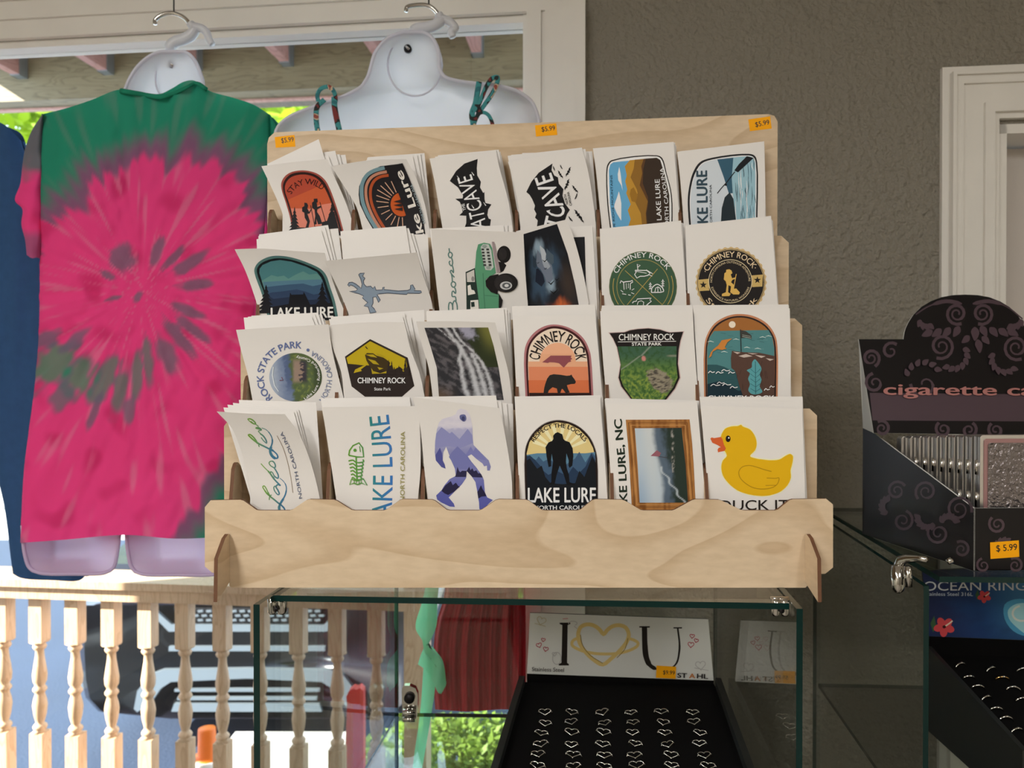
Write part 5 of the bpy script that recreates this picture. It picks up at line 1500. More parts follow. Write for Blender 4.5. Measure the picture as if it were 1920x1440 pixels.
def art42(A):
    A.text('LAKE LURE', [(1640, 1230), (1648, 1030), (1655, 700), (1640, 400), (1618, 185)], 185, grad(1400, 1660, '#2f8078', '#3a6fae'), 0.004)
    g = grad(1250, 1420, '#5a8f2e', '#4f8a4a')
    A.line([(1250, 560), (1258, 515), (1290, 470), (1345, 445), (1378, 490), (1388, 575), (1330, 575), (1250, 560)], 13, g); A.ell(1308, 513, 15, 15, g); A.line([(1350, 475), (1358, 528)], 8, g)
    A.line([(1318, 575), (1328, 800)], 13, g)
    for k in range(6):
        y = 612 + k * 32
        A.line([(1248 + k * 6, y), (1290, y - 8), (1320, y + 14), (1390 - k * 4, y + 4), (1380 - k * 4, y - 14)], 12, g, 3)
    A.line([(1330, 795), (1275, 780), (1260, 830), (1300, 815), (1330, 830), (1370, 815), (1420, 836), (1385, 775), (1330, 795)], 11, g)
    for x in (1300, 1320, 1345, 1365):
        A.line([(x, 785), (x + 2, 818)], 6, g)
    A.text('NORTH CAROLINA', [(1765, 985), (1770, 340)], 40, '#8f8a4c', 0.004)
card(Z10, [(1000, 115), (1050, 400), (1110, 800), (1135, 970)], [(1890, 105), (1910, 400), (1912, 700), (1888, 965)], 0, -0.08, -1.0,
     'white card with a green fish skeleton and blue LAKE LURE capitals, bottom row', 'fish skeleton',
     backs=[((1000, 90), (1820, 85)), ((995, 55), (1815, 50)), ((990, 34), (1812, 22)), ((1000, 45), (1835, 26))], art=art42)
def art43(A):
    body = [(440, 190), (455, 150), (490, 135), (540, 150), (575, 195), (585, 240), (600, 300), (605, 430), (612, 490), (680, 560), (760, 640), (780, 700), (770, 738), (745, 738), (742, 690), (715, 697), (700, 670), (640, 625), (590, 580), (555, 600), (590, 650), (640, 710), (690, 780), (712, 830), (722, 950), (745, 1000), (800, 1025), (760, 1060), (690, 1130), (668, 1110), (665, 1050), (650, 950), (630, 850), (590, 790), (545, 740), (540, 810), (500, 870), (440, 930), (370, 1000), (420, 1060), (430, 1092), (380, 1088), (300, 1050), (258, 1020), (248, 980), (300, 930), (330, 880), (380, 820), (440, 790), (430, 720), (395, 640), (365, 560), (345, 505), (318, 560), (312, 640), (332, 680), (340, 720), (300, 705), (245, 640), (235, 560), (238, 450), (255, 340), (275, 270), (310, 235), (400, 210)]
    c0, c1, c2, c3 = ink('#cdc9d4'), ink('#a9a8c4'), ink('#7c7eac'), ink('#565aa0')
    def f(x, y):
        n_ = 30 * fbm(x * 0.015, y * 0.03, 1.0)
        y += n_
        if y < 330: return lerp(c0, c1, 0.5 * sstep(180, 300, y) * (0.5 + 0.5 * math.sin(y * 0.06)))
        if y < 620: return lerp(c1, c2, sstep(330, 620, y))
        return lerp(c2, c3, sstep(620, 1000, y))
    A.poly(body, f)
    A.poly([(248, 378), (300, 316), (340, 345), (380, 378), (400, 360), (475, 432), (555, 332), (600, 395), (606, 470), (480, 520), (360, 500), (245, 520), (236, 500)], '#8587b4')
    A.poly([(480, 545), (540, 580), (585, 505), (610, 550), (630, 515), (690, 580), (740, 640), (640, 622), (590, 578), (556, 598), (560, 610), (500, 560)], '#7476ac')
    A.poly([(372, 605), (400, 560), (455, 502), (500, 545), (545, 590), (590, 650), (640, 712), (650, 730), (440, 720), (430, 715), (395, 640)], '#6e71a6')
    A.poly([(240, 590), (285, 515), (305, 570), (312, 640), (330, 680), (338, 716), (300, 703), (247, 640)], '#4c4f8c')
    A.poly([(432, 800), (445, 760), (455, 700), (470, 740), (482, 755), (500, 740), (515, 700), (530, 740), (545, 742), (570, 700), (582, 735), (600, 715), (615, 745), (640, 735), (655, 765), (680, 765), (702, 805), (600, 802), (545, 742), (541, 800)], '#2b2846')
    A.poly([(300, 935), (340, 880), (390, 840), (410, 880), (440, 855), (465, 890), (480, 893), (420, 945), (365, 975), (330, 960)], '#262340')
    A.poly([(648, 945), (660, 930), (684, 880), (700, 920), (722, 950), (735, 985), (690, 990), (658, 1010)], '#262340')
    A.poly([(480, 200), (530, 195), (540, 240), (520, 262), (480, 235)], '#5f6390', 3); A.ell(512, 232, 16, 22, '#3a3e66')
card(Z11, [(20, 25), (90, 300), (130, 700), (165, 1010)], [(860, 130), (920, 400), (980, 800), (990, 1010)], 0, -0.08, -1.1,
     'white card with a purple mountain-patterned walking ape figure, bottom row', 'purple walking figure',
     backs=[((30, 22), (830, 8), (160, 1010), (985, 1010)), ((60, 22), (880, 70), (165, 1010), (990, 1010)), ((80, 25), (935, 85), (170, 1010), (1000, 1010)), ((100, 20), (995, 90), (170, 1010), (1010, 1010))], art=art43)
def art44(A):
    A.poly([(1120, 1190), (1108, 560), (1138, 450), (1198, 358), (1298, 278), (1420, 244), (1542, 262), (1652, 318), (1742, 408), (1792, 508), (1818, 620), (1824, 1190)], '#9a9490', -4)
    A.poly([(1125, 1190), (1113, 562), (1142, 453), (1202, 362), (1302, 283), (1420, 250), (1540, 267), (1650, 322), (1738, 412), (1788, 512), (1813, 620), (1819, 1190)], '#231713', -4)
    I = [(1800, 900), (1135, 900)]
    A.poly([(1128, 572), (1156, 462), (1214, 374), (1307, 299), (1420, 268), (1535, 284), (1638, 337), (1725, 424), (1774, 517), (1798, 620)] + I, '#cfbb80')
    for q in (-62, -48, -30, -12, 6, 25, 44, 60):
        a0 = math.radians(90 - q - 4); a1 = math.radians(90 - q + 4)
        r_ = 290
        A.poly([(1450, 560), (1450 + r_ * math.cos(a0), 590 - r_ * math.sin(a0)), (1450 + r_ * math.cos(a1), 590 - r_ * math.sin(a1))], '#e3d6ad', layer=4)
    A.n = 5
    A.text('RESPECT THE LOCALS', [(1202, 462), (1255, 395), (1340, 338), (1430, 320), (1530, 333), (1620, 388), (1690, 458)], 42, '#241a14', 0.026)
    A.poly([(1128, 585), (1230, 570), (1700, 570), (1794, 558), (1800, 900), (1135, 900)], '#547a92')
    A.poly([(1128, 590), (1220, 635), (1245, 600), (1290, 650), (1340, 625), (1480, 700), (1600, 620), (1640, 555), (1700, 660), (1760, 560), (1797, 600), (1800, 900), (1135, 900)], '#3a5470')
    A.poly([(1128, 600), (1160, 590), (1215, 640), (1270, 700), (1290, 740), (1340, 780), (1420, 740), (1520, 790), (1580, 700), (1640, 760), (1700, 700), (1758, 570), (1797, 640), (1800, 900), (1135, 900)], '#22344c')
    A.poly([(1128, 640), (1160, 620), (1230, 720), (1275, 690), (1310, 800), (1360, 860), (1480, 870), (1600, 860), (1640, 740), (1690, 800), (1765, 600), (1798, 660), (1814, 1190), (1130, 1190)], '#14171c')
    A.poly([(1385, 400), (1405, 375), (1430, 364), (1475, 385), (1486, 430), (1500, 445), (1545, 462), (1575, 520), (1582, 600), (1572, 690), (1545, 712), (1535, 690), (1538, 640), (1515, 570), (1510, 650), (1520, 720), (1540, 780), (1545, 850), (1605, 872), (1520, 878), (1490, 780), (1450, 690), (1420, 780), (1400, 872), (1338, 875), (1368, 850), (1370, 760), (1385, 650), (1372, 575), (1365, 640), (1368, 695), (1342, 705), (1322, 600), (1312, 510), (1340, 465), (1375, 450), (1388, 430)], '#0e0f12')
    A.text('LAKE LURE', [(1142, 1046), (1800, 1044)], 142, '#e4e1dc', 0.022); A.text('NORTH CAROLINA', [(1200, 1118), (1770, 1116)], 40, '#e4e1dc', 0.022)
card(Z11, [(1015, 50), (1035, 500), (1060, 1010)], [(1840, 35), (1880, 500), (1915, 1010)], 0, -0.02, 0,
     'arched RESPECT THE LOCALS sticker with a black ape silhouette, bottom row', 'black ape silhouette',
     backs=[((1012, 35), (1845, 22)), ((1010, 18), (1850, 6)), ((1020, 25), (1868, 12))], art=art44)
def art45(A):
    A.text('LAKE LURE, NC', [(258, 1060), (255, 885), (240, 560), (222, 380), (208, 210)], 66, '#1f2a1f', 0.034)
    Lp = [(243, 215), (262, 420), (275, 600), (300, 1060)]; Rp = [(790, 212), (812, 420), (825, 600), (848, 1060)]
    def wood(s, t):
        n_ = fbm(s * 40, t * 4, 1.0, 3)
        return lerp(ink('#a3703c'), ink('#7a4c22'), sstep(-0.2, 0.5, n_))
    A.photo(Lp, Rp, 30, 34, wood)
    for k, c in ((0.04, '#6b4322'), (0.075, '#c08e55'), (0.11, '#6b4322')):
        def q(s, t):
            return ((243 + 57 * t) + ((790 + 58 * t) - (243 + 57 * t)) * s, 215 + 772 * t)
        A.line([q(k, 1 - k * 0.8), q(k, k * 0.8), q(1 - k, k * 0.8), q(1 - k, 1 - k * 0.8)], 7, c, 0, True)
    def pic(s, t):
        n_ = fbm(s * 8, t * 9, 6.0, 5)
        edge = 0.34 + 0.10 * t - 0.03 * math.sin(t * 7)
        c = lerp((0.52, 0.60, 0.66), (0.34, 0.46, 0.60), sstep(0.35, 0.0, s) * sstep(0.3, 1, t))
        c = lerp(c, (0.66, 0.68, 0.66), 0.7 * sstep(0.25, 0.0, abs(s - 0.3)) * (1 - t))
        c = lerp(c, (0.10, 0.14, 0.19), sstep(edge, edge + 0.12, s + n_ * 0.02))
        c = lerp(c, (0.025, 0.04, 0.03), sstep(edge + 0.18, edge + 0.36, s + n_ * 0.08))
        rid = 0.80 - 0.12 * t
        if t < 0.6:
            c = lerp(c, (0.45, 0.42, 0.38), sstep(0.05, 0.0, abs(s - rid) + 0.03 * abs(n_)) * sstep(-0.1, 0.25, fbm(s * 20, t * 16, 8.0)))
        rv = 0.46 + (t - 0.52) * 0.95 + 0.03 * math.sin(t * 40)
        if t > 0.52:
            c = lerp(c, (0.55, 0.62, 0.66), sstep(0.035, 0.0, abs(s - rv)) * 0.9)
        return c
    A.photo([(320, 288), (345, 600), (362, 925)], [(722, 285), (755, 600), (777, 925)], 48, 64, pic)
    A.poly([(455, 525), (510, 475), (545, 500), (530, 530)], '#8a5560'); A.line([(525, 530), (600, 540)], 4, '#3a2a2a')
card(Z12, [(75, 75), (100, 500), (130, 890)], [(855, 62), (890, 450), (925, 890)], 0, 0.0, 0,
     'wood-framed lake view photo sticker lettered LAKE LURE, NC, bottom row', 'wood-framed view',
     backs=[((66, 52), (850, 50)), ((62, 36), (842, 46)), ((68, 30), (872, 52))], art=art45)
def art46(A):
    D = [(1110, 522), (1070, 450), (1056, 390), (1062, 345), (1095, 292), (1150, 272), (1205, 268), (1232, 258), (1245, 272), (1310, 300), (1352, 360), (1365, 420), (1352, 475), (1308, 526), (1350, 545), (1420, 556), (1490, 562), (1560, 555), (1610, 525), (1650, 508), (1675, 525), (1670, 590), (1655, 650), (1658, 710), (1630, 775), (1570, 830), (1480, 862), (1400, 868), (1300, 855), (1200, 820), (1120, 755), (1075, 690), (1062, 620), (1075, 565)]
    A.line(D, 16, '#ecdca6', 0, True); A.poly(D, '#d2a514', 3)
    A.poly([(968, 376), (980, 366), (1000, 372), (1060, 362), (1072, 380), (1085, 430), (1102, 460), (1090, 482), (1050, 490), (1034, 494), (1030, 470), (1040, 455), (1058, 450), (1030, 432), (985, 412)], '#c65a2e')
    A.ell(1120, 378, 21, 28, '#19130e'); A.ell(1126, 370, 6, 7, '#f4f2ee')
    A.line([(1492, 658), (1430, 642), (1370, 622), (1300, 606), (1240, 620), (1212, 660), (1222, 710), (1270, 760), (1340, 798), (1420, 808), (1500, 795), (1545, 760), (1555, 712), (1530, 716), (1450, 714)], 6, '#a47c10', 4); A.line([(1440, 778), (1530, 776)], 5, '#a47c10')
    A.text('DUCK IT', [(1050, 990), (1640, 985)], 86, '#231d1a', 0.006)
card(Z12, [(885, 92), (915, 450), (955, 890)], [(1755, 120), (1770, 500), (1782, 890)], 0, 0.0, 0,
     'white card with a big yellow rubber duck, right end of the bottom row', 'yellow duck',
     backs=[((880, 50), (1757, 60)), ((876, 18), (1758, 16)), ((884, 30), (1760, 24))], art=art46)
# ================================================================== the glass cases
def plate(mb, pts, vec):
    mb.prism(pts, vec, M['glass'], M['glass_edge'])
def V3(x, y, z): return Vector((x, y, z))
TC = 0.111
ZSH = CAMZ - 0.52
ZB0 = 0.62
D0 = 0.49
case = thing('glass_display_case', (0.03, 0.95, ZB0), 'clear glass display case under the wooden sticker rack', 'display case')
def vpanel(mb, a, d, x0, x1, z0, z1):
    """upright pane running back from a=(x, y)"""
    pts = [V3(a[0], a[1], z0), V3(a[0] + TC * d, a[1] + d, z0), V3(a[0] + TC * d, a[1] + d, z1), V3(a[0], a[1], z1)]
    plate(mb, [p + V3(x0, 0, 0) for p in pts], (x1 - x0, 0, 0))
b = MB(); vpanel(b, (-0.2315, 0.703), D0, -0.0058, 0, ZB0, ZGL); b.build('side_pane', case)
b = MB(); vpanel(b, (0.2562, 0.690), D0, 0, 0.0058, ZB0, ZGL); b.build('side_pane', case)
fl = V3(-0.2310, 0.733, ZGL); fr = V3(0.2558, 0.707, ZGL)
bl_ = V3(-0.2315 + TC * (D0 - 0.007) + 0.0005, 0.703 + D0 - 0.007, ZGL); br_ = V3(0.2562 + TC * (D0 - 0.007) - 0.0005, 0.690 + D0 - 0.007, ZGL)
b = MB(); plate(b, [fl, fr, br_, bl_], (0, 0, -0.0058)); b.build('top_pane', case)
dz = V3(0, 0, ZSH - ZGL)
b = MB(); plate(b, [V3(-0.229, 0.725, ZSH), V3(0.254, 0.712, ZSH), br_ + dz, bl_ + dz], (0, 0, -0.0058)); b.build('shelf_pane', case)
b = MB(); e = V3(0, 0.001, 0)
plate(b, [V3(bl_.x, bl_.y, ZB0) + e, V3(br_.x, br_.y, ZB0) + e, br_ + e, bl_ + e], (0.0006, 0.0054, 0)); b.build('back_pane', case)
b = MB(); plate(b, [V3(fl.x, fl.y, ZB0 + 0.006), V3(fr.x, fr.y, ZB0 + 0.006), V3(br_.x, br_.y, ZB0 + 0.006), V3(bl_.x, bl_.y, ZB0 + 0.006)], (0, 0, -0.0058)); b.build('bottom_pane', case)
def clip(parent, px, py, Y, w, h, name='chrome_clip'):
    c = at(px, py, Y)
    b = MB()
    r = w / 4.2
    for s in (-1, 1):
        x = c.x + s * w / 4
        b.tube([V3(x, c.y, c.z + h / 2), V3(x, c.y, c.z + h * 0.1), V3(x, c.y, c.z - h * 0.32), V3(x, c.y, c.z - h * 0.46), V3(x, c.y, c.z - h * 0.5)], [r, r * 1.05, r, r * 0.7, r * 0.2], M['chrome'], 12)
    b.tube([V3(c.x - w * 0.5, c.y + 0.002, c.z + h * 0.42), V3(c.x + w * 0.5, c.y + 0.002, c.z + h * 0.42)], w * 0.16, M['chrome'], 10)
    b.tube([V3(c.x, c.y - r * 1.0, c.z - h * 0.1), V3(c.x, c.y - r * 1.3, c.z - h * 0.1)], r * 0.6, M['dark_slot'], 10)
    b.build(name, parent)
clip(case, 520, 1136, 0.745, 0.019, 0.017)
clip(case, 1463, 1139, 0.72, 0.017, 0.017)
c = at(768, 1318, 1.155)
b = MB()
prof = [(-0.011, -0.025), (0.011, -0.025), (0.0125, -0.005), (0.0125, 0.013), (0.009, 0.022), (0.0, 0.026), (-0.008, 0.026), (-0.012, 0.02)]
b.prism([V3(c.x + a, c.y, c.z + z) for a, z in prof], (0, 0.010, 0), M['chrome'])
b.tube([V3(c.x, c.y - 0.004, c.z + 0.008), V3(c.x, c.y, c.z + 0.008)], 0.008, M['dark_slot'], 16)
b.tube([V3(c.x - 0.009, c.y - 0.006, c.z - 0.012), V3(c.x + 0.009, c.y - 0.006, c.z - 0.012)], 0.006, M['chrome'], 12)
b.tube([V3(c.x - 0.009, c.y - 0.006, c.z - 0.022), V3(c.x + 0.009, c.y - 0.006, c.z - 0.022)], 0.004, M['chrome'], 12)
b.build('shelf_clip', case)
M['laminate'] = mat('dark_brown_laminate', '#2c2420', 0.4, var=(20, 0.1))
b = MB(); b.hexa([V3(-0.26, 0.70, 0), V3(0.29, 0.69, 0), V3(0.29, 0.69, ZB0 - 0.0002), V3(-0.26, 0.70, ZB0 - 0.0002), V3(-0.205, 1.21, 0), V3(0.345, 1.20, 0), V3(0.345, 1.20, ZB0 - 0.0002), V3(-0.205, 1.21, ZB0 - 0.0002)], M['laminate'])
tag(b.build('display_counter'), 'dark counter below the glass case that carries the sticker rack', 'counter')

# the case on the right
XR1 = 1.02
case2 = thing('glass_display_case', (0.7, 1.0, ZB0), 'clear glass display case on the right under the black cigarette case box', 'display case')
a2 = (0.4355, 0.800); t2 = 0.125; D2 = 0.43
z1 = ZGL - 0.0095
b = MB()
pts = [V3(a2[0], a2[1], ZB0), V3(a2[0] + t2 * D2, a2[1] + D2, ZB0), V3(a2[0] + t2 * D2, a2[1] + D2, z1), V3(a2[0], a2[1], z1)]
plate(b, [p + V3(-0.0058, 0, 0) for p in pts], (0.0058, 0, 0)); b.build('side_pane', case2)
b = MB(); plate(b, [V3(XR1, 0.79, ZB0), V3(XR1 + 0.03, 1.20, ZB0), V3(XR1 + 0.03, 1.20, z1), V3(XR1, 0.79, z1)], (0.0058, 0, 0)); b.build('side_pane', case2)
b = MB(); plate(b, [V3(0.4475, 0.802, ZGL), V3(XR1 - 0.01, 0.780, ZGL), V3(XR1 + 0.02, 1.205, ZGL), V3(0.4955, 1.225, ZGL)], (0, 0, -0.006)); b.build('top_pane', case2)
ZS2 = CAMZ - 0.486
b = MB(); plate(b, [V3(0.438, 0.81, ZS2), V3(XR1 - 0.002, 0.79, ZS2), V3(XR1 + 0.024, 1.185, ZS2), V3(0.486, 1.215, ZS2)], (0, 0, -0.0058)); b.build('shelf_pane', case2)
b = MB(); plate(b, [V3(0.4885, 1.2315, ZB0), V3(XR1 + 0.025, 1.2015, ZB0), V3(XR1 + 0.025, 1.2015, z1), V3(0.4885, 1.2315, z1)], (0.0006, 0.0056, 0)); b.build('back_pane', case2)
# chrome corner clip with its clear jaw
b = MB()
g = lambda px, py, Y=0.806: at(px, py, Y)
p0 = at(1690, 1052, 0.812)
b.tube([at(1684, 1090, 0.83), at(1684, 1062, 0.83), at(1690, 1050, 0.826), at(1702, 1047, 0.82), at(1722, 1047, 0.81), at(1738, 1049, 0.80)], [0.0055, 0.0055, 0.0055, 0.0045, 0.0035, 0.003], M['chrome'], 10)
b.tube([at(1683, 1060, 0.826), at(1683, 1100, 0.826), at(1684, 1108, 0.826), at(1685, 1112, 0.826)], [0.007, 0.007, 0.0055, 0.002], M['chrome'], 12)
b.tube([at(1702, 1062, 0.815), at(1703, 1100, 0.815)], [0.004, 0.004], M['chrome'], 10)
b.tube([at(1778, 1048, 0.80), at(1784, 1056, 0.797)], [0.004, 0.003], M['chrome'], 10)
b.build('chrome_clip', case2)
b = MB(); b.hexa([V3(0.43, 0.79, 0), V3(1.05, 0.77, 0), V3(1.05, 0.77, ZB0 - 0.0002), V3(0.43, 0.79, ZB0 - 0.0002), V3(0.49, 1.25, 0), V3(1.07, 1.22, 0), V3(1.07, 1.22, ZB0 - 0.0002), V3(0.49, 1.25, ZB0 - 0.0002)], M['laminate'])
tag(b.build('display_counter'), 'dark counter below the right-hand glass case', 'counter')

# ------------------------------------------------------------------ heart ring display in the left case
def vplane(pxL, YL, pxR, YR):
    """upright plane through two picked points"""
    p = at(pxL[0], pxL[1], YL); q = at(pxR[0], pxR[1], YR)
    n = V3(-(q.y - p.y), q.x - p.x, 0).normalized()       # away from the camera
    return p, n
def plane_surf(p, n):
    def s(px, py, lift=0.0):
        return on_plane(px, py, p, n) - n * lift
    return s
hp, hn = vplane((994, 1149), 1.10, (1328, 1161), 1.082)
hs = plane_surf(hp, hn)
shelf_z = ZSH
rd = thing('ring_display', (0.14, 1.0, shelf_z), 'black ring tray with a white I heart U header inside the left glass case', 'ring display')
b = MB()
q = [hs(994, 1149), hs(1328, 1161), hs(1338, 1276), hs(988, 1263)]
b.prism(q, hn * 0.003, M['card_white'], M['tray']); hd = b.build('header_card', rd)
Z5b = (1000, 960, 3.0)
A = Art(hs, Z5b, None, 0.00004, 0.00015)
K = '#241f1b'
A.poly([(148, 622), (208, 622), (208, 630), (193, 636), (190, 848), (200, 855), (200, 863), (143, 863), (143, 855), (158, 848), (163, 636), (148, 630)], K)
A.line([(625, 648), (628, 760), (636, 820), (655, 860), (690, 882), (725, 884)], [30, 32, 30, 22, 12, 8], K, 4)
A.line([(725, 884), (770, 880), (805, 850), (820, 790), (822, 740), (812, 655)], [8, 9, 10, 11, 10, 10], K, 4)
A.poly([(596, 642), (655, 642), (655, 650), (596, 650)], K); A.poly([(788, 648), (836, 648), (836, 655), (788, 655)], K)
GD = '#c9b070'
A.line([(395, 688), (372, 660), (340, 638), (300, 632), (265, 648), (252, 690), (262, 740), (300, 795), (345, 835), (390, 858), (440, 822), (490, 775), (525, 730), (537, 690), (520, 650), (480, 636), (440, 645), (412, 668)], 22, GD, 3, True)
A.line([(258, 706), (222, 724), (218, 748), (260, 775), (330, 793), (400, 798), (470, 795), (540, 778), (585, 752), (588, 735), (560, 718), (540, 712)], 17, GD, 4)
A.line([(265, 690), (275, 745), (320, 805), (390, 850)], 4, '#8a6f30', 3); A.line([(470, 820), (515, 770), (532, 710)], 4, '#8a6f30', 3)
def heart(cx, cy, s, col, w, q=0.0):
    P = []
    for k in range(24):
        t = 2 * math.pi * k / 24
        x = 16 * math.sin(t) ** 3 / 16; y = -(13 * math.cos(t) - 5 * math.cos(2 * t) - 2 * math.cos(3 * t) - math.cos(4 * t)) / 16
        P.append((cx + s * (x * math.cos(q) - y * math.sin(q)), cy + s * (x * math.sin(q) + y * math.cos(q))))
    A.line(P, w, col, 0, True)
for x, y, s, qq in [(56, 718, 11, 0.2), (32, 748, 15, -0.3), (70, 770, 14, 0.2), (893, 697, 13, 0.1), (916, 722, 12, 0.3), (886, 745, 17, 0.1)]:
    heart(x, y, s, '#a8384a', 4, qq)
for x, y, s, qq in [(45, 610, 26, 0.3), (118, 798, 12, 0), (940, 860, 28, -0.1)]:
    heart(x, y, s, '#b3a98e' if x < 100 else '#a9a6a4', 4, qq)
A.ell(130, 825, 0.1, 0.1, '#a9a6a4'); A.ring(132, 822, 24, 34, 4, '#a9a6a4'); A.ring(222, 625, 24, 12, 4, '#a9a6a4', -60, 200, 20); A.line([(165, 600), (195, 598)], 5, '#c08a8a'); A.line([(8, 625), (70, 642)], 4, '#b3a98e'); A.line([(905, 875), (985, 890)], 4, '#a9a6a4'); A.line([(230, 640), (245, 655)], 4, '#a9a6a4')
A.text('Stainless Steel', [(-8, 893), (172, 898)], 23, '#4a4440', 0.008)
A.text('ST', [(810, 929), (862, 931)], 26, '#26201e', 0.03); A.text('A', [(876, 932), (908, 933)], 26, '#b5703a', 0.03); A.text('HL', [(920, 933), (980, 936)], 26, '#26201e', 0.03)
A.build('printed_design', hd)
price_sticker(rd, plane_surf(hp - hn * 0.003, hn), [(1231, 1247.7), (1267.7, 1250), (1266.7, 1272.7), (1230, 1270.7)], '$9.99', [(1243, 1264), (1265, 1265)], 7.5, 'orange $9.99 price sticker on the header')
# tray
zf = at(1160, 1283, 1.085).z
n_up = V3(0, 0, 1); pz = V3(0, 0, zf)
fp = lambda px, py, dz=0.0: on_plane(px, py, V3(0, 0, zf + dz), n_up)
TL, TR, BR, BL = fp(984, 1283), fp(1341, 1287), fp(1416, 1505), fp(921, 1505)
b = MB(); b.hexa([p - V3(0, 0, 0.03) for p in (TL, TR, BR, BL)] + [TL, TR, BR, BL], M['black_felt']); b.build('foam_insert', rd)
def wall_between(mb, p, q, off, z0, z1, mt):
    mb.hexa([V3(p.x, p.y, z0), V3(q.x, q.y, z0), V3(q.x, q.y, z1), V3(p.x, p.y, z1), V3(p.x + off.x, p.y + off.y, z0), V3(q.x + off.x, q.y + off.y, z0), V3(q.x + off.x, q.y + off.y, z1), V3(p.x + off.x, p.y + off.y, z1)], mt)
zb_ = shelf_z + 0.0005
b = MB()
wall_between(b, TL, BL, V3(-0.008, 0, 0), zb_, zf + 0.012, M['tray'])
wall_between(b, TR, BR, V3(0.008, 0, 0), zb_, zf + 0.012, M['tray'])
wall_between(b, BL, BR, V3(0, -0.006, 0), zb_, zf + 0.006, M['tray'])
wall_between(b, TL, TR, V3(0, 0.008, 0), zb_, zf + 0.0, M['black_felt'])
b.build('tray_box', rd)
b = MB()
hb = [hs(988, 1263), hs(1338, 1276)]
b.prism([hb[0], hb[1], V3(hb[1].x, hb[1].y, zf - 0.01), V3(hb[0].x, hb[0].y, zf - 0.01)], hn * 0.004, M['black_felt']); b.build('header_stand', rd)
def ring_mesh(kind):
    b = MB()
    if kind == 'heart':
        P = []
        for k in range(26):
            t = 2 * math.pi * k / 26
            x = math.sin(t) ** 3; y = (13 * math.cos(t) - 5 * math.cos(2 * t) - 2 * math.cos(3 * t) - math.cos(4 * t)) / 17
            P.append(V3(x * 0.0085, (y * 0.0052 + 0.0035) * 0.75, 0.0048 + y * 0.0052 * 0.55))
        b.tube(P, 0.00062, M['silver'], 6, True)
        b.tube([V3(-0.0085, 0.002, 0.006), V3(-0.0095, 0.003, 0.002), V3(-0.009, 0.004, -0.003)], 0.0005, M['silver'], 5)
        b.tube([V3(0.0085, 0.002, 0.006), V3(0.0105, 0.003, 0.002), V3(0.010, 0.004, -0.003)], 0.0005, M['silver'], 5)
    else:
        P = [V3(math.cos(math.pi * k / 12) * 0.0085, 0, math.sin(math.pi * k / 12) * 0.0065 - 0.0004) for k in range(13)]
        b.tube(P, [0.0007 + 0.0005 * math.sin(math.pi * k / 12) for k in range(13)], M['gold' if kind == 'gold' else 'silver'], 6)
        b.lathe([(0.0004, 0.0078), (0.0014, 0.0071), (0.0018, 0.0062), (0.0013, 0.0052)], (0.001, 0, 0), M['silver'], 8)
    return b
proto = ring_mesh('heart').build('heart_ring', None, (0, 0, 0))
ORD = ['leftmost', 'second from left', 'third from left', 'third from right', 'second from right', 'rightmost']
ROWS = ['row nearest the header', 'second row from header', 'third row from header', 'fourth row from header', 'fifth row from header', 'row nearest photo bottom']
grid_px = []
ys = [1338, 1357.5, 1377, 1398, 1419, 1440]
c0 = [1022, 1073, 1133, 1183, 1242, 1299]; c4 = [1008, 1073, 1132, 1193, 1258, 1322]
rnd = random.Random(11)
first = True
for r in range(6):
    for k in range(6):
        px = c0[k] + (c4[k] - c0[k]) * r / 4.4 + rnd.uniform(-3, 3); py = ys[r] + rnd.uniform(-1.5, 1.5)
        p = fp(px, py + 4)
        o_ = proto if first else proto.copy()
        if not first:
            COL.objects.link(o_)
        first = False
        o_.location = p
        o_.rotation_euler = (rnd.uniform(-0.15, 0.25), rnd.uniform(-0.1, 0.1), rnd.uniform(-0.35, 0.35))
        sc_ = rnd.uniform(0.84, 0.98)
        o_.scale = (sc_, sc_, sc_)
        tag(o_, 'silver heart ring, %s, %s in the tray' % (ORD[k], ROWS[r]), 'ring', 'heart rings in the black tray')

# ------------------------------------------------------------------ ocean ring display in the right case
op, on_ = at(1745, 1140, 1.06), V3(0, 0, 0)
oq = op + WU * 0.3
on_ = V3(-(oq.y - op.y), oq.x - op.x, 0).normalized()
os_ = plane_surf(op, on_)
od = thing('ring_display', (0.7, 1.0, ZS2), 'black ring tray with a blue OCEAN RINGS header inside the right glass case', 'ring display')
Z6b = (1440, 960, 3.0)
b = MB()
b.prism([os_(1729, 1070), os_(2010, 1055), os_(2012, 1205), os_(1741, 1193)], on_ * 0.003, M['tray']); hd2 = b.build('header_card', od)
A = Art(os_, Z6b, None, 0.00004, 0.00015)
def sea(s, t):
    n_ = fbm(s * 6, t * 5, 3.0, 4)
    c = lerp((0.02, 0.03, 0.09), (0.02, 0.07, 0.22), sstep(0.05, 0.5, s + n_ * 0.1))
    c = lerp(c, (0.06, 0.20, 0.38), sstep(0.35, 0.75, s) * sstep(0.25, 0.7, 1 - abs(t - 0.5)))
    return lerp(c, (0.015, 0.03, 0.10), 0.5 * sstep(0.7, 1.0, t + n_ * 0.2))
A.photo([(868, 332), (904, 698)], [(1710, 290), (1712, 730)], 40, 24, sea)
A.text('OCEAN RINGS', [(876, 442), (1500, 440)], 52, '#c9ccd2', 0.0); A.text('Stainless Steel 316L', [(882, 470), (1152, 472)], 20, '#b4bccb', 0.01)
A.poly([(1330, 520), (1390, 490), (1480, 495), (1600, 520), (1600, 690), (1460, 700), (1380, 670), (1330, 600)], '#4f9ac0', 3); A.poly([(1350, 550), (1400, 515), (1500, 520), (1580, 560), (1540, 680), (1460, 690), (1400, 650), (1355, 600)], '#9fd0d8', 3)
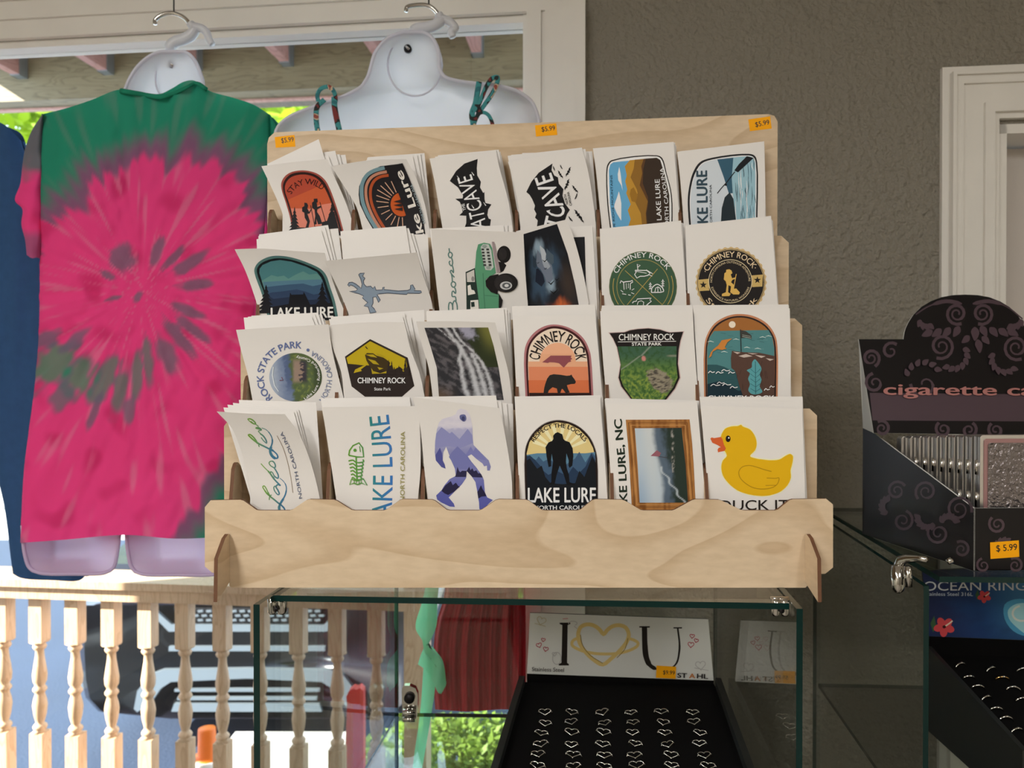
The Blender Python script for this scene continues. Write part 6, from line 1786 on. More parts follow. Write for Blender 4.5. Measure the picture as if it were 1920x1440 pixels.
A.ring(1425, 570, 50, 42, 12, '#d5ddd8', 100, 330, 24)
for cx, cy, s in [(990, 645, 62), (1215, 475, 40)]:
    A.poly([(cx - s * 1.25, cy - s * 0.3), (cx - s * 0.9, cy - s * 1.0), (cx - s * 0.7, cy), (cx - s * 1.0, cy + s * 0.5)], '#3c5a3c')
    for k in range(5):
        q = 2 * math.pi * k / 5 + 0.4
        A.ell(cx + s * 0.5 * math.cos(q), cy + s * 0.45 * math.sin(q), s * 0.48, s * 0.34, '#c2454a', 16, q)
    A.line([(cx, cy), (cx + s * 0.45, cy - s * 0.3), (cx + s * 0.75, cy - s * 0.55)], s * 0.12, '#d8c8b0', 3); A.ell(cx, cy, s * 0.16, s * 0.14, '#3c1418')
A.build('printed_design', hd2)
P1 = at(1746, 1228, 1.055); P2 = at(1928, 1428, 0.845)
side = (P2 - P1); across = WU * 0.30
fpn = side.cross(across).normalized()
if fpn.z < 0: fpn = -fpn
P3 = P1 + across; P4 = P2 + across
b = MB(); b.hexa([P1 - fpn * 0.03, P3 - fpn * 0.03, P4 - fpn * 0.03, P2 - fpn * 0.03, P1, P3, P4, P2], M['black_felt']); b.build('foam_insert', od)
b = MB()
b.prism([P1 + V3(0, 0, 0.012), P2 + V3(0, 0, 0.012), V3(P2.x, P2.y, ZS2 + 0.0005), V3(P1.x, P1.y, ZS2 + 0.0005)], WU * -0.006, M['tray'])
b.prism([P3 + V3(0, 0, 0.012), P4 + V3(0, 0, 0.012), V3(P4.x, P4.y, ZS2 + 0.0005), V3(P3.x, P3.y, ZS2 + 0.0005)], WU * 0.006, M['tray'])
b.prism([P2 + V3(0, 0, 0.006), P4 + V3(0, 0, 0.006), V3(P4.x, P4.y, ZS2 + 0.0005), V3(P2.x, P2.y, ZS2 + 0.0005)], V3(0, -0.005, 0), M['tray'])
b.prism([os_(1741, 1190) , os_(2012, 1200), V3(P3.x, P3.y + 0.012, ZS2 + 0.0005), V3(P1.x, P1.y + 0.012, ZS2 + 0.0005)], V3(0, 0.004, 0), M['black_felt'])
b.build('tray_box', od)
protos = {'silver': ring_mesh('band').build('band_ring', None, (0, 0, 0)), 'gold': ring_mesh('gold').build('band_ring', None, (0, 0, 0))}
used = set()
spots = [(1085, 865, 'left column, nearest the header'), (1130, 935, 'left column, second from the header'), (1180, 990, 'left column, third from the header'), (1230, 1052, 'left column, fourth from the header'), (1285, 1115, 'left column, fifth from the header'), (1340, 1170, 'left column, sixth from the header'), (1402, 1236, 'left column, seventh from the header'),
         (1257, 888, 'middle column, nearest the header'), (1318, 940, 'gold'), (1382, 1000, 'middle column, third from the header'), (1432, 1060, 'middle column, fourth from the header'), (1436, 892, 'rightmost, touching the photo edge')]
for x, y, w in spots:
    p = on_plane(1440 + x / 3, 960 + y / 3 + 3, P1, fpn)
    kd = 'gold' if w == 'gold' else 'silver'
    o_ = protos[kd] if kd not in used else protos[kd].copy()
    if kd in used:
        COL.objects.link(o_)
    used.add(kd)
    o_.location = p
    o_.rotation_euler = (rnd.uniform(0.0, 0.3), rnd.uniform(-0.1, 0.1), rnd.uniform(-0.3, 0.3) + 0.1)
    tag(o_, 'gold-toned ring, the only warm-coloured one in the ocean rings tray' if kd == 'gold' else 'silver band ring in the ocean rings tray, ' + w, 'ring', 'band rings in the ocean tray')

# ------------------------------------------------------------------ black counter box of cigarette cases
ZT2 = ZGL + 0.0004
up = V3(0, 0, 1)
bl = on_plane(1617, 1001, V3(0, 0, ZT2), up); flp = on_plane(1825, 1070, V3(0, 0, ZT2), up)
if flp.y < 0.803: flp = flp + (bl - flp) * ((0.803 - flp.y) / (bl.y - flp.y))
rdir = V3(1, 0.05, 0).normalized()
WBOX = 0.29
box = thing('cigarette_case_box', (bl + flp) / 2 + rdir * WBOX / 2, 'black counter box with plum scrolls and cigarette case header on the right glass case', 'counter display')
blt = at(1607, 797, bl.y); flt = at(1822, 953, flp.y)
blt = V3(bl.x, bl.y, blt.z); flt = V3(flp.x, flp.y, flt.z)
b = MB(); b.prism([bl, flp, flt, blt], rdir * 0.0018, M['box_black'], M['card_white']); s1 = b.build('side_wall', box)
sn = (flp - bl).cross(up).normalized()
if sn.x > 0: sn = -sn
def side_s(px, py, lift=0.0):
    return on_plane(px, py, bl, sn) + sn * (lift + 0.0001)
Z7b = (1440, 540, 3.0)
def scroll(A, cx, cy, r, turns, d, w, a0=0.0, col='#5a4650'):
    P = []
    n = int(turns * 14)
    for k in range(n + 1):
        q = a0 + d * 2 * math.pi * turns * k / n
        rr = r * (0.18 + 0.82 * k / n)
        P.append((cx + rr * math.cos(q), cy + rr * math.sin(q)))
    A.line(P, [w * 0.6, w, w * 1.1], col)
def leaf(A, x, y, l, w, q, col='#5a4650'):
    P = [(0, 0), (0.3, -0.5), (0.65, -0.42), (1, 0), (0.65, 0.3), (0.3, 0.42)]
    A.poly([(x + l * p[0] * math.cos(q) - w * p[1] * math.sin(q), y + l * p[0] * math.sin(q) + w * p[1] * math.cos(q)) for p in P], col, 3)
def plume(A, x, y, r, q, d=1, n=6):
    for k in range(n):
        qq = q + d * k * 0.42
        leaf(A, x + r * math.cos(qq), y + r * math.sin(qq), 46, 34, qq + d * 0.9)
A = Art(side_s, Z7b, None, 0.00003, 0.00012); A.mt = M['box_plum']
for cx, cy, r, tn, d, a0 in [(725, 1140, 55, 1.6, 1, 2.0), (890, 1145, 62, 1.7, -1, 0.5), (1075, 1245, 75, 1.8, 1, 1.5), (760, 1310, 60, 1.6, -1, 2.5), (960, 1380, 64, 1.6, 1, 0.2), (1090, 1470, 48, 1.5, -1, 1.0)]:
    scroll(A, cx, cy, r, tn, d, 15, a0)
plume(A, 900, 1290, 40, 0.8); plume(A, 690, 1230, 30, 2.0); plume(A, 1020, 1330, 30, 3.4)
A.build('scroll_print', s1)
# front wall with a dip, far side wall
fr_ = flp + rdir * WBOX
h = flt.z - ZT2
fw = [(0, 0), (WBOX, 0), (WBOX, h), (WBOX * 0.74, h), (WBOX * 0.68, h - 0.016), (WBOX * 0.32, h - 0.016), (WBOX * 0.26, h), (0.0, h)]
b = MB(); b.prism([flp + rdir * u + up * v for u, v in fw], V3(0, 0.0018, 0), M['box_black'], M['card_white']); fwall = b.build('front_wall', box)
fn = V3(-rdir.y, rdir.x, 0)
front_s = plane_surf(flp, fn)
A = Art(front_s, Z7b, None, 0.00003, 0.00012); A.mt = M['box_plum']
scroll(A, 1290, 1330, 50, 1.6, 1, 15, 0.3); scroll(A, 1390, 1560, 44, 1.5, -1, 14, 1.0); plume(A, 1330, 1470, 34, 2.6); scroll(A, 1210, 1560, 40, 1.4, 1, 13, 2.0)
A.build('scroll_print', fwall)
price_sticker(box, plane_surf(flp - fn * 0.0006, fn), [(1856, 1017), (1910, 1013), (1911, 1044), (1857, 1048)], '$ 5.99', [(1868, 1034), (1907, 1031)], 12, 'orange $ 5.99 price sticker on the black box front')
b = MB(); b.prism([p + rdir * (WBOX - 0.0018) for p in (bl, flp, flt, blt)], rdir * 0.0018, M['box_black'], M['card_white']); b.build('side_wall', box)
b = MB(); b.prism([bl, bl + rdir * WBOX, bl + rdir * WBOX + up * 0.06, bl + up * 0.06], V3(0, -0.0018, 0), M['box_black']); b.build('back_wall', box)
b = MB(); b.prism([bl + rdir * 0.002, flp + rdir * 0.002, fr_ - rdir * 0.002, bl + rdir * (WBOX - 0.002)], V3(0, 0, 0.0015), M['box_black']); b.build('box_floor', box)
# header
h0 = at(1638, 806, 0.965); htop_y = 1.005
h1 = at(1611, 636, htop_y); h1 = V3(h0.x, h1.y, h1.z)
hn2 = rdir.cross(h1 - h0).normalized()
if hn2.y < 0: hn2 = -hn2
head_s = plane_surf(h0, hn2)
H = [(510, 288), (762, 288), (768, 250), (775, 225), (792, 190), (818, 150), (860, 108), (915, 75), (975, 52), (1040, 40), (1110, 37), (1180, 40), (1245, 52), (1305, 75), (1360, 108), (1402, 150), (1430, 190), (1446, 225), (1452, 250), (1458, 290), (1722, 296), (1700, 830), (595, 815)]
b = MB(); b.prism([head_s(1440 + x / 3, 540 + y / 3) for x, y in H], hn2 * 0.0018, M['box_black'], M['card_white']); hdr = b.build('header_panel', box)
A = Art(head_s, Z7b, None, 0.00003, 0.00012); A.mt = M['box_plum']
A.poly([(572, 590), (1705, 600), (1702, 752), (588, 745)], '#3a2a33')
for cx, cy, r, tn, d, a0 in [(1062, 145, 62, 1.9, -1, 0.5), (1205, 145, 62, 1.9, 1, 2.6), (975, 328, 72, 1.9, 1, 2.6), (1395, 335, 72, 1.9, -1, 0.5), (578, 395, 52, 1.7, 1, 3.0), (690, 355, 50, 1.2, 1, 4.2), (600, 535, 56, 1.4, 1, 2.0), (880, 545, 80, 1.0, 1, 3.2), (985, 795, 45, 1.5, 1, 1.0), (640, 790, 45, 1.5, -1, 1.0), (1130, 800, 45, 1.5, -1, 2.0), (1280, 800, 45, 1.5, 1, 1.0)]:
    scroll(A, cx, cy, r, tn, d, 17, a0)
A.line([(830, 150), (900, 105), (1000, 75), (1090, 90)], [8, 22, 8], '#5a4650', 4); A.line([(1430, 175), (1340, 105), (1240, 75), (1150, 90)], [8, 22, 8], '#5a4650', 4)
for s in (-1, 1):
    for k in range(4):
        leaf(A, 1134 + s * (60 + 50 * k), 215 + 8 * k, 70, 44, math.pi / 2 + s * (-0.5 - 0.2 * k))
    plume(A, 1134 + s * 240, 165, 40, 0.3 if s > 0 else 2.8, s, 4)
leaf(A, 1160, 220, 80, 50, 1.57); leaf(A, 1175, 290, 80, 44, 1.4); leaf(A, 1130, 270, 60, 40, 2.4); leaf(A, 1200, 275, 60, 40, 0.8)
plume(A, 1040, 380, 62, -0.6, 1, 7); plume(A, 1330, 400, 62, 3.6, -1, 7); plume(A, 870, 520, 85, 3.4, 1, 6)
A.mt = M['pink_foil']
A.text('cigarette cases', [(648, 602), (1715, 608)], 62, '#c98a86', 0.022)
A.build('header_print', hdr)
b = MB(); b.add([head_s(1609.5, 636.5), head_s(1613, 636.5), head_s(1638, 812), blt, V3(blt.x, blt.y, blt.z - 0.004)], [(0, 1, 2, 3), (3, 2, 4)], M['card_white']); b.build('header_flap', box)

# the wrapped cases standing in it
ad = (flp - bl).normalized()
nsl = 9
for i in range(nsl + 1):
    f = i / nsl
    px = 1690 + (1838 - 1690) * f
    Yp = 0.958 - (0.958 - 0.842) * f
    c = at(px, 819 - 3 * f, Yp)
    hgt = c.z - ZT2 - 0.002
    t = thing('cigarette_case', (c.x + 0.05, c.y, ZT2 + 0.002), 'x', 'cigarette case', 'cigarette cases in the black box')
    t['label'] = 'front textured silver cigarette case with a pink rim in the black counter box' if i == nsl else 'thin wrapped silver cigarette case seen edge-on, %s in the black box' % ['rearmost', 'second from the rear', 'third from the rear', 'fourth from the rear', 'fifth from the rear', 'fourth behind the front one', 'third behind the front one', 'second behind the front one', 'directly behind the front one'][i]
    w = 0.108; th = 0.0112
    z0 = ZT2 + 0.002; z1_ = c.z
    r = 0.003
    R = lambda u, z, d: V3(c.x, c.y, 0) + rdir * u + V3(0, d, 0) + V3(0, 0, z)
    prof = [(0, 0.0022), (0.0022, 0), (w - 0.0022, 0), (w, 0.0022), (w, hgt - 0.0022), (w - 0.0022, hgt), (0.0022, hgt), (0, hgt - 0.0022)]
    b = MB(); b.prism([R(u, z0 + z, 0) for u, z in prof], V3(0, th * 0.44, 0), M['case_steel']); b.build('front_shell', t)
    b = MB(); b.prism([R(u, z0 + z, th * 0.56) for u, z in prof], V3(0, th * 0.44, 0), M['case_steel']); b.build('back_shell', t)
    b = MB(); b.prism([R(0.001 + u * 0.98, z0 + 0.001 + z * 0.98, th * 0.44) for u, z in prof], V3(0, th * 0.12, 0), M['dark_slot'])
    for k in range(3):
        zz = z0 + hgt * (0.25 + 0.25 * k)
        b.tube([R(-0.0008, zz - 0.008, th * 0.5), R(-0.0008, zz + 0.008, th * 0.5)], 0.0016, M['chrome'], 8)
    b.build('hinge', t)
    if i == nsl:
        b = MB(); b.prism([R(0.004 + u * 0.93, z0 + 0.004 + z * 0.945, -0.0008) for u, z in prof], V3(0, 0.0007, 0), M['mesh_pink']); b.build('pink_rim', t)
        b = MB(); b.prism([R(0.008 + u * 0.86, z0 + 0.008 + z * 0.885, -0.0016) for u, z in prof], V3(0, 0.0007, 0), M['case_silver']); b.build('textured_face', t)

# ================================================================== garments in the window
def cloth(L, R, T, Bm, nc, nr, yf, yb, mt, colf=None, name='cloth', parent=None):
    """closed garment body: front and back sheets over one pixel patch; yf/yb(s, t, px, py) give depths"""
    G = coons(spline(T), spline(Bm), spline(L), spline(R), nc, nr)
    b = MB()
    F = []; K = []; C = []; C2 = []
    for i, row in enumerate(G):
        t = i / (nr - 1)
        F.append([at(p[0], p[1], yf(j / (nc - 1), t, p[0], p[1])) for j, p in enumerate(row)])
        if yb:
            base = [at(p[0], p[1], yf(j / (nc - 1), t, p[0], p[1])) for j, p in enumerate(row)]
            K.append([Vector((q.x, yb(j / (nc - 1), t, row[j][0], row[j][1]), q.z)) for j, q in enumerate(base)])
        if colf:
            C.append([colf(p[0], p[1]) for p in row])
    b.grid(F, mt, C or None, True, True)
    if yb:
        b.grid(K, mt, C or None, True, False)
    return b.build(name, parent)
def edge(s):
    return math.sqrt(max(0.0, 1 - (2 * s - 1) ** 2))

# --- tie-dye colouring of the shirt (dye pattern, in shirt coordinates)
RT = [(-180, 262), (-150, 300), (-110, 560), (-92, 640), (-83, 462), (-79, 410), (-70, 372), (-64, 352), (-55, 372), (-45, 430), (-30, 520), (0, 420), (15, 300), (28, 258), (52, 278), (75, 255), (90, 240), (106, 213), (127, 192), (149, 218), (165, 225), (180, 262)]
BLOTS = [(230, 483, 30, 27, 0), (292, 474, 36, 13, 0), (327, 482, 32, 9, 0), (353, 495, 44, 13, 0), (364, 535, 36, 11, 0), (352, 583, 38, 11, 0), (360, 617, 44, 11, 0), (338, 635, 46, 15, 0), (313, 668, 46, 19, 0.1), (277, 678, 52, 12, 0.5), (256, 706, 52, 14, 0.6), (226, 728, 60, 16, 0.6), (192, 718, 62, 20, 0.7), (150, 706, 46, 36, 1), (100, 684, 62, 36, 1), (118, 742, 34, 22, 0.2), (178, 768, 40, 10, 0), (242, 768, 30, 12, 0.1), (201, 515, 16, 8, 0), (212, 560, 20, 5, 0), (259, 556, 14, 7, 0), (88, 636, 34, 18, 0), (140, 640, 34, 14, 0)]
GREEN = hexlin('#319c7d'); PURP = hexlin('#95688a'); PINK = hexlin('#ff4f98'); GREY = hexlin('#7d748c'); PALE = hexlin('#f58ab0')
def rout(a):
    for (a0, r0), (a1, r1) in zip(RT, RT[1:]):
        if a0 <= a <= a1:
            return r0 + (r1 - r0) * (a - a0) / (a1 - a0)
    return 400
def dye(px, py):
    dx = px - 265; dy = py - 545
    r = math.hypot(dx, dy) + 1e-6
    a = math.degrees(math.atan2(-dy, dx))
    cx, cy = dx / r, dy / r
    st = noise.noise(Vector((cx * 7, cy * 7, r * 0.004)))
    st2 = noise.noise(Vector((cx * 22, cy * 22, r * 0.010 + 7)))
    st3 = noise.noise(Vector((px * 0.02, py * 0.02, 4)))
    c = lerp(PINK, hexlin('#d8306f'), 0.6 * sstep(0.1, 0.6, st3))
    c = lerp(c, PALE, 0.6 * sstep(0.15, 0.55, st2))
    # dark blots strung along the spiral, each stretched radially
    n1 = noise.noise(Vector((px * 0.045, py * 0.045, 11.0)))
    for bx, by, bl_, bw, bg in BLOTS:
        ux, uy = bx - 265, by - 545
        q = math.hypot(ux, uy); ux /= q; uy /= q
        ex, ey = px - bx, py - by
        if abs(ex) > 90 or abs(ey) > 90:
            continue
        v = math.hypot((ex * ux + ey * uy) / bl_, (ey * ux - ex * uy) / bw) + 0.35 * n1 + 0.25 * st2
        m = sstep(1.15, 0.6, v)
        if m > 0:
            c = lerp(c, lerp(GREY, GREEN, bg * sstep(1.0, 0.5, v)), 0.82 * m)
    # outer ring: pink -> plum -> green
    e = r - rout(a) + 45 * st + 26 * st2
    c = lerp(c, PURP, sstep(-8, 14, e))
    c = lerp(c, GREEN, sstep(14, 75, e))
    c = lerp(c, hexlin('#6f9c8a'), 0.45 * sstep(40, 80, e) * sstep(0.1, 0.55, st2))
    return c
def wrinkle(px, py):
    dx = px - 265; dy = py - 545
    r = math.hypot(dx, dy) + 1
    cx, cy = dx / r, dy / r
    w = 0.0042 * noise.noise(Vector((cx * 10, cy * 10, r * 0.006))) * sstep(20, 150, r)
    w += 0.0055 * noise.noise(Vector((px * 0.011, py * 0.004, 1.5)))
    w += 0.0024 * noise.noise(Vector((px * 0.05 + py * 0.02, py * 0.02, 8.5)))
    return w
shirt = thing('tie_dye_shirt', at(265, 600, 1.32), 'pink and green spiral tie-dye T-shirt hanging in the window', 'shirt')
cloth([(80, 214), (74, 300), (75, 480), (72, 640), (62, 750), (45, 880), (38, 1018)], [(506, 215), (506, 300), (497, 420), (478, 600), (456, 760), (440, 900), (432, 1006)],
      [(80, 214), (120, 204), (170, 188), (223, 168), (262, 172), (300, 176), (322, 166), (345, 153), (364, 151), (392, 170), (440, 184), (475, 196), (506, 215)], [(38, 1018), (120, 1012), (235, 1003), (330, 1010), (432, 1006)], 120, 200,
      lambda s, t, x, y: 1.300 - 0.030 * edge(s) ** 0.5 + wrinkle(x, y) + 0.006 * sstep(0.04, 0.0, t),
      lambda s, t, x, y: 1.301 + 0.080 * edge(s) ** 0.6, M['dye'], dye, 'shirt_body', shirt)
b_ = cloth([(80, 214), (62, 240), (48, 275), (42, 310), (38, 345), (28, 376), (42, 392), (40, 420), (47, 450), (50, 478)], [(81, 214), (80, 300), (79, 400), (77, 480)], [(80, 214), (80.5, 213), (81, 214)], [(50, 478), (60, 484), (77, 480)], 16, 70,
      lambda s, t, x, y: 1.300 - 0.018 * edge(s) + 0.010 * noise.noise(Vector((x * 0.03, y * 0.025, 3.0))), lambda s, t, x, y: 1.315 + 0.03 * edge(s), M['dye'],
      lambda x, y: lerp(lerp(PURP, GREEN, 0.35), PINK, sstep(300, 345, y + 25 * noise.noise(Vector((x * 0.05, y * 0.05, 0))))) if y < 425 else lerp(PINK, PURP, 0.7 * sstep(425, 450, y)), 'sleeve', shirt)
b_ = cloth([(506, 215), (506, 300), (500, 420), (486, 560)], [(507, 215), (521, 245), (520, 330), (508, 450), (490, 570)], [(506, 215), (506.5, 214.5), (507, 215)], [(486, 560), (488, 566), (490, 570)], 10, 60,
      lambda s, t, x, y: 1.302 - 0.012 * edge(s), lambda s, t, x, y: 1.315 + 0.03 * edge(s), M['dye'],
      lambda x, y: lerp(lerp(GREEN, PURP, sstep(330, 380, y)), PINK, sstep(400, 440, y)), 'sleeve', shirt)
col_pts = [(226, 170), (262, 176), (300, 182), (325, 176), (350, 164), (368, 156), (388, 168)]
G1 = hexlin('#319c7d')
b = MB(); b.tube([at(x, y, 1.272 - 0.006 * math.sin(k * 0.9)) for k, (x, y) in enumerate([(p[0], p[1]) for p in spline(col_pts, False, 4)])], 0.0042, M['dye'], 8, False, G1, 0.6); b.build('collar', shirt)

# --- the plastic torso form inside the shirt
def form(name, loc, label, rows, Y0, bulge, mt, parts):
    t = thing(name, loc, label, 'torso form', 'hanging torso forms')
    nr = 60; nc = 36
    Ls = spline([(r[1], r[0]) for r in rows], False, 5); Rs = spline([(r[2], r[0]) for r in rows], False, 5)
    G = coons([Ls[0], Rs[0]], [Ls[-1], Rs[-1]], Ls, Rs, nc, nr)
    P = []
    for i, row in enumerate(G):
        tt = i / (nr - 1)
        bl2 = bulge * min(1.0, 0.35 + 0.9 * math.sqrt(tt * 3)) if tt < 0.3 else bulge
        P.append([at(p[0], p[1], Y0 + bl2 * (edge(j / (nc - 1)) ** 0.8) * min(1, math.sqrt(i / 5))) for j, p in enumerate(row)])
    b = MB(); b.grid(P, mt, None, True, True); sh = b.build('shell', t)
    outline = [at(p[0], p[1], Y0) for p in reversed(Ls)] + [at(p[0], p[1], Y0) for p in Rs]
    b = MB(); b.tube(outline, 0.0030, mt, 8); b.build('rim', t)
    return t, sh, P
rowsA = [(97, 302, 346), (103, 285, 356), (115, 268, 366), (130, 254, 373), (150, 242, 380), (170, 232, 384), (200, 185, 430), (230, 130, 470), (300, 105, 480), (500, 110, 450), (800, 92, 425), (1000, 60, 420)]
tf, sh, PA = form('torso_form', at(320, 400, 1.31), 'white hollow torso form inside the tie-dye shirt, its head and leg cups showing', rowsA, 1.318, 0.045, M['white_plastic'], None)
def oval(parent, cx, cy, rx, ry, Y, slot):
    b = MB(); b.tube([at(cx + rx * math.cos(2 * math.pi * k / 30), cy + ry * math.sin(2 * math.pi * k / 30), Y) for k in range(30)], 0.0016, M['white_plastic'], 6, True)
    b.build('moulded_oval', parent)
    p = at(slot[0], slot[1], Y - 0.004)
    b = MB(); b.tube([p + V3(0, 0.006, 0), p], [0.0068, 0.0062], M['dark_slot'], 14); b.tube([p + V3(-0.003, -0.001, 0.003), p + V3(0.003, -0.001, -0.003)], 0.0022, M['chrome'], 8); b.build('screw', parent)
oval(tf, 333, 148, 42, 45, 1.345, (322, 121))
def cup(parent, L, R, T, Bm, Y):
    G = coons(spline(T) if len(T) > 2 else T, spline(Bm), spline(L), spline(R), 20, 14)
    P = []
    for i, row in enumerate(G):
        tt = i / 13
        P.append([at(p[0], p[1], Y + 0.055 * min(1, 3.2 * min(j / 19, 1 - j / 19)) * min(1, 3.0 * (1 - tt))) for j, p in enumerate(row)])
    b = MB(); b.grid(P, M['lav_plastic'], None, True, True)
    rim = spline(L)[:-1] + spline(Bm)[:-1] + list(reversed(spline(R)))
    b.tube([at(p[0], p[1], Y) for p in rim], 0.0032, M['lav_plastic'], 8)
    b.build('leg_cup', parent)
cup(tf, [(42, 985), (46, 1035), (54, 1062), (62, 1070)], [(226, 985), (220, 1035), (214, 1062), (206, 1070)], [(42, 985), (226, 985)], [(62, 1070), (80, 1075), (140, 1076), (192, 1075), (206, 1070)], 1.300)
cup(tf, [(236, 985), (240, 1035), (246, 1062), (254, 1072)], [(430, 980), (428, 1035), (424, 1062), (415, 1072)], [(236, 985), (430, 980)], [(254, 1072), (270, 1077), (330, 1078), (400, 1077), (415, 1072)], 1.300)
def hook(parent, chrome, body, arm, Y):
    b = MB(); b.tube([at(p[0], p[1], Y) for p in spline(chrome)], 0.0034, M['chrome'], 10); b.build('chrome_hook', parent)
    b = MB(); b.tube([at(p[0], p[1], Y) for p in spline(body)], [0.0072] * 6 + [0.0092] * (len(spline(body)) - 10) + [0.009, 0.008, 0.007, 0.005], M['hook_plastic'], 12)
    sp = spline(arm); n = len(sp)
    b.tube([at(p[0], p[1], Y) for p in sp], [0.0078 - 0.002 * k / n for k in range(n)], M['hook_plastic'], 10); b.build('swivel_hook', parent)
hook(tf, [(291, 46), (291, 38), (300, 30), (315, 25), (330, 26), (345, 33), (357, 46)], [(357, 44), (364, 56), (358, 66), (345, 73), (330, 78), (321, 85), (318, 97)], [(362, 50), (377, 53), (387, 61), (392, 74), (398, 84)], 1.33)
def wire(px, py, Y, label):
    p = at(px, py, Y)
    b = MB(); b.tube([p, V3(p.x, p.y, ZC)], 0.0014, M['wire'], 6)
    tag(b.build('hanging_wire', None, tuple(p)), label, 'wire', 'ceiling wires that hold the forms')
wire(326, 25, 1.33, 'thin ceiling wire holding the hook above the tie-dye shirt')

# --- the white form with the floral straps
rowsB = [(60, 758, 792), (66, 738, 805), (78, 720, 815), (100, 703, 823), (127, 695, 824), (143, 690, 833), (152, 685, 860), (162, 678, 940), (172, 662, 972), (190, 620, 996), (205, 575, 1004), (222, 538, 1009), (245, 518, 1011), (330, 516, 1010), (500, 545, 985), (700, 560, 965), (960, 550, 980)]
wf, sh2, PB = form('torso_form', at(765, 500, 1.25), 'white hollow torso form with floral straps behind the sticker rack', rowsB, 1.245, 0.055, M['white_plastic'], None)
oval(wf, 778, 122, 51, 58, 1.272, (764, 90))
hook(wf, [(761, 22), (763, 14), (778, 10), (800, 10), (812, 16), (823, 28)], [(822, 27), (827, 37), (818, 46), (800, 52), (782, 55), (770, 62)], [(826, 35), (843, 41), (853, 53), (846, 60), (849, 70)], 1.26)
wire(804, 10, 1.26, 'thin ceiling wire holding the hook above the white form')
mf = bpy.data.materials.new('teal_floral_fabric'); mf.use_nodes = True
nt = mf.node_tree; bs = nt.nodes['Principled BSDF']; bs.inputs['Roughness'].default_value = 0.8
tc = nt.nodes.new('ShaderNodeTexCoord'); nz = nt.nodes.new('ShaderNodeTexNoise'); nz.inputs['Scale'].default_value = 60; nz.inputs['Detail'].default_value = 1
nt.links.new(tc.outputs['Object'], nz.inputs['Vector'])
rp_ = nt.nodes.new('ShaderNodeValToRGB'); rp_.color_ramp.interpolation = 'CONSTANT'
for i, (pos, h_) in enumerate([(0.0, '#7a2f2e'), (0.38, '#1f2626'), (0.45, '#3d8f92'), (0.56, '#2b6f78'), (0.63, '#c9b79a'), (0.68, '#94483f')]):
    e_ = rp_.color_ramp.elements[i] if i < 2 else rp_.color_ramp.elements.new(pos)
    e_.position = pos; e_.color = (*hexlin(h_), 1)
nt.links.new(nz.outputs['Fac'], rp_.inputs[0]); nt.links.new(rp_.outputs[0], bs.inputs['Base Color'])
M['floral'] = mf
cam_ = thing('camisole', at(765, 400, 1.23), 'teal floral camisole with tied shoulder straps on the white form', 'top')
cloth([(592, 262), (580, 420), (590, 640), (575, 800)], [(925, 258), (945, 420), (930, 640), (950, 800)], [(592, 262), (680, 320), (770, 335), (850, 318), (925, 258)], [(575, 800), (700, 806), (860, 806), (950, 800)], 40, 50,
      lambda s, t, x, y: 1.240 - 0.012 * edge(s) + 0.004 * noise.noise(Vector((x * 0.02, y * 0.004, 0))), None, M['floral'], None, 'bodice', cam_)
z2 = lambda pts: [(480 + x / 3, y / 3) for x, y in pts]
for pts, w in [([(365, 790), (345, 725), (338, 650), (345, 600), (385, 560)], 0.0042), ([(350, 570), (345, 535), (365, 500), (405, 488), (435, 510), (448, 560), (440, 600)], 0.0034), ([(440, 545), (442, 600), (452, 660), (468, 730), (480, 790)], 0.0046),
               ([(1255, 460), (1245, 520), (1235, 580), (1215, 640), (1222, 700), (1230, 780)], 0.0046), ([(1235, 630), (1265, 560), (1300, 480), (1330, 440), (1358, 435), (1352, 480), (1320, 540), (1285, 590), (1245, 650), (1225, 700), (1215, 780)], 0.0036), ([(1240, 645), (1275, 632), (1305, 645), (1328, 690), (1330, 720)], 0.003)]:
    b = MB(); b.tube([at(p[0], p[1], 1.234) for p in spline(z2(pts))], w, M['floral'], 8, flat=0.18); b.build('shoulder_strap', cam_)

# --- navy garment at the left edge
nv = thing('navy_garment', at(40, 600, 1.44), 'long navy blue garment hanging at the left edge behind the tie-dye shirt', 'garment')
cloth([(-70, 205), (-60, 500), (-15, 850), (8, 950), (20, 1045), (24, 1076)], [(40, 264), (58, 330), (110, 600), (150, 900), (163, 1076)], [(-70, 205), (-20, 222), (10, 235), (40, 264)], [(24, 1076), (40, 1084), (100, 1088), (150, 1088), (163, 1076)], 40, 90,
      lambda s, t, x, y: 1.445 - 0.016 * edge(s) + 0.010 * noise.noise(Vector((x * 0.03, y * 0.003, 2.0))), lambda s, t, x, y: 1.452 + 0.016 * edge(s), M['navy'], None, 'garment_body', nv)

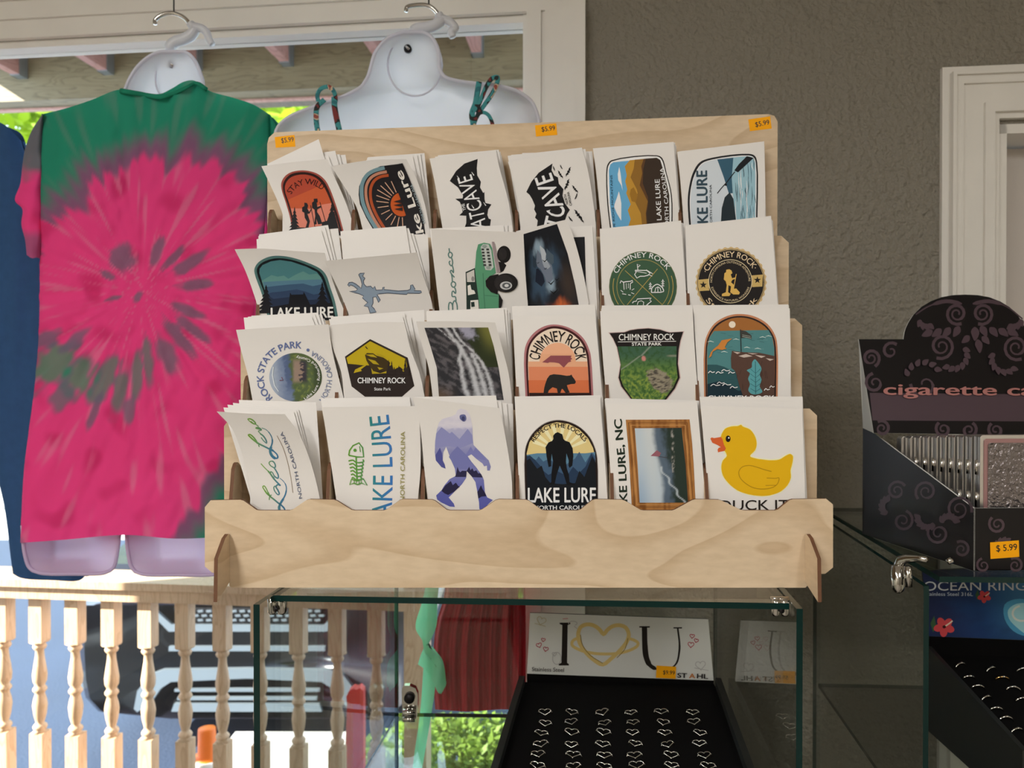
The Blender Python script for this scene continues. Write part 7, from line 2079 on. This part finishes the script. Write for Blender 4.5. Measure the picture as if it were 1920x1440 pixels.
# --- red pleated skirt and mint cloth seen through the case
rs = thing('red_skirt', at(900, 1200, 1.33), 'long red pleated skirt hanging in the window behind the glass case', 'skirt')
def pleat(s, t):
    return 0.012 * math.sin(s * 2 * math.pi * 7 + 2.5 * t) * (0.35 + 0.65 * t) + 0.005 * math.sin(s * 2 * math.pi * 16)
cloth([(840, 560), (836, 900), (834, 1110), (818, 1170), (812, 1250), (816, 1330)], [(965, 560), (975, 900), (985, 1110), (986, 1250), (985, 1332)], [(840, 560), (900, 565), (965, 560)], [(816, 1330), (880, 1334), (940, 1330), (985, 1332)], 90, 60,
      lambda s, t, x, y: 1.335 + pleat(s, t), lambda s, t, x, y: 1.362 + 0.006 * edge(s), M['red_cloth'], None, 'pleated_cloth', rs)
b = MB(); b.prism([at(838, 545, 1.325), at(967, 545, 1.325), at(967, 566, 1.325), at(838, 566, 1.325)], (0, 0.04, 0), M['red_cloth']); b.build('waistband', rs)
z4 = lambda pts: [(440 + x / 4.571, 1090 + y / 4.571) for x, y in pts]
mc = thing('mint_scarf', at(805, 1200, 1.30), 'mint green scarf knotted beside the red skirt behind the glass case', 'scarf')
cloth(z4([(1640, -900), (1640, -200), (1632, 50), (1605, 180), (1550, 400), (1625, 545), (1592, 640), (1570, 712)]), z4([(1740, -900), (1745, -200), (1745, 50), (1732, 200), (1718, 420), (1650, 548), (1712, 600), (1775, 700), (1812, 890)]), z4([(1640, -900), (1690, -905), (1740, -900)]), z4([(1570, 712), (1650, 770), (1700, 860), (1760, 970), (1812, 890)]), 16, 90,
      lambda s, t, x, y: 1.300 + 0.010 * noise.noise(Vector((x * 0.06, y * 0.015, 6.0))), lambda s, t, x, y: 1.312, M['mint_cloth'], None, 'upper_fold', mc)
cloth(z4([(1618, 730), (1600, 1000), (1580, 1200), (1545, 1440), (1520, 1640)]), z4([(1700, 740), (1712, 930), (1690, 1100), (1640, 1400), (1600, 1640)]), z4([(1618, 730), (1660, 728), (1700, 740)]), z4([(1520, 1640), (1560, 1650), (1600, 1640)]), 12, 50,
      lambda s, t, x, y: 1.312 + 0.008 * noise.noise(Vector((x * 0.06, y * 0.01, 9.0))), lambda s, t, x, y: 1.322, M['mint_cloth'], None, 'hanging_tail', mc)
